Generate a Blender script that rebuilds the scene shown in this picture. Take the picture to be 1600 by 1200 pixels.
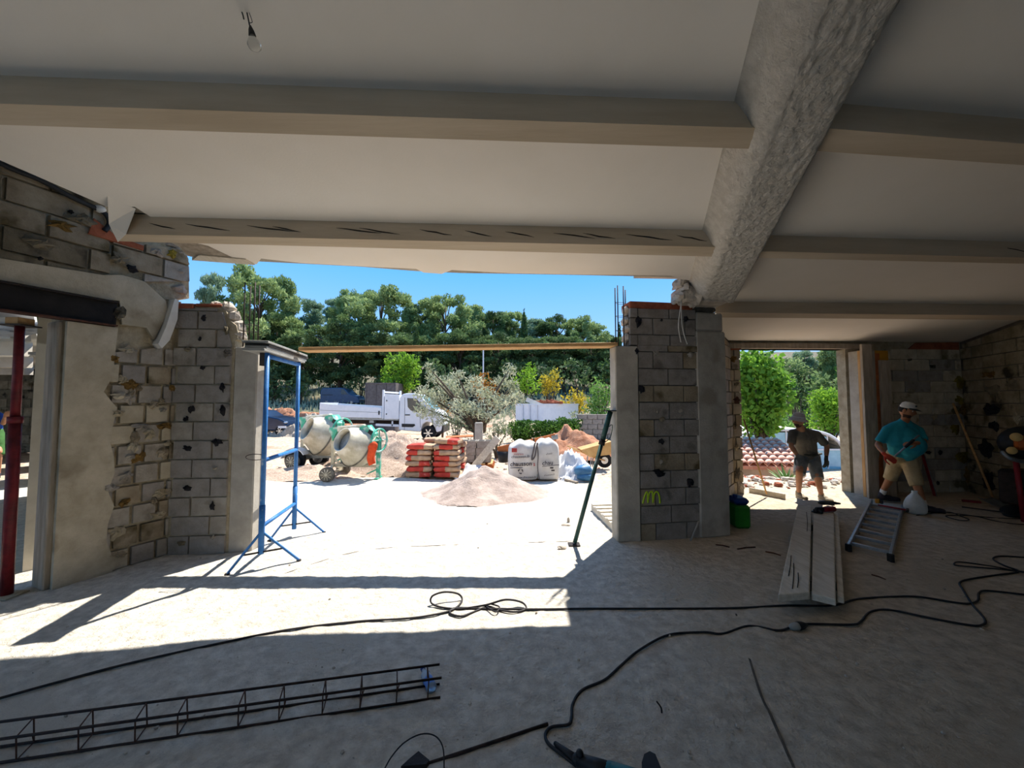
import bpy, math, random
import numpy as np
from mathutils import Vector, Matrix
rnd = random.Random(7)
for o in list(bpy.data.objects): bpy.data.objects.remove(o)
SC = bpy.context.scene; COL = SC.collection
PI = math.pi

# ---------------------------------------------------------------- camera, sky, sun, exposure
EYE = Vector((0, 0, 1.65)); PITCH = math.atan(30/600)
cam = bpy.data.cameras.new('camera'); cam.sensor_width = 36; cam.lens = 13.5; cam.clip_end = 500; cam.clip_start = .02
co = bpy.data.objects.new('camera', cam); COL.objects.link(co)
co.location = EYE; co.rotation_euler = (PI/2 + PITCH, 0, 0); SC.camera = co
SC.view_settings.view_transform = 'Standard'; SC.view_settings.look = 'None'
SC.view_settings.gamma = 1; SC.view_settings.use_curve_mapping = False
SC.view_settings.exposure = 0.86
wd = bpy.data.worlds.new('sky'); SC.world = wd; wd.use_nodes = True
nt = wd.node_tree; nt.nodes.clear()
wo = nt.nodes.new('ShaderNodeOutputWorld'); wb = nt.nodes.new('ShaderNodeBackground')
tc = nt.nodes.new('ShaderNodeTexCoord'); sp = nt.nodes.new('ShaderNodeSeparateXYZ'); rp = nt.nodes.new('ShaderNodeValToRGB')
nt.links.new(tc.outputs['Generated'], sp.inputs[0]); nt.links.new(sp.outputs['Z'], rp.inputs[0])
nt.links.new(rp.outputs[0], wb.inputs[0]); nt.links.new(wb.outputs[0], wo.inputs[0])
rp.color_ramp.elements[0].position = 0; rp.color_ramp.elements[0].color = (.42, .62, .86, 1)
rp.color_ramp.elements[1].position = 1; rp.color_ramp.elements[1].color = (.09, .23, .55, 1)
e = rp.color_ramp.elements.new(.33); e.color = (.11, .40, .88, 1)
wb.inputs[1].default_value = .8
sl = bpy.data.lights.new('sun', 'SUN'); sl.energy = 5.5; sl.angle = .009; sl.color = (1, .95, .87)
so = bpy.data.objects.new('sun', sl); COL.objects.link(so)
SUNV = Vector((-.325, -.477, -1)).normalized()
so.rotation_euler = SUNV.to_track_quat('-Z', 'Y').to_euler(); so.location = (8, 12, 25)

# ---------------------------------------------------------------- helpers
def ray(x, y):
    a = (x-800)/600; b = (600-y)/600
    return Vector((a, math.cos(PITCH)-math.sin(PITCH)*b, math.sin(PITCH)+math.cos(PITCH)*b))
def F(x, y, z=0):                       # photo pixel -> point on a level at height z
    r = ray(x, y); return EYE + r*((z-EYE.z)/r.z)
def D(x, y, d):                         # photo pixel -> point at distance d
    r = ray(x, y); return EYE + r*(d/r.y)
def onpl(x, y, q, n):
    r = ray(x, y); return EYE + r*((Vector(q)-EYE).dot(n)/r.dot(n))
RN = Vector((-.121*.056, .121, 1.))
def roofz(X, Y, h=0): return 3.10 - h - .121*(Y-4.33-.056*X)
def R(x, y, h=0): return onpl(x, y, (0, 4.33, 3.10-h), RN)

def lin(c):
    if isinstance(c, str): c = [int(c[i:i+2], 16)/255 for i in (0, 2, 4)]
    return tuple((v/12.92 if v <= .04045 else ((v+.055)/1.055)**2.4) for v in c)
WPOS = {}
def setp(o, label=None, cat=None, group=None, kind=None):
    if label: o['label'] = label
    if cat: o['category'] = cat
    if group: o['group'] = group
    if kind: o['kind'] = kind
    return o
def thing(name, label, cat, loc=(0, 0, 0), group=None, kind=None, rz=0):
    o = bpy.data.objects.new(name, None); COL.objects.link(o); o.location = loc; o.empty_display_size = .1
    o.rotation_euler.z = rz
    WPOS[o.name] = Vector(loc)
    return setp(o, label, cat, group, kind)
def clone(o, parent=None, **k):
    c = o.copy(); COL.objects.link(c)
    if parent: c.parent = parent
    for ch in o.children: clone(ch, c)
    return c

class MB:
    def __init__(s): s.v = []; s.f = []; s.m = []
    def add(s, vs, fs, m=0):
        b = len(s.v); s.v += [tuple(v) for v in vs]
        for f in fs: s.f.append(tuple(i+b for i in f)); s.m.append(m)
        return s
    def box(s, c, size, rot=None, m=0, bev=0):
        hx, hy, hz = size[0]/2, size[1]/2, size[2]/2
        if bev > 0:
            b = min(bev, hx*.9, hy*.9, hz*.9); vs = []
            for sx in (-1, 1):
                for sy in (-1, 1):
                    for sz in (-1, 1):
                        vs += [(sx*hx, sy*(hy-b), sz*(hz-b)), (sx*(hx-b), sy*hy, sz*(hz-b)), (sx*(hx-b), sy*(hy-b), sz*hz)]
            I = lambda x, y, z, k: ((x*2+y)*2+z)*3+k
            fs = []
            for a in (0, 1):
                fs += [(I(a,0,0,0), I(a,1,0,0), I(a,1,1,0), I(a,0,1,0)), (I(0,a,0,1), I(1,a,0,1), I(1,a,1,1), I(0,a,1,1)), (I(0,0,a,2), I(1,0,a,2), I(1,1,a,2), I(0,1,a,2))]
                for b_ in (0, 1):
                    fs += [(I(0,a,b_,1), I(1,a,b_,1), I(1,a,b_,2), I(0,a,b_,2)), (I(a,0,b_,0), I(a,1,b_,0), I(a,1,b_,2), I(a,0,b_,2)), (I(a,b_,0,0), I(a,b_,1,0), I(a,b_,1,1), I(a,b_,0,1))]
                    for c_ in (0, 1): fs.append((I(a,b_,c_,0), I(a,b_,c_,1), I(a,b_,c_,2)))
        else:
            vs = [(sx*hx, sy*hy, sz*hz) for sx in (-1, 1) for sy in (-1, 1) for sz in (-1, 1)]
            fs = [(0,1,3,2), (4,6,7,5), (0,4,5,1), (2,3,7,6), (0,2,6,4), (1,5,7,3)]
        vs = [Vector(v) for v in vs]
        if rot is not None: vs = [rot @ v for v in vs]
        return s.add([v+Vector(c) for v in vs], fs, m)
    def bar(s, p, q, w, h, m=0, up=(0, 0, 1), bev=0):     # square bar between two points
        p = Vector(p); q = Vector(q); x = (q-p); L = x.length; x.normalize()
        y = Vector(up).cross(x)
        if y.length < 1e-4: y = Vector((1, 0, 0)).cross(x)
        y.normalize(); z = x.cross(y)
        return s.box((p+q)/2, (L, w, h), Matrix((x, y, z)).transposed(), m, bev)
    def cyl(s, p, q, r0, r1=None, n=10, m=0, caps=True):
        p = Vector(p); q = Vector(q); r1 = r0 if r1 is None else r1
        a = (q-p).normalized(); x = a.orthogonal().normalized(); y = a.cross(x)
        vs = []
        for c, r in ((p, r0), (q, r1)):
            for i in range(n):
                t = 2*PI*i/n; vs.append(c + x*(r*math.cos(t)) + y*(r*math.sin(t)))
        fs = [(i, (i+1) % n, n+(i+1) % n, n+i) for i in range(n)]
        if caps: fs += [tuple(range(n-1, -1, -1)), tuple(range(n, 2*n))]
        return s.add(vs, fs, m)
    def tube(s, pts, r, n=6, m=0, closed=False, caps=True):
        P = [Vector(p) for p in pts]; k = len(P)
        rr = r if isinstance(r, (list, tuple)) else [r]*k
        vs = []; prev = None
        for i in range(k):
            if closed: t = P[(i+1) % k]-P[i-1]
            else: t = P[min(i+1, k-1)]-P[max(i-1, 0)]
            t.normalize()
            x = t.orthogonal().normalized() if prev is None else (prev - t*prev.dot(t)).normalized()
            prev = x; y = t.cross(x)
            for j in range(n):
                a = 2*PI*j/n; vs.append(P[i]+x*(rr[i]*math.cos(a))+y*(rr[i]*math.sin(a)))
        fs = []
        for i in range(k if closed else k-1):
            for j in range(n):
                a = i*n; b = ((i+1) % k)*n
                fs.append((a+j, a+(j+1) % n, b+(j+1) % n, b+j))
        if not closed and caps: fs += [tuple(range(n-1, -1, -1)), tuple((k-1)*n+j for j in range(n))]
        return s.add(vs, fs, m)
    def ell(s, c, rad, rot=None, nu=12, nv=8, m=0, jit=0, rg=rnd):
        vs = []; c = Vector(c)
        for i in range(nv+1):
            th = PI*i/nv
            for j in range(nu):
                ph = 2*PI*j/nu
                v = Vector((rad[0]*math.sin(th)*math.cos(ph), rad[1]*math.sin(th)*math.sin(ph), rad[2]*math.cos(th)))
                if jit and 0 < i < nv: v *= 1+rg.uniform(-jit, jit)
                vs.append((rot @ v if rot is not None else v)+c)
        fs = []
        for i in range(nv):
            for j in range(nu):
                a = i*nu+j; b = i*nu+(j+1) % nu
                fs.append((a, a+nu, b+nu, b) if 0 < i < nv-1 else ((a, a+nu, b+nu) if i == 0 else (a, a+nu, b)))
        return s.add(vs, fs, m)
    def sph(s, c, r, nu=10, nv=7, m=0): return s.ell(c, (r, r, r), None, nu, nv, m)
    def limb(s, pts, rs, n=12, m=0):
        for p, r in zip(pts, rs): s.sph(p, r, n, 8, m)
        for i in range(len(pts)-1):
            if (Vector(pts[i])-Vector(pts[i+1])).length > 1e-5: s.cyl(pts[i], pts[i+1], rs[i], rs[i+1], n, m)
        return s
    def lathe(s, prof, c=(0, 0, 0), axis=(0, 0, 1), n=20, m=0, capa=False, capb=False):
        a = Vector(axis).normalized(); x = a.orthogonal().normalized(); y = a.cross(x); c = Vector(c); vs = []
        for (r, h) in prof:
            for i in range(n):
                t = 2*PI*i/n; vs.append(c+a*h+x*(r*math.cos(t))+y*(r*math.sin(t)))
        k = len(prof); fs = [(i*n+j, i*n+(j+1) % n, (i+1)*n+(j+1) % n, (i+1)*n+j) for i in range(k-1) for j in range(n)]
        if capa: fs.append(tuple(range(n-1, -1, -1)))
        if capb: fs.append(tuple((k-1)*n+j for j in range(n)))
        return s.add(vs, fs, m)
    def prism(s, poly, O, u, w, nrm, d0, d1, m=0, inset=0):   # polygon (u,w coords) extruded along nrm from d0 to d1
        O = Vector(O); u = Vector(u); w = Vector(w); nrm = Vector(nrm); k = len(poly)
        cu = sum(p[0] for p in poly)/k; cw = sum(p[1] for p in poly)/k
        A = [O+u*p[0]+w*p[1]+nrm*d0 for p in poly]
        B = []
        for p in poly:
            du, dw = p[0]-cu, p[1]-cw; L = max(1e-6, math.hypot(du, dw)); q = max(0, 1-inset/L)
            B.append(O+u*(cu+du*q)+w*(cw+dw*q)+nrm*d1)
        fs = [tuple(range(k-1, -1, -1)), tuple(range(k, 2*k))]+[(i, (i+1) % k, k+(i+1) % k, k+i) for i in range(k)]
        return s.add(A+B, fs, m)
    def build(s, name, mat, parent=None, smooth=False, local=False, label=None, origin=None):
        me = bpy.data.meshes.new(name)
        off = Vector((0, 0, 0))
        if parent is not None and not local: off = WPOS.get(parent.name, Vector((0, 0, 0)))
        if origin is not None: off = Vector(origin)
        me.from_pydata([(v[0]-off.x, v[1]-off.y, v[2]-off.z) for v in s.v], [], s.f)
        mats = mat if isinstance(mat, (list, tuple)) else [mat]
        for q in mats: me.materials.append(q)
        if len(mats) > 1: me.polygons.foreach_set('material_index', s.m)
        if smooth: me.polygons.foreach_set('use_smooth', [True]*len(me.polygons))
        me.update()
        o = bpy.data.objects.new(name, me); COL.objects.link(o)
        if parent is not None:
            o.parent = parent; WPOS[o.name] = off if not local else Vector((0, 0, 0))
        else: 
            o.location = off; WPOS[o.name] = off
        if label: o['label'] = label
        return o
def fixn(o):
    import bmesh
    bm = bmesh.new(); bm.from_mesh(o.data); bmesh.ops.recalc_face_normals(bm, faces=bm.faces); bm.to_mesh(o.data); bm.free(); return o
def bake(o):
    dg = bpy.context.evaluated_depsgraph_get(); dg.update()
    me = bpy.data.meshes.new_from_object(o.evaluated_get(dg)); o.modifiers.clear(); o.data = me; return o
def melt(o, vox, it=4, fac=.5):
    r = o.modifiers.new('r', 'REMESH'); r.mode = 'VOXEL'; r.voxel_size = vox
    k = o.modifiers.new('s', 'SMOOTH'); k.factor = fac; k.iterations = it
    bake(o); o.data.polygons.foreach_set('use_smooth', [True]*len(o.data.polygons)); return o
def subd(o, n=1):
    k = o.modifiers.new('s', 'SUBSURF'); k.levels = n; k.render_levels = n; bake(o)
    o.data.polygons.foreach_set('use_smooth', [True]*len(o.data.polygons)); return o
def spline(pts, n=8, closed=False):
    P = [Vector(p) for p in pts]; out = []; k = len(P)
    for i in range(k if closed else k-1):
        if closed: a, b, c, d = P[i-1], P[i], P[(i+1) % k], P[(i+2) % k]
        else: a, b, c, d = P[max(i-1, 0)], P[i], P[i+1], P[min(i+2, k-1)]
        for j in range(n):
            t = j/n
            out.append(.5*((2*b)+(c-a)*t+(2*a-5*b+4*c-d)*t*t+(3*b-a-3*c+d)*t**3))
    if not closed: out.append(P[-1])
    return out
def npmesh(name, V, Fq, mat, parent=None, local=True, smooth=False):
    me = bpy.data.meshes.new(name); n = len(Fq); k = Fq.shape[1]
    me.vertices.add(len(V)); me.vertices.foreach_set('co', np.asarray(V, dtype=np.float32).ravel())
    me.loops.add(n*k); me.loops.foreach_set('vertex_index', np.asarray(Fq, dtype=np.int32).ravel())
    me.polygons.add(n); me.polygons.foreach_set('loop_start', np.arange(0, n*k, k, dtype=np.int32))
    try: me.polygons.foreach_set('loop_total', np.full(n, k, dtype=np.int32))
    except Exception: pass
    if smooth: me.polygons.foreach_set('use_smooth', np.ones(n, dtype=bool))
    me.update(calc_edges=True); me.validate()
    me.materials.append(mat)
    o = bpy.data.objects.new(name, me); COL.objects.link(o)
    if parent is not None: o.parent = parent
    return o

# ---------------------------------------------------------------- materials (own colours, except the brightened blocks of the back corner)
def mat(name, c1, c2=None, rough=.8, sc=6, bump=0, bsc=None, metal=0, stain=None, ssc=2, sth=.6, trans=0, spec=.3, alpha=None, detail=6, wave=None):
    m = bpy.data.materials.new(name); m.use_nodes = True; nt = m.node_tree; N = nt.nodes; L = nt.links
    b = N['Principled BSDF']; b.inputs['Roughness'].default_value = rough; b.inputs['Metallic'].default_value = metal
    b.inputs['Specular IOR Level'].default_value = spec
    c1 = lin(c1); c2 = lin(c2) if c2 else tuple(v*.75 for v in c1)
    tc = N.new('ShaderNodeTexCoord')
    nz = N.new('ShaderNodeTexNoise'); nz.inputs['Scale'].default_value = sc; nz.inputs['Detail'].default_value = detail; nz.inputs['Roughness'].default_value = .62
    L.new(tc.outputs['Object'], nz.inputs['Vector'])
    r = N.new('ShaderNodeValToRGB'); r.color_ramp.elements[0].position = .36; r.color_ramp.elements[1].position = .64
    r.color_ramp.elements[0].color = (*c2, 1); r.color_ramp.elements[1].color = (*c1, 1)
    src = nz.outputs['Fac']
    if wave:
        mp = N.new('ShaderNodeMapping'); mp.inputs['Scale'].default_value = wave; L.new(tc.outputs['Object'], mp.inputs['Vector']); L.new(mp.outputs[0], nz.inputs['Vector'])
    L.new(src, r.inputs[0]); out = r.outputs[0]
    if stain:
        n2 = N.new('ShaderNodeTexNoise'); n2.inputs['Scale'].default_value = ssc; n2.inputs['Detail'].default_value = 5; L.new(tc.outputs['Object'], n2.inputs['Vector'])
        r2 = N.new('ShaderNodeValToRGB'); r2.color_ramp.elements[0].position = sth; r2.color_ramp.elements[1].position = sth+.1
        L.new(n2.outputs['Fac'], r2.inputs[0])
        mx = N.new('ShaderNodeMix'); mx.data_type = 'RGBA'; L.new(r2.outputs[0], mx.inputs['Factor']); L.new(out, mx.inputs['A']); mx.inputs['B'].default_value = (*lin(stain), 1)
        out = mx.outputs['Result']
    L.new(out, b.inputs['Base Color'])
    if bump:
        n3 = N.new('ShaderNodeTexNoise'); n3.inputs['Scale'].default_value = bsc or sc*4; n3.inputs['Detail'].default_value = 8; n3.inputs['Roughness'].default_value = .65
        if wave: L.new(mp.outputs[0], n3.inputs['Vector'])
        else: L.new(tc.outputs['Object'], n3.inputs['Vector'])
        bp = N.new('ShaderNodeBump'); bp.inputs['Strength'].default_value = min(1, bump); bp.inputs['Distance'].default_value = .02*max(1, bump)
        L.new(n3.outputs['Fac'], bp.inputs['Height']); L.new(bp.outputs[0], b.inputs['Normal'])
    if trans: 
        t = N.new('ShaderNodeBsdfTranslucent'); L.new(out, t.inputs['Color']); ms = N.new('ShaderNodeMixShader'); ms.inputs[0].default_value = trans
        L.new(b.outputs[0], ms.inputs[1]); L.new(t.outputs[0], ms.inputs[2]); L.new(ms.outputs[0], N['Material Output'].inputs[0])
    return m
def glassmat(name, tint, rough=.03, tr=.6):
    m = bpy.data.materials.new(name); m.use_nodes = True; b = m.node_tree.nodes['Principled BSDF']
    b.inputs['Base Color'].default_value = (*lin(tint), 1); b.inputs['Roughness'].default_value = rough
    b.inputs['Transmission Weight'].default_value = tr; b.inputs['IOR'].default_value = 1.2; return m
M = {}
M['floor'] = mat('rough_concrete', 'dcd5c8', 'bab2a5', .9, 11, 2.0, 17, stain='c6beb0', ssc=.9, sth=.54)
M['ground'] = mat('dusty_ground', 'c9b8a4', '98826d', .95, 9, .8, 9, stain='a9755a', ssc=.45, sth=.58)
M['soil'] = mat('red_soil', 'bb8a6c', 'a06a4c', .95, 6, 1, 25)
M['forestfloor'] = mat('forest_floor', '6f6650', '3d3a2c', .95, .8, .6, 3)
M['plaster'] = mat('white_ceiling_plaster', 'ece4d9', 'e8e0d4', .9, 1.5, .08, 60)
M['beamface'] = mat('rough_beam_plaster', 'd8d1c6', 'c6bfb3', .95, 14, 2.2, 20)
M['purlin'] = mat('painted_timber', 'c4b49d', 'b3a28a', .75, 2, .12, 14, wave=(.3, 3, 3))
M['crack'] = mat('crack', '2c2520', '201a16', .95)
M['conc'] = mat('cast_concrete', 'b5aea2', '9d968a', .9, 4, .25, 40, stain='948c7f', ssc=2.2, sth=.58)
M['render'] = mat('lime_render', 'bdb29d', 'a39882', .92, 4, .55, 16, stain='8d816c', ssc=2.5, sth=.6)
M['block'] = mat('concrete_block', '98918a', '827b73', .95, 7, .6, 45, stain='6c655d', ssc=4, sth=.6)
M['block2'] = mat('concrete_block_pale', 'a69e92', '8d857a', .95, 6, .6, 45, stain='776e61', ssc=4, sth=.58)
M['blockd'] = mat('concrete_block_brown', 'a0937d', '82745f', .95, 5, .6, 40, stain='5b4f36', ssc=3, sth=.56)
M['blockk'] = mat('concrete_block_dark', '857a66', '615846', .95, 4, .7, 40, stain='302b22', ssc=3.5, sth=.55)
M['blockb'] = mat('back_wall_block_lit', 'cfc4ad', 'aa9d84', .95, 5, .6, 40, stain='6f6246', ssc=3, sth=.58)  # paler block copy; its colour makes up for weak light on this wall
M['blockr'] = mat('right_wall_block_lit', 'a1947c', '75694f', .95, 4, .7, 40, stain='3d3628', ssc=3, sth=.56)  # block colour lightened for the same dim corner
M['mortar'] = mat('mortar', '6d665c', '575047', .95, 9, .8, 40)
M['mortarp'] = mat('pale_mortar', 'b3a78f', '96896f', .95, 8, .9, 30)
M['redbrick'] = mat('terracotta', 'a85f42', '87482f', .9, 8, .5, 30)
M['black'] = mat('black_glue', '26252a', '15141a', .85, 20, 1, 60)
M['ochre'] = mat('ochre_glue', '8a6a34', '5c4420', .9, 12, 1, 40)
M['yellowglue'] = mat('yellow_foam', '8d7b2b', '6b5a1c', .9, 9, .9, 40)
M['steel'] = mat('rusty_steel', '352c28', '201a18', .6, 15, .4, 40, metal=.3)
M['blacksteel'] = mat('black_steel', '1d1916', '120f0d', .7, 8, .3, 30)
M['rebar'] = mat('rebar', '3f302b', '271f1e', .6, 30, .3, 80, metal=.4)
M['rust'] = mat('rusted_iron', '5d3a2a', '3a2620', .8, 25, .5, 60)
M['blue'] = mat('blue_paint', '3c7fc4', '2f6aac', .45, 12, .1, stain='9db4c9', ssc=14, sth=.64)
M['redp'] = mat('dark_red_paint', '7c2227', '541519', .5, 10, .2)
M['greenp'] = mat('dark_green_paint', '31564f', '24423d', .5, 10, .2, stain='7b8783', ssc=9, sth=.62)
M['galv'] = mat('zinc', '9aa0a4', '7f858a', .45, 12, .1, metal=.7)
M['alu'] = mat('aluminium', 'b1b5b8', '8f9498', .4, 14, .1, metal=.75)
M['wood'] = mat('raw_pine', 'd0a874', 'b88b57', .75, 3, .3, 18, wave=(1, 6, 6))
M['woodv'] = mat('raw_pine_upright', 'c9a06c', 'a87f4f', .75, 3, .3, 18, wave=(6, 6, .7))
M['woodg'] = mat('weathered_wood', 'b2a595', '8f8475', .85, 3, .4, 20, wave=(6, 6, .7))
M['woodgl'] = mat('dusty_plank', 'dcd3c3', 'c3b8a4', .85, 4, .4, 20, wave=(6, 1, 6))
M['orangew'] = mat('orange_formwork', 'bd6f3c', '9c5529', .7, 5, .3)
M['yellowp'] = mat('yellow_panel', 'c18a22', 'a06f16', .6, 4, .1)
M['grey'] = mat('grey_board', 'a5a49f', '8a8984', .7, 4, .2)
M['darkw'] = mat('dark_board', '4a443e', '332e2a', .8, 6, .3)
M['cable'] = mat('black_cable', '2b2729', '1c191b', .55, 20)
M['cablew'] = mat('white_cable', 'd4d2cc', 'bdbab2', .6, 20)
M['mixer'] = mat('dusty_beige_drum', 'c9c2ae', 'aca48f', .6, 5, .2, stain='d8d3c6', ssc=3, sth=.55)
M['teal'] = mat('teal_paint', '52b498', '3d9f82', .55, 8, .1, stain='b4c9bd', ssc=6, sth=.52)
M['rubber'] = mat('dusty_rubber', '77736a', '58544c', .9, 12, .3)
M['tyre'] = mat('tyre', '222326', '18191b', .85, 12, .2)
M['orange'] = mat('orange_cloth', 'e0562b', 'c3431d', .85, 8, .2)
M['kraft'] = mat('kraft_paper', 'bfa184', 'a5866a', .85, 7, .4, 16)
M['redprint'] = mat('red_print', 'c9493c', 'b93b30', .8, 8, .4, 16, stain='d8887a', ssc=7, sth=.62)
M['sand'] = mat('pale_sand', 'bfaca0', 'a08f84', .95, 5, .7, 30)
M['gravel'] = mat('pink_gravel', 'cdb7a4', '9f8673', .95, 30, 1, 60)
M['bag'] = mat('white_woven_bag', 'dcd8d2', 'cbc6bf', .8, 5, .3, 20)
M['print'] = mat('dark_print', '4a4346', '3a3437', .8, 8)
M['printred'] = mat('red_ink', 'a8423e', '933633', .8, 8)
M['tarp'] = mat('white_tarp', 'e2e2e4', 'c9ccd2', .45, 5, .3, 12)
M['bluetarp'] = mat('blue_plastic', '4b7fa8', '35648c', .45, 6, .3)
M['barrow'] = mat('tan_paint', 'd0a66b', 'b88d54', .5, 6, .1)
M['white'] = mat('white_paint', 'dfe1e6', 'd5d8de', .35, 4, 0, spec=.5)
M['whitew'] = mat('white_wall', 'ddd8cf', 'cdc7bc', .8, 4, .1)
M['glassd'] = mat('dark_glass', '2a3138', '20262c', .08, 4, 0, spec=.8)
M['glassb'] = mat('bluish_glass', '8fc0d0', '79aec2', .08, 3, 0, spec=.8)
M['plastic'] = mat('black_plastic', '26272a', '1c1d20', .5, 10)
M['vanblue'] = mat('van_blue', '35506e', '2c4560', .3, 4, spec=.5)
M['carblue'] = mat('car_navy', '1d2c48', '18253d', .2, 4, spec=.6)
M['shed'] = mat('grey_shed', '6a6463', '57514f', .8, 6, .2)
M['chrome'] = mat('chrome', 'cfd2d5', 'b9bcc0', .25, 10, metal=.9)
M['bark'] = mat('bark', '6b5c4c', '463b30', .95, 8, 1, 20)
def leafm(n, a, b, t=.3, sc=.6): return mat(n, a, b, .7, sc, 0, trans=t, spec=.2, detail=3)
M['pine'] = leafm('pine_needles', 'a3b578', '5f7a48', .38, .4)
M['pineb'] = leafm('pine_needles_bluish', '9db391', '5f7d61', .38, .4)
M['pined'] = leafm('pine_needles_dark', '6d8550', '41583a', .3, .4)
M['olive'] = leafm('olive_leaves', 'c6c8ac', '969c7c', .3, 2)
M['lime'] = leafm('lime_green_leaves', '93bb3c', '5d8628', .4, 2)
M['yellowl'] = leafm('yellow_leaves', 'd3b836', '99953a', .4, 2)
M['orangel'] = leafm('orange_leaves', 'b3782c', '87602a', .35, 2)
M['midg'] = leafm('mid_green_leaves', '7fa650', '527838', .35, 2)
M['junip'] = leafm('juniper', '5d8432', '365722', .3, 2)
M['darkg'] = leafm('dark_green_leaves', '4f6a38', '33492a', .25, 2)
M['sage'] = leafm('grey_green_leaves', '9aa382', '6d7758', .3, 2)
M['fig'] = leafm('fig_leaves', '86b03e', '4c7b2c', .45, 1.5)
M['skin'] = mat('skin', 'c48e6e', 'ae7a5b', .55, 9, .05)
M['skind'] = mat('skin_dark', 'a8724f', '936040', .55, 9, .05)
M['tshirt'] = mat('grey_tshirt', '787369', '66625a', .9, 10, .3, 30)
M['shorts'] = mat('grey_work_shorts', '8a8e8f', '6d7172', .9, 9, .4, 25, stain='9a9b98', ssc=6, sth=.62)
M['tealshirt'] = mat('teal_tshirt', '2593a2', '1c7c8b', .9, 6, .3, 25)
M['khaki'] = mat('beige_shorts', 'b7a27c', '9c8862', .9, 7, .4, 22, stain='4c4534', ssc=5, sth=.66)
M['hat'] = mat('grey_cloth', 'c9c7ca', 'b3b0b4', .9, 10)
M['glove'] = mat('grey_glove', '8b8c8a', '6f706e', .85, 12)
M['gloved'] = mat('dark_glove', '4b4d47', '3a3c37', .85, 12)
M['glover'] = mat('red_glove', 'c2452f', 'a83a28', .8, 12)
M['sock'] = mat('white_cotton', 'd9d6cf', 'c6c2ba', .9, 12)
M['shoe'] = mat('dark_shoe', '35303a', '28242b', .7, 12)
M['shoeb'] = mat('beige_shoe', 'a19782', '857b67', .85, 12)
M['hair'] = mat('dark_hair', '241c18', '171210', .8, 30)
M['eye'] = mat('eye_white', 'd8d2ca', 'cfc8bf', .3)
M['tile'] = mat('roman_tile', 'cf9c86', 'b07a63', .9, 5, .4, 20, stain='dcc0ae', ssc=3.5, sth=.56)
M['poolw'] = mat('enclosure_white', 'd9dadc', 'cbccd0', .4, 4)
M['polyc'] = mat('polycarbonate_panel', 'd8d4c6', 'c8c4b6', .3, 3, 0)
M['greenj'] = mat('green_plastic', '2f8a2c', '257222', .45, 5)
M['bluej'] = mat('blue_plastic_lid', '233f87', '1b336f', .45, 5)
M['pbag'] = mat('white_plastic', 'd5d6d3', 'c2c3bf', .5, 6, .3, 15)
M['foil'] = mat('crumpled_plastic', 'cfd0d4', 'a9abb2', .3, 9, .8, 12)
M['spray'] = mat('lime_spray_paint', 'b5d42c', 'a3c424', .7, 12)
M['orangep'] = mat('orange_machine', 'c8641d', 'a94f14', .5, 6)
M['cream'] = mat('cream_lens', 'd9b779', 'c49f5e', .6, 6)
M['mred'] = mat('maroon_tool', '8c1f2a', '6f1720', .45, 8)
M['tealtool'] = mat('teal_tool', '1e6a72', '17545b', .45, 8)
M['bulbg'] = glassmat('bulb_glass', 'f2f0ea', .05, .85)
M['bottle'] = glassmat('clear_plastic', 'cfe0f5', .12, .6)
M['bluelab'] = mat('blue_label', '5b86d0', '4b74bd', .5, 9)
M['agave'] = mat('agave_leaf', '7fa063', '5c7f47', .6, 4)
M['stone'] = mat('pale_stone', 'cfc4b4', 'a3978a', .95, 8, .6)
M['wallroom'] = mat('cream_wall', 'd8cfbd', 'c6bca8', .85, 3, .1)

# ================================================================ SETTING
def struct(name, label=None, cat='structure'):
    o = thing(name, label, cat, (0, 0, 0)); o['kind'] = 'structure'; return o
Z = Vector((0, 0, 1))
def clip(poly, a, b, c):              # keep a*x+b*y<=c
    out = []
    for i in range(len(poly)):
        p, q = poly[i], poly[(i+1) % len(poly)]
        dp, dq = a*p[0]+b*p[1]-c, a*q[0]+b*q[1]-c
        if dp <= 0: out.append(p)
        if (dp < 0 < dq) or (dq < 0 < dp):
            t = dp/(dp-dq); out.append((p[0]+(q[0]-p[0])*t, p[1]+(q[1]-p[1])*t))
    return out
def clipconvex(poly, conv):
    area = sum(conv[i][0]*conv[(i+1) % len(conv)][1]-conv[(i+1) % len(conv)][0]*conv[i][1] for i in range(len(conv)))
    s = 1 if area > 0 else -1
    for i in range(len(conv)):
        (x0, y0), (x1, y1) = conv[i], conv[(i+1) % len(conv)]
        a, b = (y1-y0)*s, -(x1-x0)*s
        poly = clip(poly, a, b, a*x0+b*y0)
        if len(poly) < 3: return []
    return poly
def blocks(parent, O, u, n, conv, mats, bl=.5, bh=.208, off=0, z0=0, proud=.03, joint=.006, seed=1, skip=None, name='block', shift=.25):
    rg = random.Random(seed); k = 0
    us = [p[0] for p in conv]; zs = [p[1] for p in conv]
    r = 0; z = z0
    while z < max(zs):
        if z+bh > min(zs):
            x = min(us)-bl+off+(shift if r % 2 else 0)
            while x < max(us):
                w = bl
                c = [(x+joint, z+joint), (x+w-joint, z+joint), (x+w-joint, z+bh-joint), (x+joint, z+bh-joint)]
                c = clipconvex(c, conv)
                if len(c) >= 3:
                    ar = abs(sum(c[i][0]*c[(i+1) % len(c)][1]-c[(i+1) % len(c)][0]*c[i][1] for i in range(len(c))))/2
                    if ar > .004 and not (skip and skip(x+w/2, z+bh/2)):
                        mb = MB(); mb.prism(c, O, u, Z, n, -.05, proud+rg.uniform(-.008, .008), inset=.006)
                        fixn(mb.build(name, rg.choice(mats), parent)); k += 1
                x += w
        z += bh; r += 1
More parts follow.
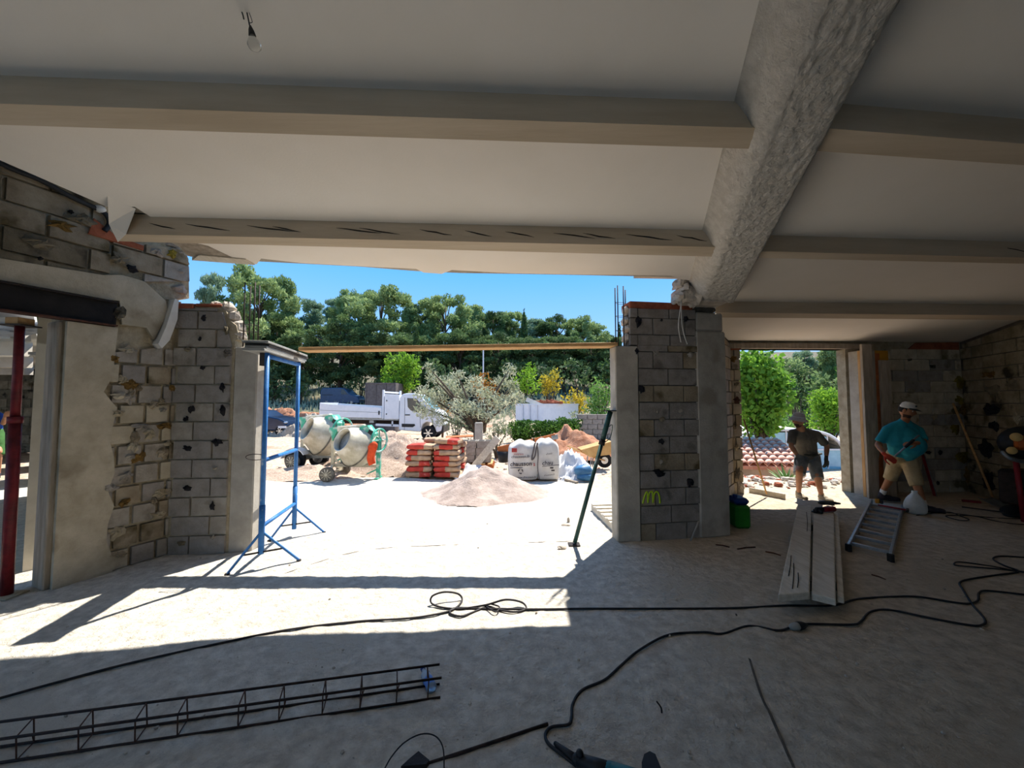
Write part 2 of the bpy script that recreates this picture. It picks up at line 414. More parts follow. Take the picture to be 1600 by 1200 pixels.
def slab(name, poly, O, u, w, n, d0, d1, mt, parent=None):
    mb = MB(); mb.prism(poly, O, u, w, n, d0, d1); return fixn(mb.build(name, mt, parent))
def dab(parent, P, u, n, sx, sz, m, rg, name='glue_dab'):
    mb = MB(); P = Vector(P); vs = []; fs = []; K = 13
    c = P+n*.022
    for ring, rr in ((0, .25), (1, .62), (2, 1)):
        for i in range(K):
            a = 2*PI*i/K+ring*.3; q = rr*rg.uniform(.45, 1.2)
            vs.append(P+u*(math.cos(a)*sx*q)+Z*(math.sin(a)*sz*q)+n*((.03, .024, -.004)[ring]*rg.uniform(.5, 1.3) if ring < 2 else -.004))
    for k in (0, 1):
        for i in range(K): fs.append((k*K+i, (k+1)*K+i, (k+1)*K+(i+1) % K, k*K+(i+1) % K))
    fs.append(tuple(range(K))); mb.add(vs, fs)
    return fixn(mb.build(name, m, parent))
rg = random.Random(3)

# ---- ground and floor
def ss(a, b, x):
    t = np.clip((x-a)/(b-a), 0, 1); return t*t*(3-2*t)
def terr(x, y):
    x = np.asarray(x, float); y = np.asarray(y, float)
    left = 1-ss(4.0, 7.0, x-.25*np.maximum(y-8, 0))
    zl = -.35*ss(15, 24, y)*(1-ss(-2, 4, x)) + 2.0*ss(25, 45, y) + .24*np.maximum(0, y-45) + .25*ss(11, 17, y)*ss(-1.5, 1, x)
    zr = -.95*ss(8.2, 11.5, y) + 2.2*ss(24, 40, y) + .20*np.maximum(0, y-40)
    z = zl*left+zr*(1-left)
    n = .05*np.sin(x*1.3+y*.7)*np.sin(y*.9-x*.4)+.03*np.sin(x*3.1)*np.sin(y*2.7+1)
    return z + n*ss(9, 12, y) + .4*np.sin(x*.21)*np.sin(y*.17)*ss(30, 50, y)-.03
def tz(x, y): return float(terr(x, y))
ys = np.concatenate([np.arange(-12, 8, 2.0), np.arange(8, 30, .4), np.arange(30, 130, 2.5)])
xs = np.concatenate([np.arange(-110, -22, 4.), np.arange(-22, 24, .5), np.arange(24, 120, 4.)])
X, Y = np.meshgrid(xs, ys); Zg = terr(X, Y)
V = np.stack([X, Y, Zg], -1).reshape(-1, 3); nx = len(xs); ny = len(ys)
i, j = np.meshgrid(np.arange(nx-1), np.arange(ny-1)); a = (j*nx+i).ravel()
g = npmesh('ground', V, np.stack([a, a+1, a+nx+1, a+nx], -1), M['ground'], smooth=True)
setp(g, 'dusty pale ground of the yard rising to the wooded slope', 'ground', kind='structure')
# floor colour: gravelly near, forest litter beyond the road
m = M['ground']; N = m.node_tree.nodes; L = m.node_tree.links; b = N['Principled BSDF']
src = b.inputs['Base Color'].links[0].from_socket
tc = N.new('ShaderNodeTexCoord'); sp = N.new('ShaderNodeSeparateXYZ'); L.new(tc.outputs['Object'], sp.inputs[0])
nz = N.new('ShaderNodeTexNoise'); nz.inputs['Scale'].default_value = .3; L.new(tc.outputs['Object'], nz.inputs['Vector'])
ma = N.new('ShaderNodeMath'); ma.operation = 'MULTIPLY_ADD'; L.new(nz.outputs['Fac'], ma.inputs[0]); ma.inputs[1].default_value = 8; L.new(sp.outputs['Y'], ma.inputs[2])
mr = N.new('ShaderNodeMapRange'); mr.inputs[1].default_value = 34; mr.inputs[2].default_value = 42; L.new(ma.outputs[0], mr.inputs[0])
lt = N.new('ShaderNodeMath'); lt.operation = 'LESS_THAN'; L.new(sp.outputs['Y'], lt.inputs[0]); lt.inputs[1].default_value = -7.5  # unseen ground behind the house darkened to cut bounce onto the ceiling
mxm = N.new('ShaderNodeMath'); mxm.operation = 'MAXIMUM'; L.new(mr.outputs[0], mxm.inputs[0]); L.new(lt.outputs[0], mxm.inputs[1])
mx = N.new('ShaderNodeMix'); mx.data_type = 'RGBA'; L.new(mxm.outputs[0], mx.inputs['Factor']); L.new(src, mx.inputs['A'])
nf = N.new('ShaderNodeTexNoise'); nf.inputs['Scale'].default_value = .9; nf.inputs['Detail'].default_value = 8; L.new(tc.outputs['Object'], nf.inputs['Vector'])
rf = N.new('ShaderNodeValToRGB'); rf.color_ramp.elements[0].position = .4; rf.color_ramp.elements[1].position = .65
rf.color_ramp.elements[0].color = (*lin('4a4636'), 1); rf.color_ramp.elements[1].color = (*lin('78705a'), 1); L.new(nf.outputs['Fac'], rf.inputs[0])
L.new(rf.outputs[0], mx.inputs['B']); L.new(mx.outputs['Result'], b.inputs['Base Color'])

fl = []
for t in range(41):
    x = -14+t*.62; fl.append((x, 8.4+.25*math.sin(x*1.7)+rg.uniform(-.1, .1)))
floor = slab('floor', [(-24, -7), (12, -7), (12, 8.3)]+fl[::-1]+[(-24, 8.3)], (0, 0, 0), (1, 0, 0), (0, 1, 0), Z, -.2, 0, M['floor'])
# finely waved surface on the visible inner slab so it catches grazing light
fx = np.arange(-5.2, 9, .05); fy = np.arange(.6, 8.2, .05); X, Y = np.meshgrid(fx, fy)
rs = np.random.RandomState(5)
def vnoise(X, Y, s, seed):
    r = np.random.RandomState(seed); Gd = r.rand(600, 600); x = X/s+100; y = Y/s+100
    xi = np.floor(x).astype(int); yi = np.floor(y).astype(int); fx_ = x-xi; fy_ = y-yi
    fx_ = fx_*fx_*(3-2*fx_); fy_ = fy_*fy_*(3-2*fy_)
    xi %= 599; yi %= 599
    return (Gd[yi, xi]*(1-fx_)+Gd[yi, xi+1]*fx_)*(1-fy_)+(Gd[yi+1, xi]*(1-fx_)+Gd[yi+1, xi+1]*fx_)*fy_
Zf = .006+.010*(vnoise(X, Y, .35, 1)-.5)+.010*(vnoise(X, Y, .12, 2)-.5)+.006*(rs.rand(*X.shape)-.5)
Zf *= 1; nx = len(fx); ny = len(fy)
edge = np.minimum.reduce([X-fx[0], fx[-1]-X, Y-fy[0], fy[-1]-Y]); Zf = np.where(edge < .04, -.01, Zf)
i, j = np.meshgrid(np.arange(nx-1), np.arange(ny-1)); a = (j*nx+i).ravel()
sk = npmesh('screed', np.stack([X, Y, Zf], -1).reshape(-1, 3), np.stack([a, a+1, a+nx+1, a+nx], -1), M['floor'], parent=floor, smooth=True)
m = M['floor']; N = m.node_tree.nodes; L = m.node_tree.links; b = N['Principled BSDF']
src = b.inputs['Base Color'].links[0].from_socket
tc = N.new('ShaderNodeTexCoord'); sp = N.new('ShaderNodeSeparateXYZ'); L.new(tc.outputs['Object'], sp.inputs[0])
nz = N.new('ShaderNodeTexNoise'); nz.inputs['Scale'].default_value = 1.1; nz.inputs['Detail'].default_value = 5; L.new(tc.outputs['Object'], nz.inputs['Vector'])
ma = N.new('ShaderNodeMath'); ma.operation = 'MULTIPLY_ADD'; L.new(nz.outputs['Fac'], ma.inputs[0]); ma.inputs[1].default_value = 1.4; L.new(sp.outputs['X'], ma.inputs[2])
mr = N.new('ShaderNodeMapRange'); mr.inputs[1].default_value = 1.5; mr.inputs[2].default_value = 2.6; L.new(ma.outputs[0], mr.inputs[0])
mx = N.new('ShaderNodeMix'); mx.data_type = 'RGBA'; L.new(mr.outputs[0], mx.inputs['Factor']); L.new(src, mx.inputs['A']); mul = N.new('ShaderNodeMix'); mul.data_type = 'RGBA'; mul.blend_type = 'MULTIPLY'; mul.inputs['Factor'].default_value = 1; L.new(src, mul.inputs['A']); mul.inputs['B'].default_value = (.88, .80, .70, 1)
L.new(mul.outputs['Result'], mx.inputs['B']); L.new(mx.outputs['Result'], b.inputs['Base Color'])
setp(floor, 'rough dusty concrete floor running out onto the terrace', 'floor', kind='structure')
# loose grit on the slab
mb = MB()
for k in range(260):
    x, y = rg.uniform(40, 1560), 630+rg.random()**.6*560
    if y < 790: continue
    p = F(x, y); s = rg.choice((.003, .004, .005, .006, .011))
    if -3.6 < p.x < 8: mb.ell((p.x, p.y, .008+s*.4), (s, s*rg.uniform(.6, 1.3), s*.7), None, 5, 3)
o = mb.build('grit', M['stone'], floor); o['kind'] = 'stuff'
# shallow cracks and a saw joint on the sunlit terrace slab, dark mud smears
mb = MB(); mb.tube(spline([F(420, 905), F(560, 862), F(700, 852), F(900, 846)], 6), .006, 4)
mb.tube(spline([F(1150, 960), F(1185, 1075), F(1205, 1120), F(1240, 1200)], 6), .009, 4); mb.tube(spline([F(1330, 1150), F(1345, 1175), F(1352, 1200)], 4), .005, 4)
mb.build('crack', M['mortar'], floor)

# ---- left wall (skewed), opening with steel lintel
A = F(80, 922); B = F(260, 868); WU = (B-A).normalized(); WN = Vector((WU.y, -WU.x, 0))      # WN faces the room
def lw(x, y):
    p = onpl(x, y, A, WN)-A; return (p.dot(WU), p.z)
sB = (B-A).length
lz = lambda s: 3.80-.16*s
wl = struct('wall_left', 'rough block wall with a steel lintel over the left opening', 'wall')
lint_b = 2.40
def ro(s): return lz(s)-.0
j0 = lw(80, 922)[0]
slab('wall_core', [(0, 0), (sB, 0), (sB+.03, 2.0), (sB+.05, 2.80), lw(258, 468), lw(298, 466), lw(297, 404), lw(288, 384), lw(225, 372), lw(196, 350), lw(182, 318), lw(172, 296), (-5, lz(-5)+.02), (-5, 2.66), (-.02, 2.66)], A, WU, Z, WN, -.24, -.03, M['mortarp'], wl)
slab('wall_core', [(-6.5, 0), (-4.4, 0), (-4.4, 2.4), (-4.9, 2.4), (-4.9, 3.6), (-6.5, 3.7)], A, WU, Z, WN, -.24, -.03, M['mortarp'], wl)
# cast render strip beside the opening
s1 = lw(180, 700)[0]
rj = [(0.0, 0), (s1+.02, 0)]+[(s1+.05*math.sin(k*2.1)+rg.uniform(-.03, .03)-.05*(k/13), .16*k) for k in range(1, 13)]+[(s1-.04, 2.2), (s1-.03, 2.40), (0.0, 2.40)]
mb = MB(); mb.prism(rj, A, WU, Z, WN, -.26, .015); fixn(mb.build('render_panel', M['render'], wl))
# reveal of the opening
mb = MB(); mb.box(A-WN*.14-WU*.02+Z*1.20, (.05, .22, 2.40), Matrix((WU, -WN, Z)).transposed(), bev=.01); mb.build('jamb_board', M['woodg'], wl)
# rubble column of blocks
conv = [(s1-.03, 0), (sB, 0), (sB+.02, 1.2), (sB+.03, 2.3), (s1-.1, 2.14)]
blocks(wl, A, WU, WN, conv, [M['block'], M['block2'], M['render'], M['blockd']], bl=.21, bh=.205, off=.04, proud=.0, joint=.012, seed=5, shift=.07)
for k in range(34):
    s = rg.uniform(s1-.05, sB); z = rg.uniform(.1, 2.2)
    dab(wl, A+WU*s+Z*z+WN*.0, WU, WN, rg.uniform(.03, .09), rg.uniform(.03, .09), rg.choice([M['ochre'], M['blockd'], M['mortarp'], M['render'], M['mortarp'], M['block2']]), rg, 'mortar_lump')
# plaster around the lintel end and upper courses of big blocks
conv = [(-3.0, 2.68), lw(172, 440), lw(172, 360), lw(163, 310), (-3.0, lz(-3))]
blocks(wl, A, WU, WN, conv, [M['blockd'], M['blockd'], M['blockk']], bl=.52, bh=.21, z0=2.50, proud=.0, joint=.008, seed=9)
conv = [lw(172, 440), lw(225, 440), lw(262, 469), lw(298, 467), lw(296, 412), lw(284, 390), lw(176, 374)]
blocks(wl, A, WU, WN, conv, [M['blockd'], M['block2'], M['block2']], bl=.42, bh=.21, z0=2.60, proud=.004, joint=.008, seed=10)
pl = [(-.9, 2.665), (s1-.10, 2.665)]
for x, y in ((186, 470), (190, 507), (228, 512), (240, 530), (262, 492), (258, 470), (225, 440), (190, 430), (160, 430)): pl.append(lw(x, y))
pl.append((-.9, 2.80))
mb = MB(); mb.prism(pl, A, WU, Z, WN, -.05, .012); fixn(mb.build('render_patch', M['render'], wl))
pl = [lw(x, y) for x, y in ((266, 468), (272, 470), (270, 500), (258, 532), (246, 545), (240, 538), (252, 512))]
mb = MB(); mb.prism(pl, A, WU, Z, WN, -.06, .09); fixn(mb.build('plaster_flake', M['whitew'], wl))
for x, y, a_, b_, mm in ((95, 352, .12, .05, 'ochre'), (130, 345, .12, .07, 'blockk'), (60, 380, .10, .06, 'blockk'), (185, 405, .10, .07, 'blockk'), (205, 420, .06, .04, 'black'), (110, 332, .02, .02, 'black'), (62, 404, .02, .02, 'black'), (245, 395, .06, .05, 'block2'), (268, 398, .05, .07, 'yellowglue'), (185, 490, .06, .09, 'blockk')):
    s, z = lw(x, y); dab(wl, A+WU*s+Z*z+WN*.012, WU, WN, a_, b_, M[mm], rg)
# broken end blocks, lit by the sun
for x, y, w in ((283, 395, .13), (285, 425, .12), (287, 452, .13), (276, 380, .1)):
    s, z = lw(x, y); mb = MB(); mb.ell(A+WU*(s-.02)+Z*z-WN*.11, (.11, .12, .085), Matrix((WU, WN, Z)).transposed(), 9, 6, jit=.16, rg=rg); mb.build('broken_block', M['block2'], wl)
# terracotta course under the ceiling beam and conduit
s0, z0_ = lw(170, 372); s2, z2_ = lw(222, 392)
mb = MB(); mb.prism([(s0-.15, z0_-.02), (s0-.12, z0_+.14), (s0+.05, z0_+.03), (s2, z2_+.05), (s2, z2_)], A, WU, Z, WN, -.05, .03); fixn(mb.build('terracotta_course', M['redbrick'], wl))
cp = [A+WU*lw(x, y)[0]+Z*lw(x, y)[1]+WN*.04 for x, y in ((-60, 218), (0, 258), (60, 283), (110, 310), (145, 326), (162, 336), (168, 350), (160, 362))]
MB().tube(spline(cp, 6), .022, 8).build('conduit', M['plastic'], wl, True, label='black flexible conduit')
MB().ell(A+WU*lw(153, 328)[0]+Z*lw(153, 328)[1]+WN*.04, (.05, .04, .035), None, 10, 8, jit=.1).build('tape_wrap', M['pbag'], wl, True)
# steel lintel: an I-beam
st = thing('steel_lintel', 'dark rusty steel I-beam lintel over the left opening', 'lintel', A)
sa, za = lw(180, 467); sb_, zb = lw(180, 508)
Rw = Matrix((WU, -WN, Z)).transposed()
h = .23; zt = 2.41+h; s_end = sa+.01; s_st = -5.0; cs = (s_end+s_st)/2; Ls = s_end-s_st
zmid = 2.415+h/2
MB().box(A+WU*cs+Z*(zmid+h/2)-WN*.0, (Ls, .11, .012), Rw).build('flange', M['steel'], st)
MB().box(A+WU*cs+Z*(zmid-h/2)-WN*.0, (Ls, .11, .014), Rw).build('flange', M['rust'], st)
MB().box(A+WU*cs+Z*zmid+WN*.01, (Ls, .012, h), Rw).build('web', M['blacksteel'], st)

# ---- front wall return of grey blocks
P0 = F(262, 868); P1 = F(352, 865); FU = (P1-P0).normalized(); FN = Vector((FU.y, -FU.x, 0))
def fw(x, y):
    p = onpl(x, y, P0, FN)-P0; return (p.dot(FU), p.z)
wf = struct('wall_front', 'grey block return wall with broken top beside the cast post', 'wall')
out = [fw(*q) for q in ((262, 869), (352, 866), (366, 532), (371, 530), (368, 508), (358, 500), (352, 485), (340, 476), (300, 474), (262, 478))]
out[0] = (-.03, 0); out[1] = (out[1][0]+.02, 0)
slab('wall_core', out, P0, FU, Z, FN, -.2, -.012, M['mortarp'], wf)
conv = [(0, 0), (fw(352, 866)[0], 0), (fw(362, 540)[0], fw(362, 540)[1]), (fw(352, 500)[0], fw(352, 500)[1]), fw(347, 482), fw(275, 482)]
blocks(wf, P0, FU, FN, conv, [M['block'], M['block'], M['block2']], bl=.40, bh=.2065, off=.24, proud=.012, joint=.005, seed=4, shift=.2)
t0, tz0 = fw(275, 482); t1, _ = fw(340, 476)
mb = MB(); mb.box(P0+FU*(t0+.09)+Z*(tz0+.03)-FN*.08, (.2, .2, .055), Matrix((FU, -FN, Z)).transposed(), bev=.008); mb.build('terracotta_course', M['redbrick'], wf)
mb = MB(); mb.box(P0+FU*(t0+.33)+Z*(tz0+.045)-FN*.10, (.28, .2, .04), Matrix((FU, -FN, Z)).transposed(), bev=.012); mb.build('terracotta_course', M['redbrick'], wf)
for x, y, r_ in ((348, 478, .07), (357, 492, .07), (362, 508, .08), (368, 522, .05), (330, 474, .05)):
    p = P0+FU*fw(x, y)[0]+Z*fw(x, y)[1]-FN*.1; MB().ell(p, (r_, .09, r_), None, 9, 6, jit=.2, rg=rg).build('broken_edge', M['stone'], wf)
for x, y, a_, b_, mm in ((320, 497, .03, .04, 'black'), (355, 515, .035, .06, 'blockk'), (315, 530, .02, .04, 'black'), (295, 545, .05, .04, 'blockk'), (318, 575, .03, .025, 'black'), (349, 605, .03, .06, 'black'), (349, 640, .03, .07, 'black'), (300, 640, .035, .05, 'black'), (292, 655, .03, .035, 'black'), (294, 700, .06, .045, 'black'), (340, 690, .06, .05, 'black'), (294, 762, .05, .035, 'black'), (333, 790, .03, .06, 'black'), (285, 848, .05, .03, 'blockk'), (334, 838, .035, .03, 'block2'), (338, 731, .03, .025, 'block2'), (356, 552, .05, .06, 'mortar')):
    s, z = fw(x, y); dab(wf, P0+FU*s+Z*z+FN*.013, FU, FN, a_, b_, M[mm], rg)

# ---- cast posts, block pillar, column
def post(name, label, c, w, d, h, mt, top=None):
    o = thing(name, label, 'post', (c[0], c[1], 0)); o['kind'] = 'structure'
    rz = Matrix((FU, -FN, Z)).transposed()
    MB().box((c[0], c[1], h/2), (w, d, h), rz, bev=.012).build('shaft', mt, o); return o
pc = (P1+F(392, 862))/2+Vector((0, .11, 0))
lp = post('concrete_post', 'smooth cast concrete post at the left of the wide opening', pc, .25, .22, 2.29, M['conc'])
q0 = F(963, 848); q1 = F(1003, 848); qc = (q0+q1)/2+Vector((0, .11, 0))
rp_ = post('concrete_post', 'smooth cast concrete post left of the block pillar', qc, .29, .20, 2.345, M['conc'])
def barset(name, label, pts, z0, z1s, ties, mt, r=.007):
    o = thing(name, label, 'rebar', (pts[0][0], pts[0][1], z0))
    for (x, y), z1 in zip(pts, z1s): MB().cyl((x, y, z0), (x, y, z1), r, None, 6).build('bar', mt, o, True)
    for z in ties:
        MB().tube([(pts[k][0], pts[k][1], z+(.006 if k % 2 else -.006)) for k in (0, 1, 3, 2)], .003, 5, closed=True).build('tie', mt, o, True)
    return o
dl = pc.y
q = lambda x, y: (D(x, 530, y).x, y)
barset('starter_bars', 'four rebar starter bars standing on the left concrete post', [q(380, 4.36), q(389, 4.50), q(396, 4.36), q(403, 4.50)], 2.27, [D(380, 441, 4.36).z, D(390, 447, 4.5).z, D(397, 441, 4.36).z, D(404, 446, 4.5).z], [2.27+.21, 2.56], M['rebar'])
q = lambda x, y: (D(x, 530, y).x, y)
barset('starter_bars', 'rebar cage rising from the right concrete post', [q(962, 4.69), q(966, 4.82), q(975, 4.69), q(978, 4.82)], 2.33, [D(962, 450, 4.69).z, D(966, 446, 4.82).z, D(975, 447, 4.69).z, D(978, 453, 4.82).z], [2.36, 2.55, 2.73, 2.90], M['rebar'])
# block pillar
G0 = F(1003, 847); G1 = F(1097, 842); GU = (G1-G0).normalized(); GN = Vector((GU.y, -GU.x, 0)); Gc = G0-GN*.03
def gw(x, y):
    p = onpl(x, y, G0, GN)-G0; return (p.dot(GU), p.z)
bp_ = struct('block_pillar', 'grey concrete block pillar with a red brick cap and lime painted m', 'pillar')
ux = gw(985, 500)[0]; ur = gw(1097, 842)[0]+.01; zt = gw(1040, 472)[1]
slab('pillar_core', [(-.02, 0), (ur, 0), (ur, zt-.01), (ux+.02, zt-.01), (ux+.02, 2.36), (-.02, 2.36)], G0, GU, Z, GN, -.26, -.03, M['mortar'], bp_)
blocks(bp_, G0, GU, GN, [(0, 0), (ur, 0), (ur, 2.36), (0, 2.36)], [M['block'], M['block'], M['blockd']], bl=.40, bh=.2075, off=.19, proud=-.015, joint=.004, seed=12, shift=.2)
blocks(bp_, G0, GU, GN, [(ux, 2.36), (ur-.02, 2.36), (ur-.02, zt-.085), (ux, zt-.085)], [M['block']], bl=.42, bh=.2075, off=.1, z0=2.2825, proud=-.012, joint=.004, seed=13, shift=.2)
mb = MB(); mb.box(G0+GU*((ux+ur)/2-.03)+Z*(zt-.045)-GN*.13, (ur-ux-.06, .25, .085), Matrix((GU, -GN, Z)).transposed(), bev=.006)
mb.build('terracotta_course', M['redbrick'], bp_)
for x, y in ((986, 482), (984, 498), (986, 512), (985, 526)):
    s, z = gw(x, y); MB().ell(G0+GU*s+Z*z-GN*.14, (.045, .11, .055), None, 9, 6, jit=.2, rg=rg).build('broken_edge', M['stone'], bp_)
for x, y, a_, b_, mm in ((998, 503, .05, .07, 'black'), (1034, 500, .025, .03, 'black'), (1072, 498, .04, .05, 'black'), (995, 548, .03, .06, 'black'), (1003, 608, .05, .06, 'black'), (1035, 655, .05, .04, 'blockk'), (1035, 690, .04, .04, 'black'), (1031, 740, .10, .06, 'black'), (1079, 755, .05, .07, 'black'), (1064, 642, .03, .03, 'block2'), (1027, 644, .03, .03, 'block2'), (1034, 722, .03, .03, 'block2'), (1026, 552, .05, .05, 'block2'), (1079, 555, .05, .04, 'block2')):
    s, z = gw(x, y); dab(bp_, G0+GU*s+Z*z-GN*.014, GU, GN, a_, b_, M[mm], rg)
pts = [(1005, 787), (1008, 775), (1012, 769), (1013, 786), (1015, 772), (1020, 769), (1021, 786), (1023, 772), (1028, 769), (1031, 776), (1032, 787)]
MB().tube(spline([G0+GU*gw(*t)[0]+Z*gw(*t)[1]-GN*.012 for t in pts], 5), .010, 6).build('painted_mark', M['spray'], bp_, True, label='lime spray-painted letter m')
# round-edged cast column
C0 = F(1095, 842); C1 = F(1143, 838); cu = (C1-C0).normalized(); cn = Vector((cu.y, -cu.x, 0)); cw_ = (C1-C0).length
col = struct('concrete_column', 'tall cast concrete column under the sloping beam', 'column')
cc = (C0+C1)/2-cn*.2; Rc = Matrix((cu, -cn, Z)).transposed()
MB().box((cc.x, cc.y, 1.28), (cw_, .4, 2.56), Rc, bev=.02).build('shaft', M['conc'], col)
MB().box((cc.x-.005, cc.y+.01, 2.68), (cw_-.04, .40, .24), Rc, bev=.02).build('shaft', M['conc'], col)
MB().ell((cc.x-.02, cc.y, 2.85), (.2, .2, .09), Rc, 12, 8, jit=.1).build('mortar_cap', M['mortar'], col, True)

# ---- roof: sloping ceiling in two bays, raking beam, purlins
RU = Vector((1, .056, .121*0)); 
def rp3(X, Y, h=0): return Vector((X, Y, roofz(X, Y, h)))
ce = struct('ceiling', 'white plastered sloping ceiling between painted purlins', 'ceiling')
def roofslab(name, poly, h0, h1, mt, par):
    k = len(poly); A_ = [rp3(x, y, h0) for x, y in poly]; B_ = [rp3(x, y, h1) for x, y in poly]
    mb = MB(); mb.add(A_+B_, [tuple(range(k)), tuple(range(2*k-1, k-1, -1))]+[(i, i+k, (i+1) % k+k, (i+1) % k) for i in range(k)])
    return fixn(mb.build(name, mt, par))
def pxr(x, y, h=0):
    p = R(x, y, h); return (p.x, p.y)
e = [pxr(*q) for q in ((325, 384), (382, 411), (401, 413), (408, 404), (470, 411), (560, 416), (650, 420), (662, 426), (690, 428), (706, 422), (800, 427), (900, 429), (1000, 430), (1048, 431), (1062, 436), (1076, 438))]
roofslab('plaster_panel', [(-3.05, -6.5), (-1.4, -6.5)]+[(2.45, 4.5)]+e[::-1]+[(e[0][0]-.25, e[0][1]-.18), (-3.05, e[0][1]-.35)], 0, -.03, M['plaster'], ce)
EL = [(-3.43-.392*8.99, -6.5), (-3.43, 2.49), (-3.22, 3.03)]
roofslab('plaster_panel', [(-3.05, 3.03), (-3.05, -6.5)]+EL, -.0, -.03, M['plaster'], ce)
roofslab('upstand', [(EL[0][0]-.06, EL[0][1])]+[(p[0]-.06, p[1]) for p in EL[1:]]+[(p[0]+.02, p[1]) for p in EL[::-1]], -.003, -.8, M['plaster'], ce)
roofslab('roof_deck', [(EL[0][0], -6.5), (EL[2][0], EL[2][1]), (-2.75, 4.75), (-4.3, 4.75), (-8.6, -6.5)], -.7, -.85, M['conc'], ce)
e2 = [pxr(*q) for q in ((262, 381), (300, 403), (400, 413), (560, 421), (650, 428), (720, 431), (850, 433), (1000, 436), (1070, 438))]
# raw slab above the plaster; its under-edge shows where plaster broke off
roofslab('roof_deck', [(EL[0][0], -6.5), (-1.3, -6.5), (2.6, 4.52)]+e2[::-1]+[(-3.22, 3.06), (-3.43, 2.49)], -.032, -.25, M['conc'], ce)
roofslab('sun_block_slab', [(1.6, 4.25), (1.6, 4.98), (3.4, 5.08), (3.4, 4.3)], -.26, -.55, M['conc'], ce)  # unseen slab added above the pillar to keep sun off the floor
# exposed boards and fascia at the left end
for x0, x1 in ((283, 296), (297, 346), (347, 378)):
    a0, a1, b0, b1 = pxr(x0-12, 372), pxr(x1-12, 372), pxr(x0+10, 400), pxr(x1+16, 404)
    roofslab('roof_board', [a0, a1, b1, b0], -.001, -.028, M['woodg'], ce)
a0, a1, b0, b1 = pxr(311, 397), pxr(384, 404), pxr(398, 412.5), pxr(300, 405)
roofslab('fascia_board', [a0, a1, b0, b1], .012, -.02, M['woodgl'], ce)
# right bay
roofslab('plaster_panel', [(-1.4, -6.5), (2.5, 4.6), (3.7, 6.9), (3.8, 7.0), (8.7, 7.25), (9.0, 7.1), (5.6, -6.5)], 0, -.03, M['plaster'], ce)
roofslab('roof_deck', [(-1.4, -6.5), (2.5, 4.5), (3.6, 6.95), (3.7, 7.32), (9.4, 7.55), (9.6, 7.1), (6, -6.5)], -.032, -.25, M['conc'], ce)
rb = struct('ceiling_beam', 'thick raking concrete beam with pitted plaster underside', 'beam')
HB = .21
L0, L1 = pxr(1103, 469, HB), pxr(1295, 0, HB); R0, R1 = pxr(1147, 473, HB), pxr(1408, 0, HB)
for px, b_ in (((172, 320, 0), 0),): pass
pt = [R(168, 306), R(212, 326), R(197, 366, HB-.05), R(184, 378, HB-.05), R(170, 350, .1)]
mb = MB(); mb.add(pt+[p+Vector((-.05, .05, .02)) for p in pt], [(0, 1, 2, 3, 4), (9, 8, 7, 6, 5)]+[(i_, i_+5, (i_+1) % 5+5, (i_+1) % 5) for i_ in range(5)]); fixn(mb.build('purlin_end', M['plaster'], ce))
ext = lambda a, b, t: (a[0]+(b[0]-a[0])*t, a[1]+(b[1]-a[1])*t)
K = 240; Wn = 20; vs = []; fs = []
prof = [(-.24, .0), (-.19, .03), (-.15, .08), (-.12, .14), (-.06, .18), (0, HB)]
def bl(t): return ext(L0, L1, t), ext(R0, R1, t)
for k in range(K+1):
    t = -.01+2.4*k/K; l, r = bl(t); row = []
    wv = Vector((r[0]-l[0], r[1]-l[1])); w = wv.length; wv /= w
    ro_ = [(o_, h_) for o_, h_ in prof]+[(w*i_/Wn, HB+rg.uniform(-.008, .008)-.012*((2*i_/Wn-1)**6)) for i_ in range(1, Wn)]+[(w, HB-.01), (w+.01, .0)]
    nv = len(ro_)
    for o_, h_ in ro_:
        jx = rg.uniform(-.004, .004) if h_ > .03 else 0
        vs.append(rp3(l[0]+wv[0]*(o_+jx), l[1]+wv[1]*(o_+jx), h_-.02 if h_ == 0 else h_))
for k in range(K):
    for i_ in range(nv-1): fs.append((k*nv+i_, k*nv+i_+1, (k+1)*nv+i_+1, (k+1)*nv+i_))
fs += [tuple(range(nv-1, -1, -1)), tuple(K*nv+i_ for i_ in range(nv))]+[(k*nv, (k+1)*nv, (k+1)*nv+nv-1, k*nv+nv-1) for k in range(K)]
mb = MB(); mb.add(vs, fs); fixn(mb.build('beam_body', M['beamface'], rb, True))
MB().box((2.34, 4.72, 2.975), (.58, .40, .22), bev=.03).build('beam_stub', M['stone'], rb)
for k, (x, y, r_) in enumerate(((1066, 452, .06), (1060, 444, .055), (1074, 462, .06), (1058, 466, .05), (1086, 466, .09), (1090, 445, .09), (1072, 440, .06))):
    MB().ell(D(x, y, 4.62), (r_, .14, r_*1.2), None, 9, 6, jit=.25, rg=rg).build('broken_edge', M['stone'], rb)
def purlin(label, p0, p1, q0, q1, h, wdt=None):
    o = struct('purlin', label, 'beam')
    a, b, c, d = (pxr(*t, h) for t in (p0, p1, q0, q1))     # near-left, near-right, far-left, far-right of its underside
    roofslab('timber', [a, b, d, c], h, -.02, M['purlin'], o)
    return o, a, b
HP = .155
def exl(p, q, x): t = (x-p[0])/(q[0]-p[0]); return (x, p[1]+(q[1]-p[1])*t)
purlin('painted purlin nearest overhead on the left bay', exl((0, 162), (1180, 200), -420), (1195, 200.5), exl((0, 195), (1183, 233), -520), (1186, 233), HP)
o, a, b = purlin('cracked painted purlin of the left bay nearest the opening', (196, 366), (1118, 386), (184, 377), (1114, 401), HP)
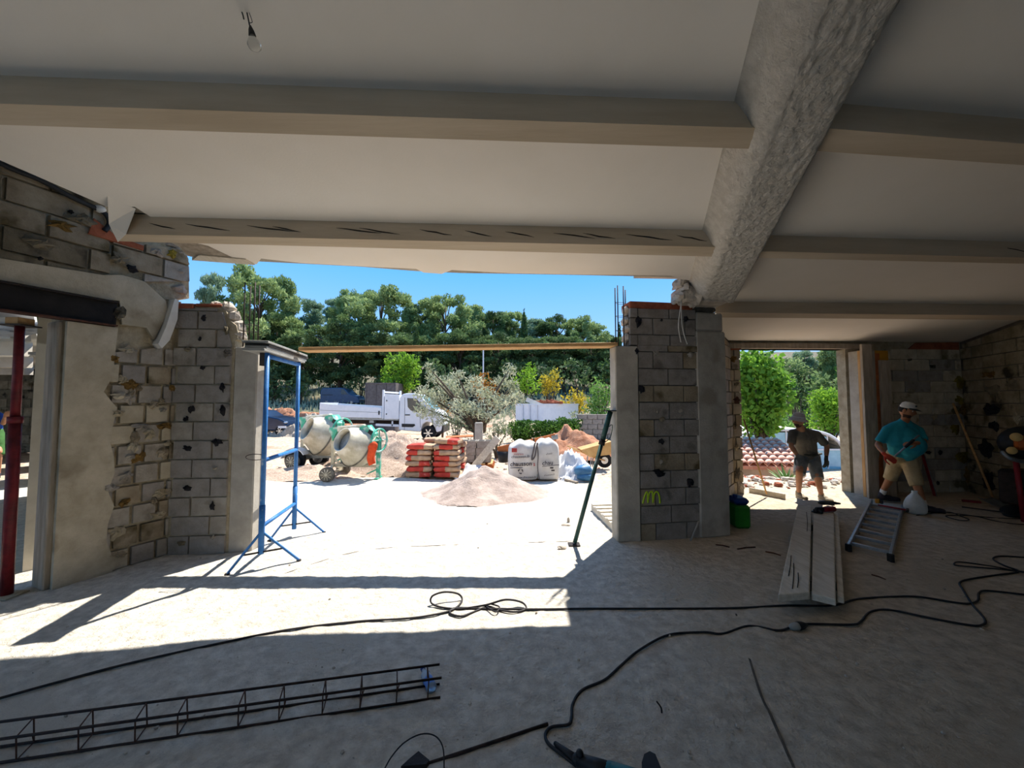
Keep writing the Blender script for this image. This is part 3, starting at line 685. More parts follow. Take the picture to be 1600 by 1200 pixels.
def cracks(o, x0, x1, yf, n, hh=HP):
    for k in range(n):
        x = x0+(x1-x0)*(k+rg.random()*.6)/n; L_ = (x1-x0)/n*rg.uniform(.6, 1.1)
        pts = []
        for t in range(5):
            xx = x+L_*t/4; b_ = R(xx, yf(xx), hh); y_ = rg.uniform(-.004, .004)
            pts.append(Vector((b_.x, b_.y-.003, b_.z+.075+.022*(1-t/2)+y_)))
        MB().tube(pts, [.001, .0045, .006, .0045, .001], 4).build('crack', M['crack'], o)
cracks(o, 215, 1105, lambda x: 366+(x-196)*20/922, 13)
purlin('painted purlin nearest overhead on the right bay', (1262, 198), exl((1300, 207), (1600, 228), 2000), (1262, 235), exl((1285, 240), (1600, 260), 2000), HP)
o, a, b = purlin('cracked painted purlin in the middle of the right bay', (1165, 392), exl((1190, 394), (1600, 403), 1800), (1165, 402.5), exl((1190, 403), (1600, 412), 1800), HP)
cracks(o, 1200, 1620, lambda x: 394+(x-1190)*9/410, 6)
purlin('painted purlin of the right bay nearest the back wall', (1118, 488.5), exl((1160, 489), (1600, 493), 1800), (1118, 496), exl((1160, 496), (1600, 500), 1800), HP)

# ---- back wall with door opening, right wall
W0 = Vector((3.9, 7.06, 0)); W1 = Vector((8.47, 7.22, 0)); BU = (W1-W0).normalized(); BN = Vector((BU.y, -BU.x, 0))
def bw(x, y):
    p = onpl(x, y, W0, BN)-W0; return (p.dot(BU), p.z)
wb_ = struct('wall_back', 'block wall behind the workers with a door opening', 'wall')
dj0 = bw(1159, 650)[0]; dj1 = bw(1327, 650)[0]; zl = bw(1250, 545)[1]; we = (W1-W0).length
ct = lambda u: (lambda p: roofz(p.x, p.y))(W0+BU*u)
slab('wall_core', [(-.1, 0), (dj0, 0), (dj0-.02, .7), (dj0, zl), (dj1, zl), (dj1, 0), (we+.25, 0), (we+.25, ct(we)+.02), (-.1, ct(0)+.02)], W0, BU, Z, BN, -.22, -.03, M['mortarp'], wb_)
x13 = bw(1397, 650)[0]
blocks(wb_, W0, BU, BN, [(x13-.1, 0), (we, 0), (we, ct(we)-.14), (x13-.1, ct(x13)-.14)], [M['blockb'], M['blockb'], M['block2']], bl=.5, bh=.206, off=.1, proud=.0, joint=.005, seed=21)
u0 = bw(1420, 543)[0]
mb = MB(); mb.prism([(u0, ct(u0)-.135), (we-.02, ct(we)-.15), (we-.02, ct(we)-.01), (u0+.15, ct(u0)-.02)], W0, BU, Z, BN, -.04, .005); fixn(mb.build('terracotta_course', M['redbrick'], wb_))
blocks(wb_, W0, BU, BN, [(-.1, 0), (dj0, 0), (dj0, zl-.02), (-.1, zl-.02)], [M['block2'], M['render'], M['blockd']], bl=.3, bh=.206, off=.0, proud=.0, joint=.006, seed=23)
mb = MB(); mb.box(W0+BU*((dj0+dj1)/2)+Z*(zl+.05)-BN*.1, (dj1-dj0+.5, .26, .10), Matrix((BU, -BN, Z)).transposed(), bev=.01); mb.build('lintel', M['woodg'], wb_)
mb = MB(); mb.prism([(-.1, zl-.05), (dj0+.02, zl-.02), (dj0+.02, zl+.09), (-.1, zl+.09)], W0, BU, Z, BN, -.04, .012); fixn(mb.build('terracotta_course', M['redbrick'], wb_))
for x, y, a_, b_, mm in ((1152, 625, .09, .09, 'rust'), (1150, 600, .06, .05, 'blockk'), (1146, 560, .08, .07, 'ochre'), (1148, 665, .05, .07, 'blockk'), (1153, 740, .06, .12, 'mortar'), (1151, 700, .05, .08, 'mortarp'), (1157, 760, .06, .1, 'stone'), (1457, 573, .08, .05, 'blockk'), (1421, 562, .06, .03, 'blockk'), (1423, 611, .09, .06, 'blockd'), (1500, 596, .16, .12, 'yellowglue'), (1498, 625, .13, .10, 'yellowglue'), (1507, 640, .12, .14, 'ochre'), (1492, 670, .1, .12, 'yellowglue'), (1460, 651, .06, .07, 'blockd'), (1450, 707, .06, .05, 'black'), (1468, 707, .06, .06, 'black'), (1502, 712, .16, .13, 'yellowglue'), (1515, 745, .14, .2, 'ochre'), (1465, 755, .03, .05, 'black')):
    s, z = bw(x, y)
    if s > -.1: dab(wb_, W0+BU*s+Z*z+BN*.002, BU, BN, a_, b_, M[mm], rg)
VV = Vector((.42, 1, 0)).normalized(); KN = Vector((-VV.y, VV.x, 0))      # right wall runs back along -VV
wr = struct('wall_right', 'dark-patched block wall at the right', 'wall')
W2 = W1
kt = lambda s: (lambda p: roofz(p.x, p.y))(W2-VV*s)
slab('wall_core', [(-.1, 0), (13, 0), (13, kt(13)+.02), (-.1, kt(0)+.02)], W2, -VV, Z, KN, -.25, -.03, M['mortar'], wr)
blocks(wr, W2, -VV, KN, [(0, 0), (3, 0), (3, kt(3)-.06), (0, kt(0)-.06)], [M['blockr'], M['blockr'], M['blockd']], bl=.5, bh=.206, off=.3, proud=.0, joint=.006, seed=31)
def kw(x, y):
    p = onpl(x, y, W2, KN)-W2; return (p.dot(-VV), p.z)
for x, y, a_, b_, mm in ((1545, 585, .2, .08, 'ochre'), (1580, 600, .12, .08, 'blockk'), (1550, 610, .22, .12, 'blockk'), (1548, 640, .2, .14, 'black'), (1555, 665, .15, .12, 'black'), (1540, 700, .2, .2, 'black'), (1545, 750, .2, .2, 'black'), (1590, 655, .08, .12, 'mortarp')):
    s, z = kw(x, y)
    if 0 <= s < 3: dab(wr, W2-VV*s+Z*z, -VV, KN, a_, b_, M[mm], rg, 'wall_dab')  # irregular dark, ochre and pale dabs on the blocks
# side wall from the column to the back wall, and the room behind the viewer
sw = struct('wall_inner', 'block side wall running from the column to the door wall', 'wall')
S0 = cc+Vector((-.05, .15, 0)); S1 = W0+Vector((.12, 0, 0)); su = (S1-S0); sl_ = su.length; su.normalize(); sn = Vector((su.y, -su.x, 0))
slab('wall_core', [(0, 0), (sl_, 0), (sl_, 2.82), (0, 3.05)], S0, su, Z, sn, -.2, 0, M['mortar'], sw)
blocks(sw, S0, su, sn, [(0, 0), (sl_-.02, 0), (sl_-.02, 2.75), (0, 2.95)], [M['block'], M['blockd']], bh=.206, proud=.02, seed=41)
bk = struct('wall_rear', 'plastered rear wall of the room with wide openings behind the viewer', 'wall')
for x0, x1, z0, z1 in ((-7.4, -6.4, 0, 4.4), (-1.9, -1.4, 0, 4.4), (.4, 5, 0, 4.4), (-6.6, 6, 2.7, 4.4)):
    MB().box(((x0+x1)/2, -6.4, (z0+z1)/2), (x1-x0, .2, z1-z0)).build('wall_panel', M['wallroom'], bk)

# ================================================================ THINGS INSIDE THE ROOM
def tubething(name, label, cat, pts, r, mt, part='cord', loc=None, n=6, group=None):
    o = thing(name, label, cat, loc or pts[0], group); MB().tube(pts, r, n).build(part, mt, o, True); return o
# ---- blue trestle
tb = thing('mason_trestle', 'blue steel trestle frame with splayed legs beside the left post', 'trestle', (-2.58, 4.3, 0))
nb, nf_ = F(355, 899), F(467, 877); mid = (nb+nf_)/2; pn = Vector((mid.x, mid.y, 0)); pn.x = D(413, 700, pn.y).x
fb, ff = F(421, 846), F(506, 833); pf = (fb+ff)/2; pf.x = D(463, 700, pf.y).x
zt1, zt2 = D(412, 549, pn.y).z, D(463, 566, pf.y).z
for p, zt_, zb_ in ((pn, zt1, .14), (pf, zt2, .10)):
    MB().cyl((p.x, p.y, zb_), (p.x, p.y, .62), .028, None, 12).cyl((p.x, p.y, .55), (p.x, p.y, zt_), .023, None, 12).build('upright', M['blue'], tb, True)
for p, a_, b_ in ((pn, nb, nf_), (pf, fb, ff)):
    for q in (a_, b_):
        MB().bar((p.x, p.y, .36), (q.x, q.y, .015), .03, .018).build('leg', M['blue'], tb)
        MB().ell((q.x, q.y, .012), (.025, .025, .012), None, 8, 5).build('foot', M['steel'], tb)
    MB().bar(a_.lerp(p, .42)+Z*.16, b_.lerp(p, .42)+Z*.16, .02, .012).build('brace', M['steel'], tb)
for zz, r_ in ((.41, .02), (1.07, .022), (min(zt1, zt2)-.03, .024)):
    MB().cyl((pn.x, pn.y, zz), (pf.x, pf.y, zz), r_, None, 10).build('crossbar', M['blue'], tb, True)
MB().tube([(pn.x-.1*math.cos(t)-.1, pn.y+.02, 1.1+.03*math.sin(t)) for t in np.linspace(0, 2*PI, 20)[:-1]], .004, 5, closed=True).build('pin_wire', M['rebar'], tb, True)
td = (pf-pn); td.z = 0; td.normalize(); tn = Vector((-td.y, td.x, 0))
base = min(zt1, zt2)
specs = [(.0, .10, .026, M['grey'], 'pale board on the trestle, bottom of the stack', -.05, 1.0), (.027, .10, .03, M['grey'], 'pale board on the trestle, second from the bottom of the stack', .0, 1.03), (.058, .11, .026, M['darkw'], 'dark-edged board on the trestle, second from the top of the stack', .03, 1.0), (.085, .12, .022, M['grey'], 'grey board on the trestle, topmost of the stack', -.02, .97)]
for dz, hw, th, mm, lab, off, ll in specs:
    a_ = pn+td*(-.12+off); b_ = pf+td*(.16*ll+off)
    c_ = (a_+b_)/2-tn*(-.06)+Z*(base+dz+th/2+.002)
    mb = MB(); mb.box(c_, ((b_-a_).length, hw*2, th), Matrix((td, tn, Z)).transposed(), bev=.003)
    o = mb.build('board', mm, origin=c_); setp(o, lab, 'board', 'boards stacked on the trestle')
ztop = base+.118
# bracket under the boards on the post side
MB().box(Vector((pn.x-.05, pn.y+.02, base-.06)), (.05, .05, .14)).build('bracket', M['darkw'], tb)
# ---- long plank bridging from the stack to the right post
a_ = Vector((D(474, 540, 4.72).x, 4.72, ztop+.022)); b_ = Vector((D(962, 540, 4.72).x, 4.73, 2.345+.022))
mb = MB(); mb.bar(a_, b_, .22, .042, bev=.004); o = mb.build('spanning_plank', M['wood'], origin=(a_+b_)/2); setp(o, 'long raw pine plank bridging the wide opening above head height', 'plank')
# ---- green prop leaning on the right post
f0 = F(897, 852); t0 = Vector((q0.x-.035, q0.y+.06, D(947, 643, q0.y).z)); ax = (t0-f0).normalized(); L_ = (t0-f0).length
o = thing('steel_prop', 'dark green steel prop leaning on the post right of the opening', 'prop', f0)
MB().cyl(f0+ax*.03, f0+ax*(L_*.78), .024, None, 12).build('inner_tube', M['greenp'], o, True)
MB().cyl(f0+ax*(L_*.74), t0, .031, None, 12).build('outer_tube', M['greenp'], o, True)
MB().cyl(f0+ax*(L_*.74), f0+ax*(L_*.78), .037, None, 12).build('collar', M['steel'], o, True)
MB().tube(spline([f0+ax*(L_*.76)+Vector((.035, 0, 0)), f0+ax*(L_*.79)+Vector((.09, 0, .02)), f0+ax*(L_*.88)+Vector((.075, 0, .02)), f0+ax*(L_*.88)+Vector((.03, 0, 0))], 5), .005, 5).build('handle', M['greenp'], o, True)
MB().box(f0+Z*.012, (.13, .11, .01)).build('foot_plate', M['steel'], o)
MB().box(t0+Z*.008, (.12, .12, .012)).build('head_plate', M['steel'], o)
# ---- red prop under the lintel
rb0 = F(10, 932); rt0 = Vector((D(36, 505, rb0.y).x, rb0.y-.02, 2.40-.075)); ax = (rt0-rb0).normalized(); L_ = (rt0-rb0).length
o = thing('steel_prop', 'dark red steel prop holding up the left lintel', 'prop', rb0)
MB().cyl(rb0+ax*.02, rb0+ax*(L_*.66), .040, None, 14).build('outer_tube', M['redp'], o, True)
MB().cyl(rb0+ax*(L_*.66), rt0, .031, None, 14).build('inner_tube', M['redp'], o, True)
MB().cyl(rb0+ax*(L_*.635), rb0+ax*(L_*.66), .048, None, 14).build('collar', M['redp'], o, True)
MB().box(rb0+Z*.012, (.2, .16, .012)).build('foot_plate', M['mortarp'], o)
MB().box(rt0+Z*.004, (.2, .16, .01)).build('head_plate', M['steel'], o)
mb = MB(); mb.box((0, 0, 0), (.12, .12, .06), bev=.005); o = mb.build('wood_packer', M['wood'], origin=(0, 0, 0)); o.location = rt0+Z*.041; setp(o, 'small wood block between the red prop and the steel lintel', 'block')
# ---- loose wires by the column
for lab, pts in (('white electric wire hanging beside the column, longer of the pair', [(1062, 440), (1064, 465), (1065, 500), (1068, 520), (1074, 538)]), ('white electric wire hanging beside the column, looped to the left', [(1070, 440), (1066, 465), (1062, 490), (1060, 510), (1064, 535)])):
    tubething('electric_wire', lab, 'wire', spline([D(x, y, 4.60) for x, y in pts], 5), .006, M['cablew'], 'wire')
tubething('steel_offcut', 'pale stick leaning at the foot of the block pillar', 'stick', [F(1079, 845), D(1092, 814, 4.72)], .011, M['grey'], 'rod')
# ---- ceiling bulb
bp0 = R(386, 20); bx = thing('pendant_bulb', 'bare clear bulb hanging from the ceiling by its wires', 'lamp', bp0)
dv = bp0.y; P_ = lambda x, y: D(x, y, dv)
MB().tube(spline([bp0, P_(388, 30), P_(390, 40)], 4), .003, 5).build('wire', M['plastic'], bx, True)
MB().tube(spline([bp0+Vector((.01, 0, 0)), P_(393, 30), P_(394, 35), P_(390, 36)], 4), .0015, 5).build('wire', M['plastic'], bx, True)
MB().tube(spline([R(378, 19), P_(380, 25), P_(381, 30)], 4), .003, 5).build('wire', M['plastic'], bx, True)
ax = (P_(399, 78)-P_(391, 40)).normalized(); s0_ = P_(391, 40); Lb = (P_(399, 78)-s0_).length
MB().lathe([(.004, 0), (.011, .02*Lb/.1), (.013, .32*Lb), (.015, .42*Lb), (.014, .44*Lb)], s0_, ax, 14, capa=True, capb=True).build('socket', M['darkw'], bx, True)
MB().lathe([(.012, .44*Lb), (.014, .5*Lb), (.024, .68*Lb), (.028, .8*Lb), (.025, .9*Lb), (.014, .98*Lb), (.001, Lb)], s0_, ax, 16).build('bulb', M['bulbg'], bx, True)
# ---- leaning boards at the door
jb = D(1337, 770, 7.0)
jp = post('door_post', 'cast concrete post on the right side of the door opening', (bw(1337, 700)[0]*BU.x+W0.x+.03, W0.y+BU.y*2.3-.16), .27, .26, 2.60, M['conc'])
def upright(label, x0, x1, yt, d, mt, th=.05, lean=.06, name='upright_plank'):
    xb = D((x0+x1)/2+5, 770, d).x; xt = D((x0+x1)/2, yt, d).x; zt_ = D((x0+x1)/2, yt, d+lean).z; w = (x1-x0)/600*d
    a_ = Vector((xb, d, .008)); b_ = Vector((xt, d+lean, zt_))
    mb = MB(); mb.bar(a_, b_, w, th, up=(0, -1, 0), bev=.004); o = mb.build(name, mt, origin=a_); setp(o, label, 'plank', 'planks leaning beside the door')
upright('narrow pale plank standing against the door post', 1346, 1352, 548, 6.82, M['woodv'], .06, .06)
upright('tall pine plank standing right of the door post', 1351, 1367, 538, 6.72, M['woodg'], .05, .08)
upright('orange-brown plank standing behind the tall pine plank', 1369, 1378, 552, 6.86, M['orangew'], .03, .06)
upright('yellow formwork panel standing behind the planks by the door', 1367, 1391, 548, 6.92, M['yellowp'], .025, .05, 'formwork_panel')
upright('shorter weathered plank standing at the right end by the door', 1379, 1395, 563, 6.8, M['woodg'], .04, .07)
# ---- screed rake, shovel, red bar
h0 = F(1171, 770); h1 = F(1227, 781); hm = F(1198, 777)
o = thing('screed_rake', 'long wooden screed rake leaning on the pillar left of the door', 'rake', hm)
MB().bar(h0+Z*.05, h1+Z*.05, .035, .10, bev=.005).build('head', M['woodgl'], o)
MB().cyl(hm+Z*.06, D(1162, 655, 6.6), .014, None, 8).build('handle', M['wood'], o, True)
sb = F(1553, 786); st_ = D(1489, 630, 6.9)
o = thing('shovel', 'shovel with pale yellow handle leaning in the dark right corner', 'shovel', sb)
MB().cyl(sb+Z*.06, st_, .016, None, 8).build('handle', M['wood'], o, True)
c_ = F(1556, 793)
vs = []
for i_ in range(6):
    for j_ in range(7):
        u_ = j_/6-.5; v_ = i_/5; w_ = .12+.03*v_-(.03*(v_ > .9))
        vs.append((c_.x+u_*2*w_, c_.y+.14-v_*.26, .10-.085*v_+.10*u_*u_))
fs = [(i_*7+j_, i_*7+j_+1, i_*7+j_+8, i_*7+j_+7) for i_ in range(5) for j_ in range(6)]
mb = MB(); mb.add(vs, fs); ob = mb.build('blade', M['galv'], o, True); k_ = ob.modifiers.new('t', 'SOLIDIFY'); k_.thickness = .006; bake(ob)
a_ = F(1461, 776)+Z*.015; b_ = D(1436, 690, 6.9)
o = thing('spirit_level', 'dark red straight bar leaning on the wall behind the man in teal', 'level', a_)
MB().bar(a_, b_, .05, .024, bev=.003).build('bar', M['mred'], o)
MB().bar(a_-Vector((0, .03, 0)), b_-Vector((0, .03, 0)), .012, .012).build('edge', M['alu'], o)
o = thing('fallen_offcut', 'low red-brown offcut lying at the foot of the right wall', 'offcut', F(1525, 782))
MB().bar(F(1503, 784)+Z*.02, F(1533, 787)+Z*.02, .06, .035, bev=.005).build('piece', M['mred'], o)
# ---- three painted planks with tools on top
def fplank(label, nl, nr, fl_, fr, zt_, th, mt):
    p = [F(*t, zt_) for t in (nl, nr, fr, fl_)]
    mb = MB(); vs = [v for v in p]+[v-Z*th for v in p]
    mb.add(vs, [(0, 1, 2, 3), (7, 6, 5, 4), (0, 4, 5, 1), (1, 5, 6, 2), (2, 6, 7, 3), (3, 7, 4, 0)])
    c_ = sum(p, Vector())/4; o = thing('floor_plank', label, 'plank', (c_.x, c_.y, zt_-th), 'dusty planks laid side by side'); ob = fixn(mb.build('plank', mt, o))
    k_ = ob.modifiers.new('b', 'BEVEL'); k_.width = .008; k_.segments = 2; bake(ob); return o, p
o, pA = fplank('broad cracked dusty plank on the floor, leftmost of the three', (1216, 929), (1265, 925), (1246, 791), (1268, 789), .17, .06, M['woodgl'])
for x0, y0, x1, y1 in ((1238, 920, 1240, 880), (1246, 918, 1247, 895), (1232, 900, 1236, 868), (1260, 800, 1261, 830)):
    MB().tube(spline([F(x0, y0, .1715), F((x0+x1)/2+1, (y0+y1)/2, .1715), F(x1, y1, .1715)], 4), .004, 4).build('crack', M['crack'], o)
o, pB = fplank('smooth dusty plank on the floor, middle one of the three', (1268, 927), (1306, 936), (1271, 793), (1303, 797), .155, .055, M['woodgl'])
o, pC = fplank('narrow dusty plank on the floor, rightmost of the three', (1308, 931), (1319, 934), (1300, 800), (1310, 802), .12, .05, M['woodgl'])
for q_, zz, lab in ((.16, .05, 'timber bearer under the near end of the three planks'), (.8, .05, 'timber bearer under the far end of the three planks')):
    a_ = pA[0].lerp(pA[3], q_); b_ = pC[1].lerp(pC[2], q_); a_.z = b_.z = .045; a_ = a_.lerp(b_, .08); b_ = b_.lerp(a_, .12)
    mb = MB(); mb.bar(a_, b_, .07, .06); setp(mb.build('bearer', M['darkw'], origin=a_), lab, 'timber')
mb = MB(); a_ = pA[0].lerp(pA[3], .17); a_.z = .092; b_ = pA[1].lerp(pA[2], .17); b_.z = .092; mb.bar(a_, b_, .06, .034); setp(mb.build('packer', M['woodg'], origin=a_), 'thin packer wedged under the leftmost dusty plank', 'packer')
zz = .155
g0 = F(1277, 801, zz); g1 = F(1301, 800, zz); gd = (g1-g0).normalized()
o = thing('angle_grinder', 'black and dark red angle grinder lying on the middle plank', 'grinder', g0)
MB().limb([g0+gd*.08+Z*.04, g0+gd*.25+Z*.04], [.033, .036], 10).build('body', M['mred'], o, True)
MB().limb([g0+Z*.04, g0+gd*.08+Z*.042], [.034, .032], 10).cyl(g0+Z*.002-gd*.02, g0+Z*.045-gd*.02, .035, .03, 12).build('gear_head', M['plastic'], o, True)
MB().cyl(g0-gd*.02+Z*.006, g0-gd*.02+Z*.012, .055, None, 16).build('disc', M['steel'], o, True)
MB().limb([g0+Z*.04, g0+Vector((-.02, -.1, .03))], [.014, .018], 8).build('side_handle', M['plastic'], o, True)
c_ = F(1291, 789, zz)
o = thing('work_glove', 'dusty grey work gloves lying on the far end of the middle plank', 'glove', c_)
ob = MB().ell(c_+Z*.03, (.13, .05, .03)).limb([c_+Vector((.08, 0, .03)), c_+Vector((.19, -.02, .025))], [.03, .014]).limb([c_+Vector((.07, .03, .03)), c_+Vector((.17, .06, .025))], [.025, .013]).limb([c_+Vector((-.02, -.03, .03)), c_+Vector((.04, -.09, .022))], [.022, .014]).build('cloth', M['gloved'], o); melt(ob, .012, 3)
# ---- aluminium ladder lying on the floor
nl, nr, flx, frx = F(1326, 862), F(1392, 878), F(1362, 788), F(1411, 797)
o = thing('ladder', 'aluminium ladder lying on the floor beside the dusty planks', 'ladder', (nl+frx)/2)
for a_, b_ in ((nl, flx), (nr, frx)): MB().bar(a_+Z*.05, b_+Z*.05, .028, .075, bev=.004).build('stile', M['alu'], o)
for k in range(8):
    t = .05+.12*k; MB().bar(nl.lerp(flx, t)+Z*.055, nr.lerp(frx, t)+Z*.055, .032, .03).build('rung', M['alu'], o)
for p in (nl, nr): MB().box(p+Z*.04, (.045, .05, .09), bev=.006).build('rubber_foot', M['plastic'], o)
c_ = flx.lerp(nl, .10).lerp(frx.lerp(nr, .10), .25); d2 = (frx-flx).normalized(); d1 = (flx-nl).normalized()
o = thing('tape_measure', 'yellow and black tape measure resting on the far end of the ladder', 'tape measure', c_+Z*.088)
MB().box(c_+Z*.125, (.06, .045, .07), Matrix((d2, d1, Z)).transposed(), bev=.01).build('case', M['yellowp'], o)
MB().box(c_+d2*.05+Z*.12, (.045, .04, .055), Matrix((d2, d1, Z)).transposed(), bev=.01).build('grip', M['plastic'], o)
c_ = flx.lerp(nl, .16).lerp(frx.lerp(nr, .16), .3)
o = thing('hammer', 'small hammer with red-banded handle lying across the ladder', 'hammer', c_+Z*.088)
MB().cyl(c_+Z*.10, c_+d2*.32+Z*.10, .013, None, 8).build('handle', M['mred'], o, True)
MB().bar(c_+d2*.33+d1*.05+Z*.105, c_+d2*.33-d1*.08+Z*.105, .03, .03, bev=.004).build('head', M['steel'], o)
# ---- white plastic bag
c_ = F(1431, 804)
c_.x += .02
o = thing('plastic_bag', 'full white plastic bag on the floor by the shoes of the man in teal', 'bag', c_)
mb = MB(); n_ = 20; vs = []; prof = [(.02, 0), (.11, .005), (.135, .05), (.135, .12), (.12, .19), (.085, .25), (.045, .29), (.03, .32), (.045, .345), (.01, .34)]
for r_, h_ in prof:
    for i_ in range(n_):
        t = 2*PI*i_/n_; q = r_*(1+.06*math.sin(5*t+h_*9)+.05*math.sin(9*t-h_*20)); vs.append((c_.x+q*math.cos(t), c_.y+.02+q*.9*math.sin(t), h_+.004))
fs = [(i_*n_+j_, i_*n_+(j_+1) % n_, (i_+1)*n_+(j_+1) % n_, (i_+1)*n_+j_) for i_ in range(len(prof)-1) for j_ in range(n_)]; mb.add(vs, fs); subd(fixn(mb.build('sack', M['pbag'], o)), 1)
# ---- green canister behind the column
c_ = F(1152, 822); c_.x += .02
o = thing('canister', 'green plastic canister with dark blue top behind the column', 'canister', c_)
MB().box(c_+Z*.15, (.20, .26, .30), bev=.03).build('body', M['greenj'], o)
MB().box(c_+Z*.345, (.19, .24, .09), bev=.035).build('lid', M['bluej'], o)
MB().cyl(c_+Vector((-.04, 0, .38)), c_+Vector((-.04, 0, .42)), .03, None, 12).build('cap', M['bluej'], o, True)
# ---- dark machine and black heap at the right edge
d_ = 5.5; P_ = lambda x, y, dd=0: D(x, y, d_+dd)
c_ = P_(1592, 805); c_.z = 0
o = thing('site_machine', 'dark wheeled site machine with round orange lamps at the right edge', 'machine', c_)
MB().ell(P_(1604, 692), (.36, .2, .24), None, 16, 10).build('hood', M['plastic'], o, True)
MB().box(P_(1600, 692, -.16), (.22, .12, .20), bev=.04).build('front_cover', M['orangep'], o)
for x, y, r_ in ((1588, 683, .058), (1581, 704, .05)):
    MB().cyl(P_(x, y, -.25), P_(x, y, -.12), r_, None, 16).cyl(P_(x, y, -.26), P_(x, y, -.24), r_*.8, None, 16).build('lamp', M['cream'], o, True)
MB().tube(spline([P_(1566, 706, -.1), P_(1578, 716, -.2), P_(1600, 722, -.2), P_(1622, 722, -.2)], 5), .025, 7).build('bumper', M['galv'], o, True)
for x, y in ((1582, 752), (1618, 752)): MB().cyl(Vector((P_(x, y).x, d_-.1, 0)), Vector((P_(x, y).x, d_-.05, P_(x, 716).z)), .03, None, 8).build('leg', M['mred'], o, True)
MB().box(Vector((P_(1606, 750).x, d_+.05, .45)), (.42, .3, .5), bev=.04).build('engine_block', M['steel'], o)
c_ = F(1588, 808)
o = thing('tool_bag', 'black tool bag heaped at the right edge of the floor', 'bag', c_)
ob = MB().ell(c_+Vector((.12, .05, .07)), (.26, .14, .10)).ell(c_+Vector((-.02, -.02, .04)), (.18, .11, .05)).ell(c_+Vector((.2, .1, .13)), (.12, .1, .09)).limb([c_+Vector((-.1, 0, .05)), c_+Vector((.1, .05, .2)), c_+Vector((.26, .1, .26))], [.015, .02, .03]).build('cloth', M['plastic'], o); melt(ob, .02, 3)
o = thing('flat_bar', 'dark flat bar lying on the floor towards the black tool bag', 'bar', F(1505, 795)); MB().bar(F(1503, 794)+Z*.02, F(1572, 804)+Z*.03, .03, .012).build('bar', M['steel'], o)
o = thing('shallow_tub', 'pale grey shallow tub lying behind the black tool bag', 'tub', F(1593, 778)); MB().cyl(F(1596, 779)+Z*.005, F(1596, 779)+Z*.05, .17, .16, 20).build('rim', M['pbag'], o, True)
# ---- extension cords
def cord(label, px, r=.008, z=.014, extra=None, n=7):
    pts = spline([F(x, y, zz_) for x, y, zz_ in [(p+(z,)) if len(p) == 2 else p for p in px]], n)
    o = thing('extension_cord', label, 'cord', F(px[0][0], px[0][1]), 'black extension cords'); MB().tube(pts, r, 6).build('cable', M['cable'], o, True); return o
o = cord('black extension cord stretched from left to the looped coil and on under the planks', [(-60, 1108), (0, 1091), (90, 1066), (200, 1037), (330, 1008), (450, 984), (560, 971), (640, 966), (690, 958), (712, 950), (722, 938), (716, 928, .05), (695, 925, .08), (676, 931, .07), (674, 942, .03), (690, 949), (720, 951), (760, 945, .03), (790, 937, .06), (815, 941, .04), (822, 951), (805, 956), (780, 953), (762, 948), (738, 957), (720, 963), (703, 958), (712, 950), (750, 951), (830, 952), (920, 951), (1040, 951), (1150, 950), (1230, 946), (1300, 946), (1340, 936), (1400, 932), (1440, 933), (1490, 941), (1515, 943), (1528, 938), (1530, 926), (1545, 923), (1600, 929), (1700, 940)])
MB().tube(spline([F(760, 948, .025), F(775, 956, .03), F(780, 948, .03), F(768, 944, .03)], 5), .006, 5).build('tie', M['cable'], o, True)
o = cord('black extension cord winding from the bottom tool past a grey connector', [(900, 1196), (880, 1180), (858, 1163), (852, 1148), (862, 1136), (888, 1132), (893, 1120), (895, 1100), (910, 1078), (945, 1062), (970, 1040), (1000, 1015), (1045, 992), (1100, 988), (1130, 990), (1170, 978), (1215, 985), (1237, 980), (1262, 975), (1330, 976), (1345, 971), (1360, 956), (1390, 953), (1450, 965), (1510, 976), (1533, 977), (1539, 968), (1520, 945), (1505, 922), (1500, 910), (1520, 904), (1560, 898), (1592, 893), (1570, 884), (1552, 874), (1562, 869), (1600, 871), (1650, 876)])
c0, c1 = F(1234, 980, .025), F(1262, 976, .025)
MB().lathe([(.010, 0), (.022, .02), (.027, .05), (.027, .07)], c0, c1-c0, 12, capa=True, capb=True).build('connector', M['grey'], o, True)
MB().lathe([(.028, .068), (.03, .075), (.026, .11), (.012, .15)], c0, c1-c0, 12, capa=True, capb=True).build('connector', M['plastic'], o, True)
cord('black extension cord looping at the right edge of the floor', [(1700, 908), (1600, 894), (1560, 889), (1500, 884), (1491, 881), (1500, 878), (1545, 884), (1590, 892), (1650, 900)], .007)
cord('thin black cord running from the man in teal to the right edge', [(1452, 797), (1490, 802), (1540, 808), (1600, 811), (1660, 812)], .006)
cord('thin black cord looped behind the white bag towards the right', [(1432, 805), (1480, 800), (1500, 806), (1514, 812), (1500, 813), (1478, 806), (1520, 806), (1555, 814), (1590, 819), (1640, 820)], .006)
# ---- rebar cage on the floor
def pl2(xa, ya, xb, yb, z): return F(xa, ya, z), F(xb, yb, z)
n0, n1 = F(0, 1196), F(688, 1093)             # near bottom bar
f0_, f1_ = F(0, 1171), F(687, 1072)           # far bottom bar
hgt = .13
o = thing('rebar_cage', 'long four-bar rebar cage lying across the floor at lower left', 'rebar', n0.lerp(f1_, .5))
def exb(a, b, t): return a+(b-a)*t
bars = []
for a_, b_ in ((n0, n1), (f0_, f1_)):
    for zz in (.015, hgt): bars.append((a_+Z*zz, b_+Z*zz))
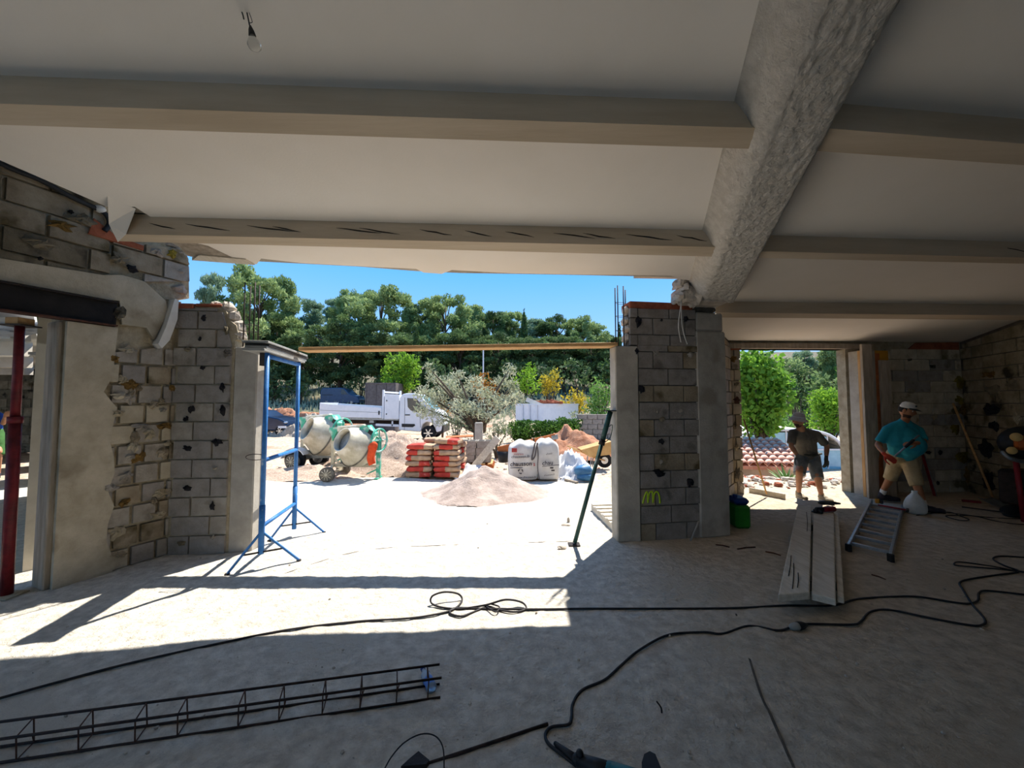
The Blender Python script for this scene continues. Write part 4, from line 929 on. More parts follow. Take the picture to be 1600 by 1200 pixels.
# photo rows: top far, top near, bottom far, bottom near
nt0, nt1 = F(0, 1155, hgt), F(690, 1059, hgt); ft0, ft1 = F(0, 1128, hgt), F(687, 1038, hgt)
bars = [(n0+Z*.012, n1+Z*.012), (f0_+Z*.012, f1_+Z*.012), (nt0, nt1), (ft0, ft1)]
for a_, b_ in bars: MB().cyl(exb(a_, b_, -.35), b_, .0065, None, 6).build('bar', M['rebar'], o, True)
for k in range(-3, 11):
    t = .028+.0985*k
    if k >= 0: t = [.03, .15, .265, .355, .49, .585, .69, .785, .88, .965, .965][k]
    if k == 10: break
    q_ = [exb(a_, b_, t) for a_, b_ in bars]; q2 = exb(*bars[3], t+.02); q3 = exb(*bars[1], t+.02)
    MB().tube([q_[0], q_[2], exb(*bars[3], t+.035*(1-t)), exb(*bars[1], t+.035*(1-t))], .0035, 5, closed=True).build('stirrup', M['rust'], o, True)
    MB().tube([exb(*bars[1], t+.035*(1-t)), exb(*bars[1], t+.03*(1-t))+Z*.05+(bars[0][0]-bars[1][0])*.2], .0035, 5).build('hook', M['rust'], o, True)
# ---- crushed water bottle inside the cage
p0_, p1_ = F(661, 1046, .04), F(676, 1078, .03); ax = (p1_-p0_); L_ = ax.length; ax.normalize()
o = thing('water_bottle', 'crushed clear plastic bottle with blue label by the end of the rebar cage', 'bottle', p0_)
MB().lathe([(.012, 0), (.013, .02), (.028, .05), (.03, .09), (.024, .12), (.03, .16), (.029, L_-.01), (.01, L_)], p0_, ax, 12, capa=True, capb=True).build('body', M['bottle'], o, True)
MB().lathe([(.0305, .095), (.0265, .12), (.0305, .155)], p0_, ax, 12).build('label', M['bluelab'], o, True)
MB().cyl(p0_-ax*.012, p0_+ax*.008, .014, None, 10).build('cap', M['bluej'], o, True)
# ---- rebar rod, wire hoop, tools cut by the lower frame edge
o = tubething('rebar_rod', 'single rebar rod lying on the floor at bottom centre', 'rebar', [F(640, 1203, .012), F(856, 1131, .012)], .008, M['rebar'], 'rod')
o = tubething('wire_hoop', 'thin black wire hoop standing up at the bottom edge', 'wire', spline([F(600, 1203, .01), D(612, 1182, 1.80), D(632, 1160, 1.84), D(658, 1147, 1.86), D(680, 1150, 1.86), D(692, 1168, 1.83), F(694, 1202, .01)], 6), .003, M['cable'], 'wire')
c_ = F(650, 1200)
o = thing('cold_chisel', 'dark steel chisel head poking in at the bottom edge', 'chisel', c_)
MB().prism([(-.06, -.03), (.05, -.02), (.06, .0), (0, .045), (-.03, .01)], c_+Z*.01, (1, 0, 0), (0, 1, 0), Z, 0, .025).build('head', M['steel'], o)
a_, b_ = F(902, 1187, .03), F(1000, 1222, .05); ax = (b_-a_).normalized()
o = thing('angle_grinder', 'black and teal angle grinder cut off by the bottom edge', 'grinder', a_)
MB().limb([F(868, 1162, .02), a_+Z*.0], [.010, .018], 8).build('cable_sleeve', M['cable'], o, True)
MB().limb([a_, a_+ax*.16], [.026, .034], 12).sph(a_+ax*.012+Z*.03, .018).build('handle', M['plastic'], o, True)
MB().limb([a_+ax*.15, b_+ax*.05], [.036, .042], 12).build('body', M['tealtool'], o, True)
MB().prism([(0, -.05), (0, .02), (-.02, .035), (-.05, .02), (-.075, -.02), (-.08, -.05)], F(1027, 1203, .03), (1, 0, 0), (0, 1, 0), Z, 0, .05).build('guard', M['plastic'], o)
c_ = F(1030, 1115); tubething('rebar_stub', 'short black wire stub sticking out of the floor', 'wire', spline([F(1034, 1116), D(1033, 1106, F(1034, 1116).y), D(1026, 1096, F(1034, 1116).y)], 4), .0045, M['cable'], 'wire')
# ---- sticks and rubble bits
for k, (lab, x0, y0, x1, y1) in enumerate((('thin dark twig beside the leftmost dusty plank', 1196, 862, 1220, 868), ('dark twig on the floor in front of the ladder', 1362, 898, 1384, 906), ('short brown twig in front of the column', 1118, 851, 1140, 855), ('bent brown twig right of the column foot', 1152, 858, 1180, 855))):
    tubething('twig', lab, 'twig', [F(x0, y0, .012), F((x0+x1)/2, (y0+y1)/2-1, .016), F(x1, y1, .010)], .008, M['rust'], 'stick')
for lab, x, y, w_, h_ in (('pale rubble lump at the foot of the green prop', 878, 858, .05, .02), ('broken wood chip left of the green prop', 884, 822, .06, .015), ('upright stone chip behind the green prop', 888, 817, .02, .04), ('small rubble chip right of the green prop', 906, 824, .03, .012)):
    p = F(x, y); ob = MB().ell(p+Z*(h_*.9), (w_, w_*.7, h_), None, 8, 6, jit=.18, rg=rg).build('rubble', M['stone'] if 'wood' not in lab else M['woodg'], origin=p); setp(ob, lab, 'rubble')
# ---- pallet behind the right post
pa, pb = F(924, 798), F(958, 832)
pd = (pb-pa).normalized(); pe = Vector((-pd.y, pd.x, 0)); pe = pe if pe.x > 0 else -pe
o = thing('pallet', 'pale wooden pallet lying behind the right concrete post', 'pallet', pa)
for k in range(3): MB().bar(pa+pe*(.04+.36*k)+Z*.05, pb+pe*(.04+.36*k)+Z*.05, .08, .085).build('bearer', M['woodgl'], o)
for k in range(6):
    t = k/5; MB().bar(pa.lerp(pb, t*.93+.035)+Z*.102, pa.lerp(pb, t*.93+.035)+pe*.8+Z*.102, .09, .018).build('slat', M['woodgl'], o)

# ---- the room seen through the left opening
lr = struct('wall_far_left', 'dark block wall and pale piers of the room beyond the left opening', 'wall')
lu = Vector((-5.5, 4.5, 0)).normalized(); ln_ = Vector((lu.y, -lu.x, 0)); LO = Vector((-8.55, 6.92, 0))
def lseg(s0, s1, z0, z1, mt, name): 
    mb = MB(); mb.prism([(s0, z0), (s1, z0), (s1, z1), (s0, z1)], LO, lu, Z, ln_, 0, .18); fixn(mb.build(name, mt, lr))
lseg(-4.9, 0, 0, 2.75, M['wallroom'], 'pier'); lseg(1.25, 2.75, 0, 2.75, M['wallroom'], 'pier'); lseg(3.95, 5.5, 0, 2.75, M['wallroom'], 'pier'); lseg(6.6, 9.5, 0, 2.75, M['wallroom'], 'pier'); lseg(-4.9, 9.5, 2.25, 2.75, M['wallroom'], 'header')
for s in (0, 1.25, 2.75, 3.95, 5.5): MB().box(LO+lu*s+ln_*.03+Z*1.12, (.06, .09, 2.24), Matrix((lu, -ln_, Z)).transposed()).build('post_edge', M['whitew'], lr)
slab('dark_wall', [(0, 0), (22, 0), (22, 2.9), (0, 2.9)], (-15.5, 12.9, 0), (-1, 0, 0), Z, (0, -1, 0), -.2, 0, M['blockk'], lr)
blocks(lr, Vector((-28, 12.85, 0)), Vector((1, 0, 0)), Vector((0, -1, 0)), [(8.5, 0), (13.2, 0), (13.2, 2.4), (8.5, 2.4)], [M['blockk'], M['blockd']], bl=.8, bh=.3, proud=.02, seed=77)
for y_ in (5.2, 7.0, 9.3, 11.6): MB().box((-1.24*y_-.25-6, y_, 2.66), (12, .22, .3)).build('pale_beam', M['whitew'], lr)
mb = MB(); vs = [(-4.75, 1.2), (-4.62, 3.62), (-8.65, 6.95), (-16.2, 13.1), (-30, 13.1), (-30, 1.2)]
mb.add([(x, y, 2.8) for x, y in vs]+[(x, y, 3.0) for x, y in vs], [(0, 1, 2, 3, 4, 5), (11, 10, 9, 8, 7, 6)]+[(i_, i_+6, (i_+1) % 6+6, (i_+1) % 6) for i_ in range(6)])
fixn(mb.build('roof_slab', M['whitew'], lr))
d_ = 4.55; P_ = lambda x, y, dd=0: D(x, y, d_+dd)
c_ = P_(80, 553)
o = thing('air_conditioner', 'white outdoor air-conditioner unit on a shelf beyond the left opening', 'air conditioner', c_)
cx0, cx1 = P_(69, 530).x, P_(98, 530).x; zz0, zz1 = P_(80, 551).z, P_(80, 497).z
MB().box(((cx0+cx1)/2, d_+.05, (zz0+zz1)/2), (cx1-cx0, .2, zz1-zz0), bev=.015).build('case', M['white'], o)
MB().cyl(((cx0+cx1)/2+.05, d_-.06, (zz0+zz1)/2+.03), ((cx0+cx1)/2+.05, d_-.045, (zz0+zz1)/2+.03), .12, None, 20).build('fan_grille', M['plastic'], o, True)
MB().box(((cx0+cx1)/2+.03, d_-.055, zz0+.06), (.14, .02, .09)).build('panel', M['plastic'], o)
mb = MB(); mb.box((0, 0, 0), (.30, .28, .03)); ob = mb.build('wall_shelf', M['woodg'], lr); ob.location = ((cx0+cx1)/2-.03, d_+.05, zz0-.018)
ob = MB().ell(P_(35, 512, .4), (.42, .2, .07), None, 16, 10, jit=.12, rg=rg).ell(P_(5, 515, .4), (.4, .2, .08), None, 16, 10, jit=.12, rg=rg).build('rolled_sheet', M['foil'], lr)

# ================================================================ OUTDOORS: BUILDING SITE
def G(x, y, d): p = D(x, y, d); p.z = tz(p.x, p.y); return p
def gz(x, y): return 0.0 if y < 8.3 else max(tz(x, y), -9)
# ---- concrete mixers
def mixer(label, loc, rz, sc=1.0, cloth=False, wheelz=0.0):
    o = thing('concrete_mixer', label, 'concrete mixer', loc, None, None, rz); o.scale = (sc,)*3
    B = lambda mb, n, m, s=False, par=o: mb.build(n, m, par, s, local=True)
    # frame: x right, y away, z up
    B(MB().bar((-.48, 0, .30), (.52, 0, .28), .06, .06).bar((-.46, 0, .30), (-.40, -.38, .16), .05, .05).bar((-.46, 0, .30), (-.40, .38, .16), .05, .05).bar((-.30, 0, .3), (-.45, 0, .48), .03, .04), 'base_frame', M['mixer'])
    B(MB().bar((-.40, -.42, .16), (-.40, .42, .16), .04, .04), 'axle', M['mixer'])
    for y in (-.40, .40):
        w = B(MB().lathe([(.04, -.05), (.13, -.05), (.16, -.035), (.16, .035), (.13, .05), (.04, .05)], (-.40, y, .16), (0, 1, 0), 20, capa=True, capb=True), 'wheel', M['rubber'])
        h = MB()
        for k in range(10):
            t = 2*PI*k/10; h.bar((-.40+.03*math.cos(t), y-.052*(1 if y < 0 else -1)*1, .16+.03*math.sin(t)), (-.40+.12*math.cos(t), y-.052*(1 if y < 0 else -1), .16+.12*math.sin(t)), .012, .012, up=(0, 1, 0))
        h.cyl((-.40, y-.065, .16), (-.40, y+.065, .16), .03, None, 10); B(h, 'hub', M['mixer'], par=w)
    B(MB().bar((-.47, 0, .28), (-.47, 0, 1.02), .07, .05, up=(0, 1, 0)), 'upright', M['mixer'])
    B(MB().bar((.56, 0, .02), (.56, 0, .92), .09, .07, up=(0, 1, 0)).bar((.56, -.16, .02), (.56, .16, .02), .07, .03).bar((.30, 0, .1), (.56, 0, .22), .03, .03), 'stand', M['teal'])
    # yoke over the drum
    B(MB().bar((-.54, 0, 1.08), (-.30, 0, 1.10), .12, .10).prism([(-.54, 1.10), (-.36, 1.10), (-.46, .84)], (0, 0, 0), (1, 0, 0), Z, (0, 1, 0), -.05, .05), 'yoke_arm', M['teal'])
    B(MB().bar((-.36, -.0, 1.10), (.24, -.0, 1.15), .16, .13, bev=.02), 'yoke', M['mixer'])
    mbx = MB(); mbx.prism([(.10, .88), (.30, .74), (.47, .80), (.49, 1.0), (.34, 1.19), (.18, 1.16)], (0, 0, 0), (1, 0, 0), Z, (0, 1, 0), -.14, .14)
    mo = B(mbx, 'motor_box', M['teal']); B(MB().box((.405, -.145, 1.02), (.10, .015, .14), Matrix.Rotation(.45, 3, 'Y')).box((.435, -.145, .88), (.05, .015, .06), Matrix.Rotation(.45, 3, 'Y')), 'switch_panel', M['plastic'], par=mo)
    # drum
    ax = Vector((-.50, -.76, .40)).normalized(); c0 = Vector((.10, .06, .70))-ax*.30; DS = 1.2
    d = B(MB().lathe([(r_*DS, h__*DS) for r_, h__ in [(.0, 0), (.20, .0), (.30, .05), (.37, .17), (.39, .30), (.385, .31), (.40, .33), (.385, .35), (.30, .50), (.215, .63), (.225, .65), (.20, .65), (.20, .55), (.30, .40), (.34, .2), (.0, .06)]], c0, ax, 32), 'drum', M['mixer'], True)
    B(MB().lathe([(.403*DS, .315*DS), (.412*DS, .33*DS), (.403*DS, .345*DS)], c0, ax, 32), 'ring', M['rubber'], par=d)
    B(MB().lathe([(.0, .52*DS), (.2*DS, .53*DS)], c0, ax, 24), 'mouth_shade_disc', M['galv'], par=d)  # grey disc across the mouth stands in for the shaded drum interior
    # handwheel
    hc = Vector((.60, -.10, .86)); ha = Vector((.93, -.37, 0)).normalized()
    hy = ha.cross(Z)
    hw = B(MB().tube([hc+hy*(.25*math.cos(t))+Z*(.25*math.sin(t)) for t in np.linspace(0, 2*PI, 33)[:-1]], .022, 8, closed=True), 'handwheel', M['teal'], True)
    B(MB().cyl(hc-hy*.24, hc+hy*.24, .014, None, 6).cyl(hc-Z*.24, hc+Z*.24, .014, None, 6).cyl(hc-ha*.12, hc+ha*.04, .03, None, 8), 'spokes', M['teal'], par=hw)
    B(MB().bar((.50, 0, .92), (.66, -.02, .84), .05, .05), 'pivot', M['mixer'])
    return o
mx0 = F(543, 752); mixer('dusty teal and beige concrete mixer standing in the open, nearer one', (mx0.x, mx0.y+.30, 0), 0.0, .98)
ox = D(582, 712, mx0.y+.02)
o = thing('orange_cloth', 'bright orange cloth hung on the stand of the nearer mixer', 'cloth', ox)
mb = MB(); n_ = 8; vs = []
for i_ in range(9):
    v_ = i_/8
    for j_ in range(n_):
        t = 2*PI*j_/n_; w_ = .11*(1-.35*v_)*(.5 if i_ == 0 else 1); vs.append((ox.x+w_*math.cos(t)+.02*math.sin(v_*7), ox.y-.04+(.05+.02*math.sin(3*t+v_*5))*math.sin(t), ox.z+.28-.46*v_+.03*math.cos(t)))
mb.add(vs, [(i_*n_+j_, i_*n_+(j_+1) % n_, (i_+1)*n_+(j_+1) % n_, (i_+1)*n_+j_) for i_ in range(8) for j_ in range(n_)]+[tuple(range(n_)), tuple(range(8*n_+n_-1, 8*n_-1, -1))]); fixn(mb.build('fabric', M['orange'], o, True))
mixer('concrete mixer mounted on wheels behind the nearer mixer', (D(500, 700, 9.9).x, 9.95, tz(-4.8, 9.95)+.06), -.15, 1.12)
# small trailer with mudguards under the far mixer
p = G(474, 700, 9.9)
o = thing('trailer', 'low trailer with pale mudguards in front of the far mixer', 'trailer', (p.x, p.y, tz(p.x, p.y)))
for k, xx in enumerate((462, 499)):
    c_ = D(xx, 700, 9.75+.5*k); zz = tz(c_.x, c_.y)
    w = MB().lathe([(.08, -.07), (.22, -.07), (.25, -.05), (.25, .05), (.22, .07), (.08, .07)], (c_.x, c_.y, zz+.25), (0, 1, .0), 20, capa=True, capb=True).build('wheel', M['tyre'], o)
    MB().cyl((c_.x, c_.y-.08, zz+.25), (c_.x, c_.y+.08, zz+.25), .13, None, 14).build('hub', M['chrome'], w)
    WPOS[w.name] = Vector((p.x, p.y, tz(p.x, p.y)))
    vs = []; 
    for t in np.linspace(.15*PI, .95*PI, 9):
        for rr in (.29, .31):
            for yy in (-.13, .13): vs.append((c_.x+rr*math.cos(t), c_.y+yy, zz+.25+rr*math.sin(t)))
    fs = []
    for i_ in range(8):
        a_ = i_*4; fs += [(a_, a_+1, a_+5, a_+4), (a_+2, a_+6, a_+7, a_+3), (a_, a_+4, a_+6, a_+2), (a_+1, a_+3, a_+7, a_+5)]
    fs += [(0, 2, 3, 1), (32, 33, 35, 34)]
    mb = MB(); mb.add(vs, fs); fixn(mb.build('mudguard', M['white'], o))
MB().bar((D(455, 700, 9.9).x, 10.0, tz(p.x, 10)+.3), (D(520, 700, 9.9).x, 10.1, tz(p.x, 10)+.3), .1, .08).build('drawbar', M['galv'], o)

# ---- heaps
def heap(name, label, cat, c, rx, ry, h, mt, seed, jag=.12, kind=None, pw=1.15):
    n = 46; g_ = np.linspace(-1, 1, n); X, Y = np.meshgrid(g_, g_); r = np.sqrt(X*X+Y*Y); th = np.arctan2(Y, X)
    rs_ = np.random.RandomState(seed)
    rr = r*(1+.10*np.sin(3*th+seed)+.07*np.sin(5*th+2*seed))
    Hh = np.clip(1-rr, 0, 1)**pw
    nz_ = (vnoise(X*3, Y*3, .6, seed)-.5)*jag*2+(vnoise(X*3, Y*3, .22, seed+1)-.5)*jag+(rs_.rand(n, n)-.5)*jag*.3
    Zh = h*Hh*(1+nz_*2)+h*nz_*.5*(Hh > 0.02); Zh = np.where(r > 1.05, -.06, Zh)
    base = np.array([[gz(c[0]+rx*x_, c[1]+ry*y_) for x_ in g_] for y_ in g_])
    V = np.stack([c[0]+rx*X, c[1]+ry*Y, Zh+base-.012], -1).reshape(-1, 3)-np.array([c[0], c[1], 0])
    i_, j_ = np.meshgrid(np.arange(n-1), np.arange(n-1)); a_ = (j_*n+i_).ravel()
    o = npmesh(name, V, np.stack([a_, a_+1, a_+n+1, a_+n], -1), mt, smooth=True); o.location = (c[0], c[1], 0)
    return setp(o, label, cat, kind=kind)
p = F(755, 775); heap('sand_heap', 'low pale sand heap on the slab in front of the bulk bags', 'sand heap', (p.x, p.y+.1), 1.25, .85, .56, M['sand'], 4, .05, None, 1.25)
p = G(606, 700, 10.0); heap('gravel_heap', 'pinkish gravel heap behind the nearer mixer', 'gravel heap', (p.x, 10.2), 1.9, 1.5, 1.0, M['gravel'], 8)
p = G(470, 730, 9.0); heap('gravel_heap', 'low spread of pink gravel left of the nearer mixer', 'gravel heap', (p.x+.2, 9.1), 1.9, .9, .22, M['gravel'], 15)
p = G(905, 700, 10.5); heap('soil_heap', 'red soil heap behind the bulk bags and white sheeting', 'soil heap', (p.x-.15, 12.0), 2.2, 1.2, .85, M['soil'], 21)
p = G(650, 680, 12.5); heap('rubble_heap', 'grey rubble heap in front of the white truck', 'rubble heap', (p.x, 12.6), 1.3, .8, .45, M['stone'], 25, .3)
# white sheeting beside the gravel
def sheet(name, label, pts, mt, h=.12, seed=1, cat='sheet'):
    n = 26; (x0, y0, x1, y1) = pts; gx = np.linspace(x0, x1, n); gy = np.linspace(y0, y1, n); X, Y = np.meshgrid(gx, gy)
    w_ = (vnoise(X, Y, .22, seed)*.6+vnoise(X, Y, .09, seed+3)*.4)
    ed = np.minimum(np.minimum(X-x0, x1-X)/(x1-x0), np.minimum(Y-y0, y1-Y)/(y1-y0))
    Zz = h*w_*np.clip(ed*7, .1, 1)+.012
    X = X+.10*(vnoise(Y, Y*0, .3, seed+5)-.5)*2*(np.abs(X-(x0+x1)/2)/(x1-x0)*2); 
    base = np.array([[gz(X[b_, a_], Y[b_, a_]) for a_ in range(n)] for b_ in range(n)])
    V = np.stack([X, Y, Zz+base], -1).reshape(-1, 3); c = V.mean(0); i_, j_ = np.meshgrid(np.arange(n-1), np.arange(n-1)); a_ = (j_*n+i_).ravel()
    o = npmesh(name, V-c, np.stack([a_, a_+1, a_+n+1, a_+n], -1), mt, smooth=True); o.location = c
    return setp(o, label, cat)
p0, p1 = F(585, 741), F(640, 715); sheet('plastic_sheet', 'crumpled white plastic sheet on the ground right of the nearer mixer', (p0.x, p0.y, p0.x+1.05, p0.y+1.3), M['tarp'], .28, 3)
p0 = F(712, 748); sheet('plastic_sheet', 'crumpled white plastic at the foot of the cement bags', (p0.x, p0.y, p0.x+.55, p0.y+.9), M['tarp'], .30, 7)
# ---- cement bags
def bagmesh(w, l, h, seed):
    r_ = random.Random(seed); mb = MB(); nx_, ny_, nz_ = 9, 6, 4; vs = {}; out = []; fs = []; ms = []
    def V_(i_, j_, k_):
        key = (i_, j_, k_)
        if key not in vs:
            x, y, z = i_/nx_*2-1, j_/ny_*2-1, k_/nz_*2-1
            bul = (1-x*x*.75)*(1-y*y*.7); zz = z*h/2*(.62+.42*bul); xx = x*w/2*(1-.05*z*z-.03*y*y); yy = y*l/2*(1-.06*z*z-.03*x*x)
            vs[key] = len(out); out.append((xx+r_.uniform(-.009, .009), yy+r_.uniform(-.009, .009), zz+h/2+r_.uniform(-.009, .009)))
        return vs[key]
    def quad(a, b, c, d, xm):
        fs.append((V_(*a), V_(*b), V_(*c), V_(*d))); ms.append(1 if xm else 0)
    s0 = r_.choice([(-.9, -.1), (.1, .95), (-.45, .6), (-1, -.5), (-1, .3)]) 
    red = lambda i_: s0[0] < (i_+.5)/nx_*2-1 < s0[1]
    for i_ in range(nx_):
        for j_ in range(ny_):
            quad((i_, j_, 0), (i_, j_+1, 0), (i_+1, j_+1, 0), (i_+1, j_, 0), False); quad((i_, j_, nz_), (i_+1, j_, nz_), (i_+1, j_+1, nz_), (i_, j_+1, nz_), red(i_))
        for k_ in range(nz_):
            quad((i_, 0, k_), (i_+1, 0, k_), (i_+1, 0, k_+1), (i_, 0, k_+1), red(i_)); quad((i_, ny_, k_), (i_, ny_, k_+1), (i_+1, ny_, k_+1), (i_+1, ny_, k_), red(i_))
    for j_ in range(ny_):
        for k_ in range(nz_):
            quad((0, j_, k_), (0, j_, k_+1), (0, j_+1, k_+1), (0, j_+1, k_), False); quad((nx_, j_, k_), (nx_, j_+1, k_), (nx_, j_+1, k_+1), (nx_, j_, k_+1), False)
    mb.v = out; mb.f = fs; mb.m = ms; return mb
pc_ = F(688, 745)
bgz = 8.75; k = 0
rowname = ['bottom', 'second', 'third', 'fourth', 'fifth', 'sixth', 'topmost']
bagcount = 0
def bag(label, x, y, z, w, l, h, rz, seed, tilt=0, plain=False):
    mb = bagmesh(w, l, h, seed); 
    if plain: mb.m = [0]*len(mb.m)
    o = fixn(mb.build('cement_bag', [M['kraft'], M['redprint']], origin=(0, 0, 0))); o.location = (x, y, z); o.rotation_euler = (0, tilt, rz)
    for poly in o.data.polygons: poly.use_smooth = True
    return setp(o, label, 'cement bag', 'stacked cement bags')
h_ = .122
xl = D(660, 700, bgz).x; xr = D(697, 700, bgz).x
lab1 = ['bottom bag', 'bag second from the bottom', 'bag third from the bottom', 'bag fourth from the bottom', 'bag fifth from the bottom', 'bag sixth from the bottom', 'topmost bag']
for r in range(7):
    if r < 6: bag('paper sack, %s of the left column' % (lab1[r] if r < 5 else 'topmost bag'), xl+.02*math.sin(r*2)-.05+.05*(r == 5), bgz, r*h_, .56 if r < 5 else .60, .40, h_+.01, .05*math.sin(r), 100+r)
    bag('red-printed sack, %s of the right column' % lab1[r], xr+.02*math.cos(r*2)+.05, bgz-.02, r*h_, .57, .42, h_+.01, .12*math.sin(r*1.7)-.1, 120+r*3, .03 if r == 6 else 0)
    if r < 6: bag('red-printed sack, %s of the back right column' % (lab1[r] if r < 5 else 'topmost bag'), D(716, 700, bgz+.45).x, bgz+.45, r*h_+.0, .34, .44, h_+.01, .1*math.sin(r*2.3), 160+r*7)
bag('plain cement sack laid at the back left on the pile', D(683, 680, bgz+.5).x-.1, bgz+.5, 6*h_-.02, .4, .4, h_, .1, 190, 0, True)
for r in range(0): pass
for r in range(6): bag('sack, %s of the row behind the left column' % lab1[r], xl+.22, bgz+.45, r*h_, .5, .4, h_, .0, 200+r)
p = F(656, 744)
o = bag('open kraft sack standing upright in front of the pile', p.x, p.y-.02, 0, .30, .46, .22, 0, 333, 0, True); o.rotation_euler = (PI/2, 0, .05); o.location = (p.x, p.y+.12, .235)
c_ = D(718, 672, bgz+.3); c_.z = 6*h_+.14
mb = MB(); mb.box(c_, (.62, .5, .02), Matrix.Rotation(-.05, 3, 'Y') @ Matrix.Rotation(.2, 3, 'Z')); setp(mb.build('cardboard', M['orangew'], origin=c_), 'brown cardboard sheet on top of the cement bags', 'cardboard')
# ---- hollow blocks on the ground
def hollow(mt):
    mb = MB(); L_, W_, H_, t = .40, .2, .18, .03
    mb.box((0, -W_/2+t/2, H_/2), (L_, t, H_)).box((0, W_/2-t/2, H_/2), (L_, t, H_))
    for x in (-L_/2+t/2, 0, L_/2-t/2): mb.box((x, 0, H_/2), (t, W_-2*t, H_))
    mb.box((0, 0, .008), (L_-.01, W_-.01, .016))
    return mb.build('hollow_block', mt, origin=(0, 0, 0))
hb = hollow(M['block2']); d0 = 10.2; first = True; x0 = D(738, 700, d0).x; zb = tz(x0, d0)+.17
o = thing('block_pallet', 'low wooden pallet under the small stack of hollow blocks', 'pallet', (x0+.1, d0+.15, tz(x0, d0)))
for k in range(3): MB().box((x0+.1, d0-.15+.3*k, zb-.13), (.95, .09, .09)).build('bearer', M['orangew'], o)
for k in range(5): MB().box((x0-.28+.19*k, d0+.15, zb-.055), (.12, .8, .03)).build('slat', M['wood'], o)
nm = {0: 'bottom layer', 1: 'middle layer', 2: 'top layer'}
for r, cnt in ((0, 2), (1, 2), (2, 2)):
    for c in range(cnt):
        for q in range(2):
            b = hb if first else hb.copy()
            if not first: COL.objects.link(b)
            first = False; b.location = (x0-.13+.42*c+.02*r, d0+.24*q, zb-.03+.185*r); b.rotation_euler.z = .05*math.sin(r*3+c)
            setp(b, 'hollow concrete block by the cement bags, %s, %s %s' % (nm[r], 'left' if c == 0 else 'right', 'front' if q == 0 else 'back'), 'block', 'hollow blocks beside the cement bags')
# ---- boards around the bulk bags
a_, b_ = F(737, 736), D(778, 684, 9.2)
mb = MB(); mb.bar(a_+Z*.03, b_, .17, .03, up=(0, -1, .3)); setp(mb.build('leaning_board', M['woodgl'], origin=a_), 'weathered board propped up left of the bulk bags', 'board')
a_, b_ = D(778, 704, 9.05), D(868, 683, 9.05)
o = thing('formwork_beam', 'orange formwork beam lying across the top of the bulk bags', 'beam', a_)
MB().bar(a_, b_, .06, .17, bev=.006).build('beam', M['orangew'], o)
MB().bar(a_.lerp(b_, .93)+Z*.002, b_+(b_-a_)*.04, .066, .10).build('end_fitting', M['galv'], o)
for t, mm in ((.28, 'lime'), (.62, 'plastic')): MB().bar(a_.lerp(b_, t), a_.lerp(b_, t+.02), .066, .176).build('strap', M[mm], o)
o = thing('black_bucket', 'black bucket hanging behind the left end of the orange beam', 'bucket', D(787, 716, 9.1)); MB().lathe([(.12, 0), (.17, .26), (.16, .26), (.11, .02)], D(787, 722, 9.1), Z, 14, capa=True).build('pail', M['plastic'], o, True)
# ---- bulk bags
def bulk(label, c, w, d, h, seed, rz):
    o = thing('bulk_bag', label, 'bulk bag', (c.x, c.y, 0), 'white bulk bags with printed lettering'); r_ = random.Random(seed)
    n = 9; vs = []; rows = 10; per = 4*n
    for k in range(rows+1):
        v = k/rows; q = 1+.09*math.sin(PI*v)-.03*v+(-.22 if k == rows else 0)
        for i_ in range(per):
            sd, t = divmod(i_, n); t = t/n*2-1
            x, y = [(t, -1), (1, t), (-t, 1), (-1, -t)][sd]
            e_ = 1-.12*(abs(x*y))**4
            wr = 1+r_.uniform(-.012, .012)
            X_, Y_ = x*w/2*q*e_*wr, y*d/2*q*e_*wr
            zt_ = h*v*(1-.06*abs(x)) + (.03*math.sin(x*5+seed) if v > .8 else 0)
            vs.append((c.x+X_*math.cos(rz)-Y_*math.sin(rz), c.y+X_*math.sin(rz)+Y_*math.cos(rz), zt_+.004))
    fs = [(k*per+i_, k*per+(i_+1) % per, (k+1)*per+(i_+1) % per, (k+1)*per+i_) for k in range(rows) for i_ in range(per)]
    fs += [tuple(range(per-1, -1, -1)), tuple(rows*per+i_ for i_ in range(per))]
    mb = MB(); mb.add(vs, fs); body = mb.build('bag_body', M['bag'], o); subd(body, 1)
    return o, body
def text(par, s, P, ux, uz, size, m, name='lettering', bold=0):
    cu_ = bpy.data.curves.new('t', 'FONT'); cu_.body = s; cu_.size = size; cu_.extrude = .002; cu_.offset = bold; cu_.resolution_u = 3
    t_ = bpy.data.objects.new('t', cu_); COL.objects.link(t_)
    dg = bpy.context.evaluated_depsgraph_get(); me = bpy.data.meshes.new_from_object(t_.evaluated_get(dg)); bpy.data.objects.remove(t_)
    ux = Vector(ux).normalized(); uz = Vector(uz).normalized(); n_ = ux.cross(uz); R_ = Matrix((ux, uz, n_)).transposed().to_4x4(); R_.translation = Vector(P)-WPOS[par.name]
    me.transform(R_); me.materials.clear(); me.materials.append(m)
    o = bpy.data.objects.new(name, me); COL.objects.link(o); o.parent = par; return o
yb = 8.15
bA, bodyA = bulk('white woven bulk bag with large dark lettering, left of the pair', Vector(((D(796, 750, yb).x+D(839, 750, yb).x)/2, yb+.36, 0)), .60, .72, .86, 3, .05)
bB, bodyB = bulk('white woven bulk bag with partly hidden lettering, right of the pair', Vector(((D(840, 750, yb).x+D(874, 750, yb).x)/2, yb+.40, 0)), .47, .72, .90, 5, .02)
yf = yb-.035
def onbag(par, s, x, y, size, m, slope=0, bold=0):
    p = D(x, y, yf-.01); text(par, s, p, (1, .03, slope), (0, 0, 1), size, m, bold=bold)
onbag(bA, 'chausson.fr', 799, 716, .085, M['print'], .02); onbag(bA, 'matériaux', 803, 711, .05, M['printred'], .02)
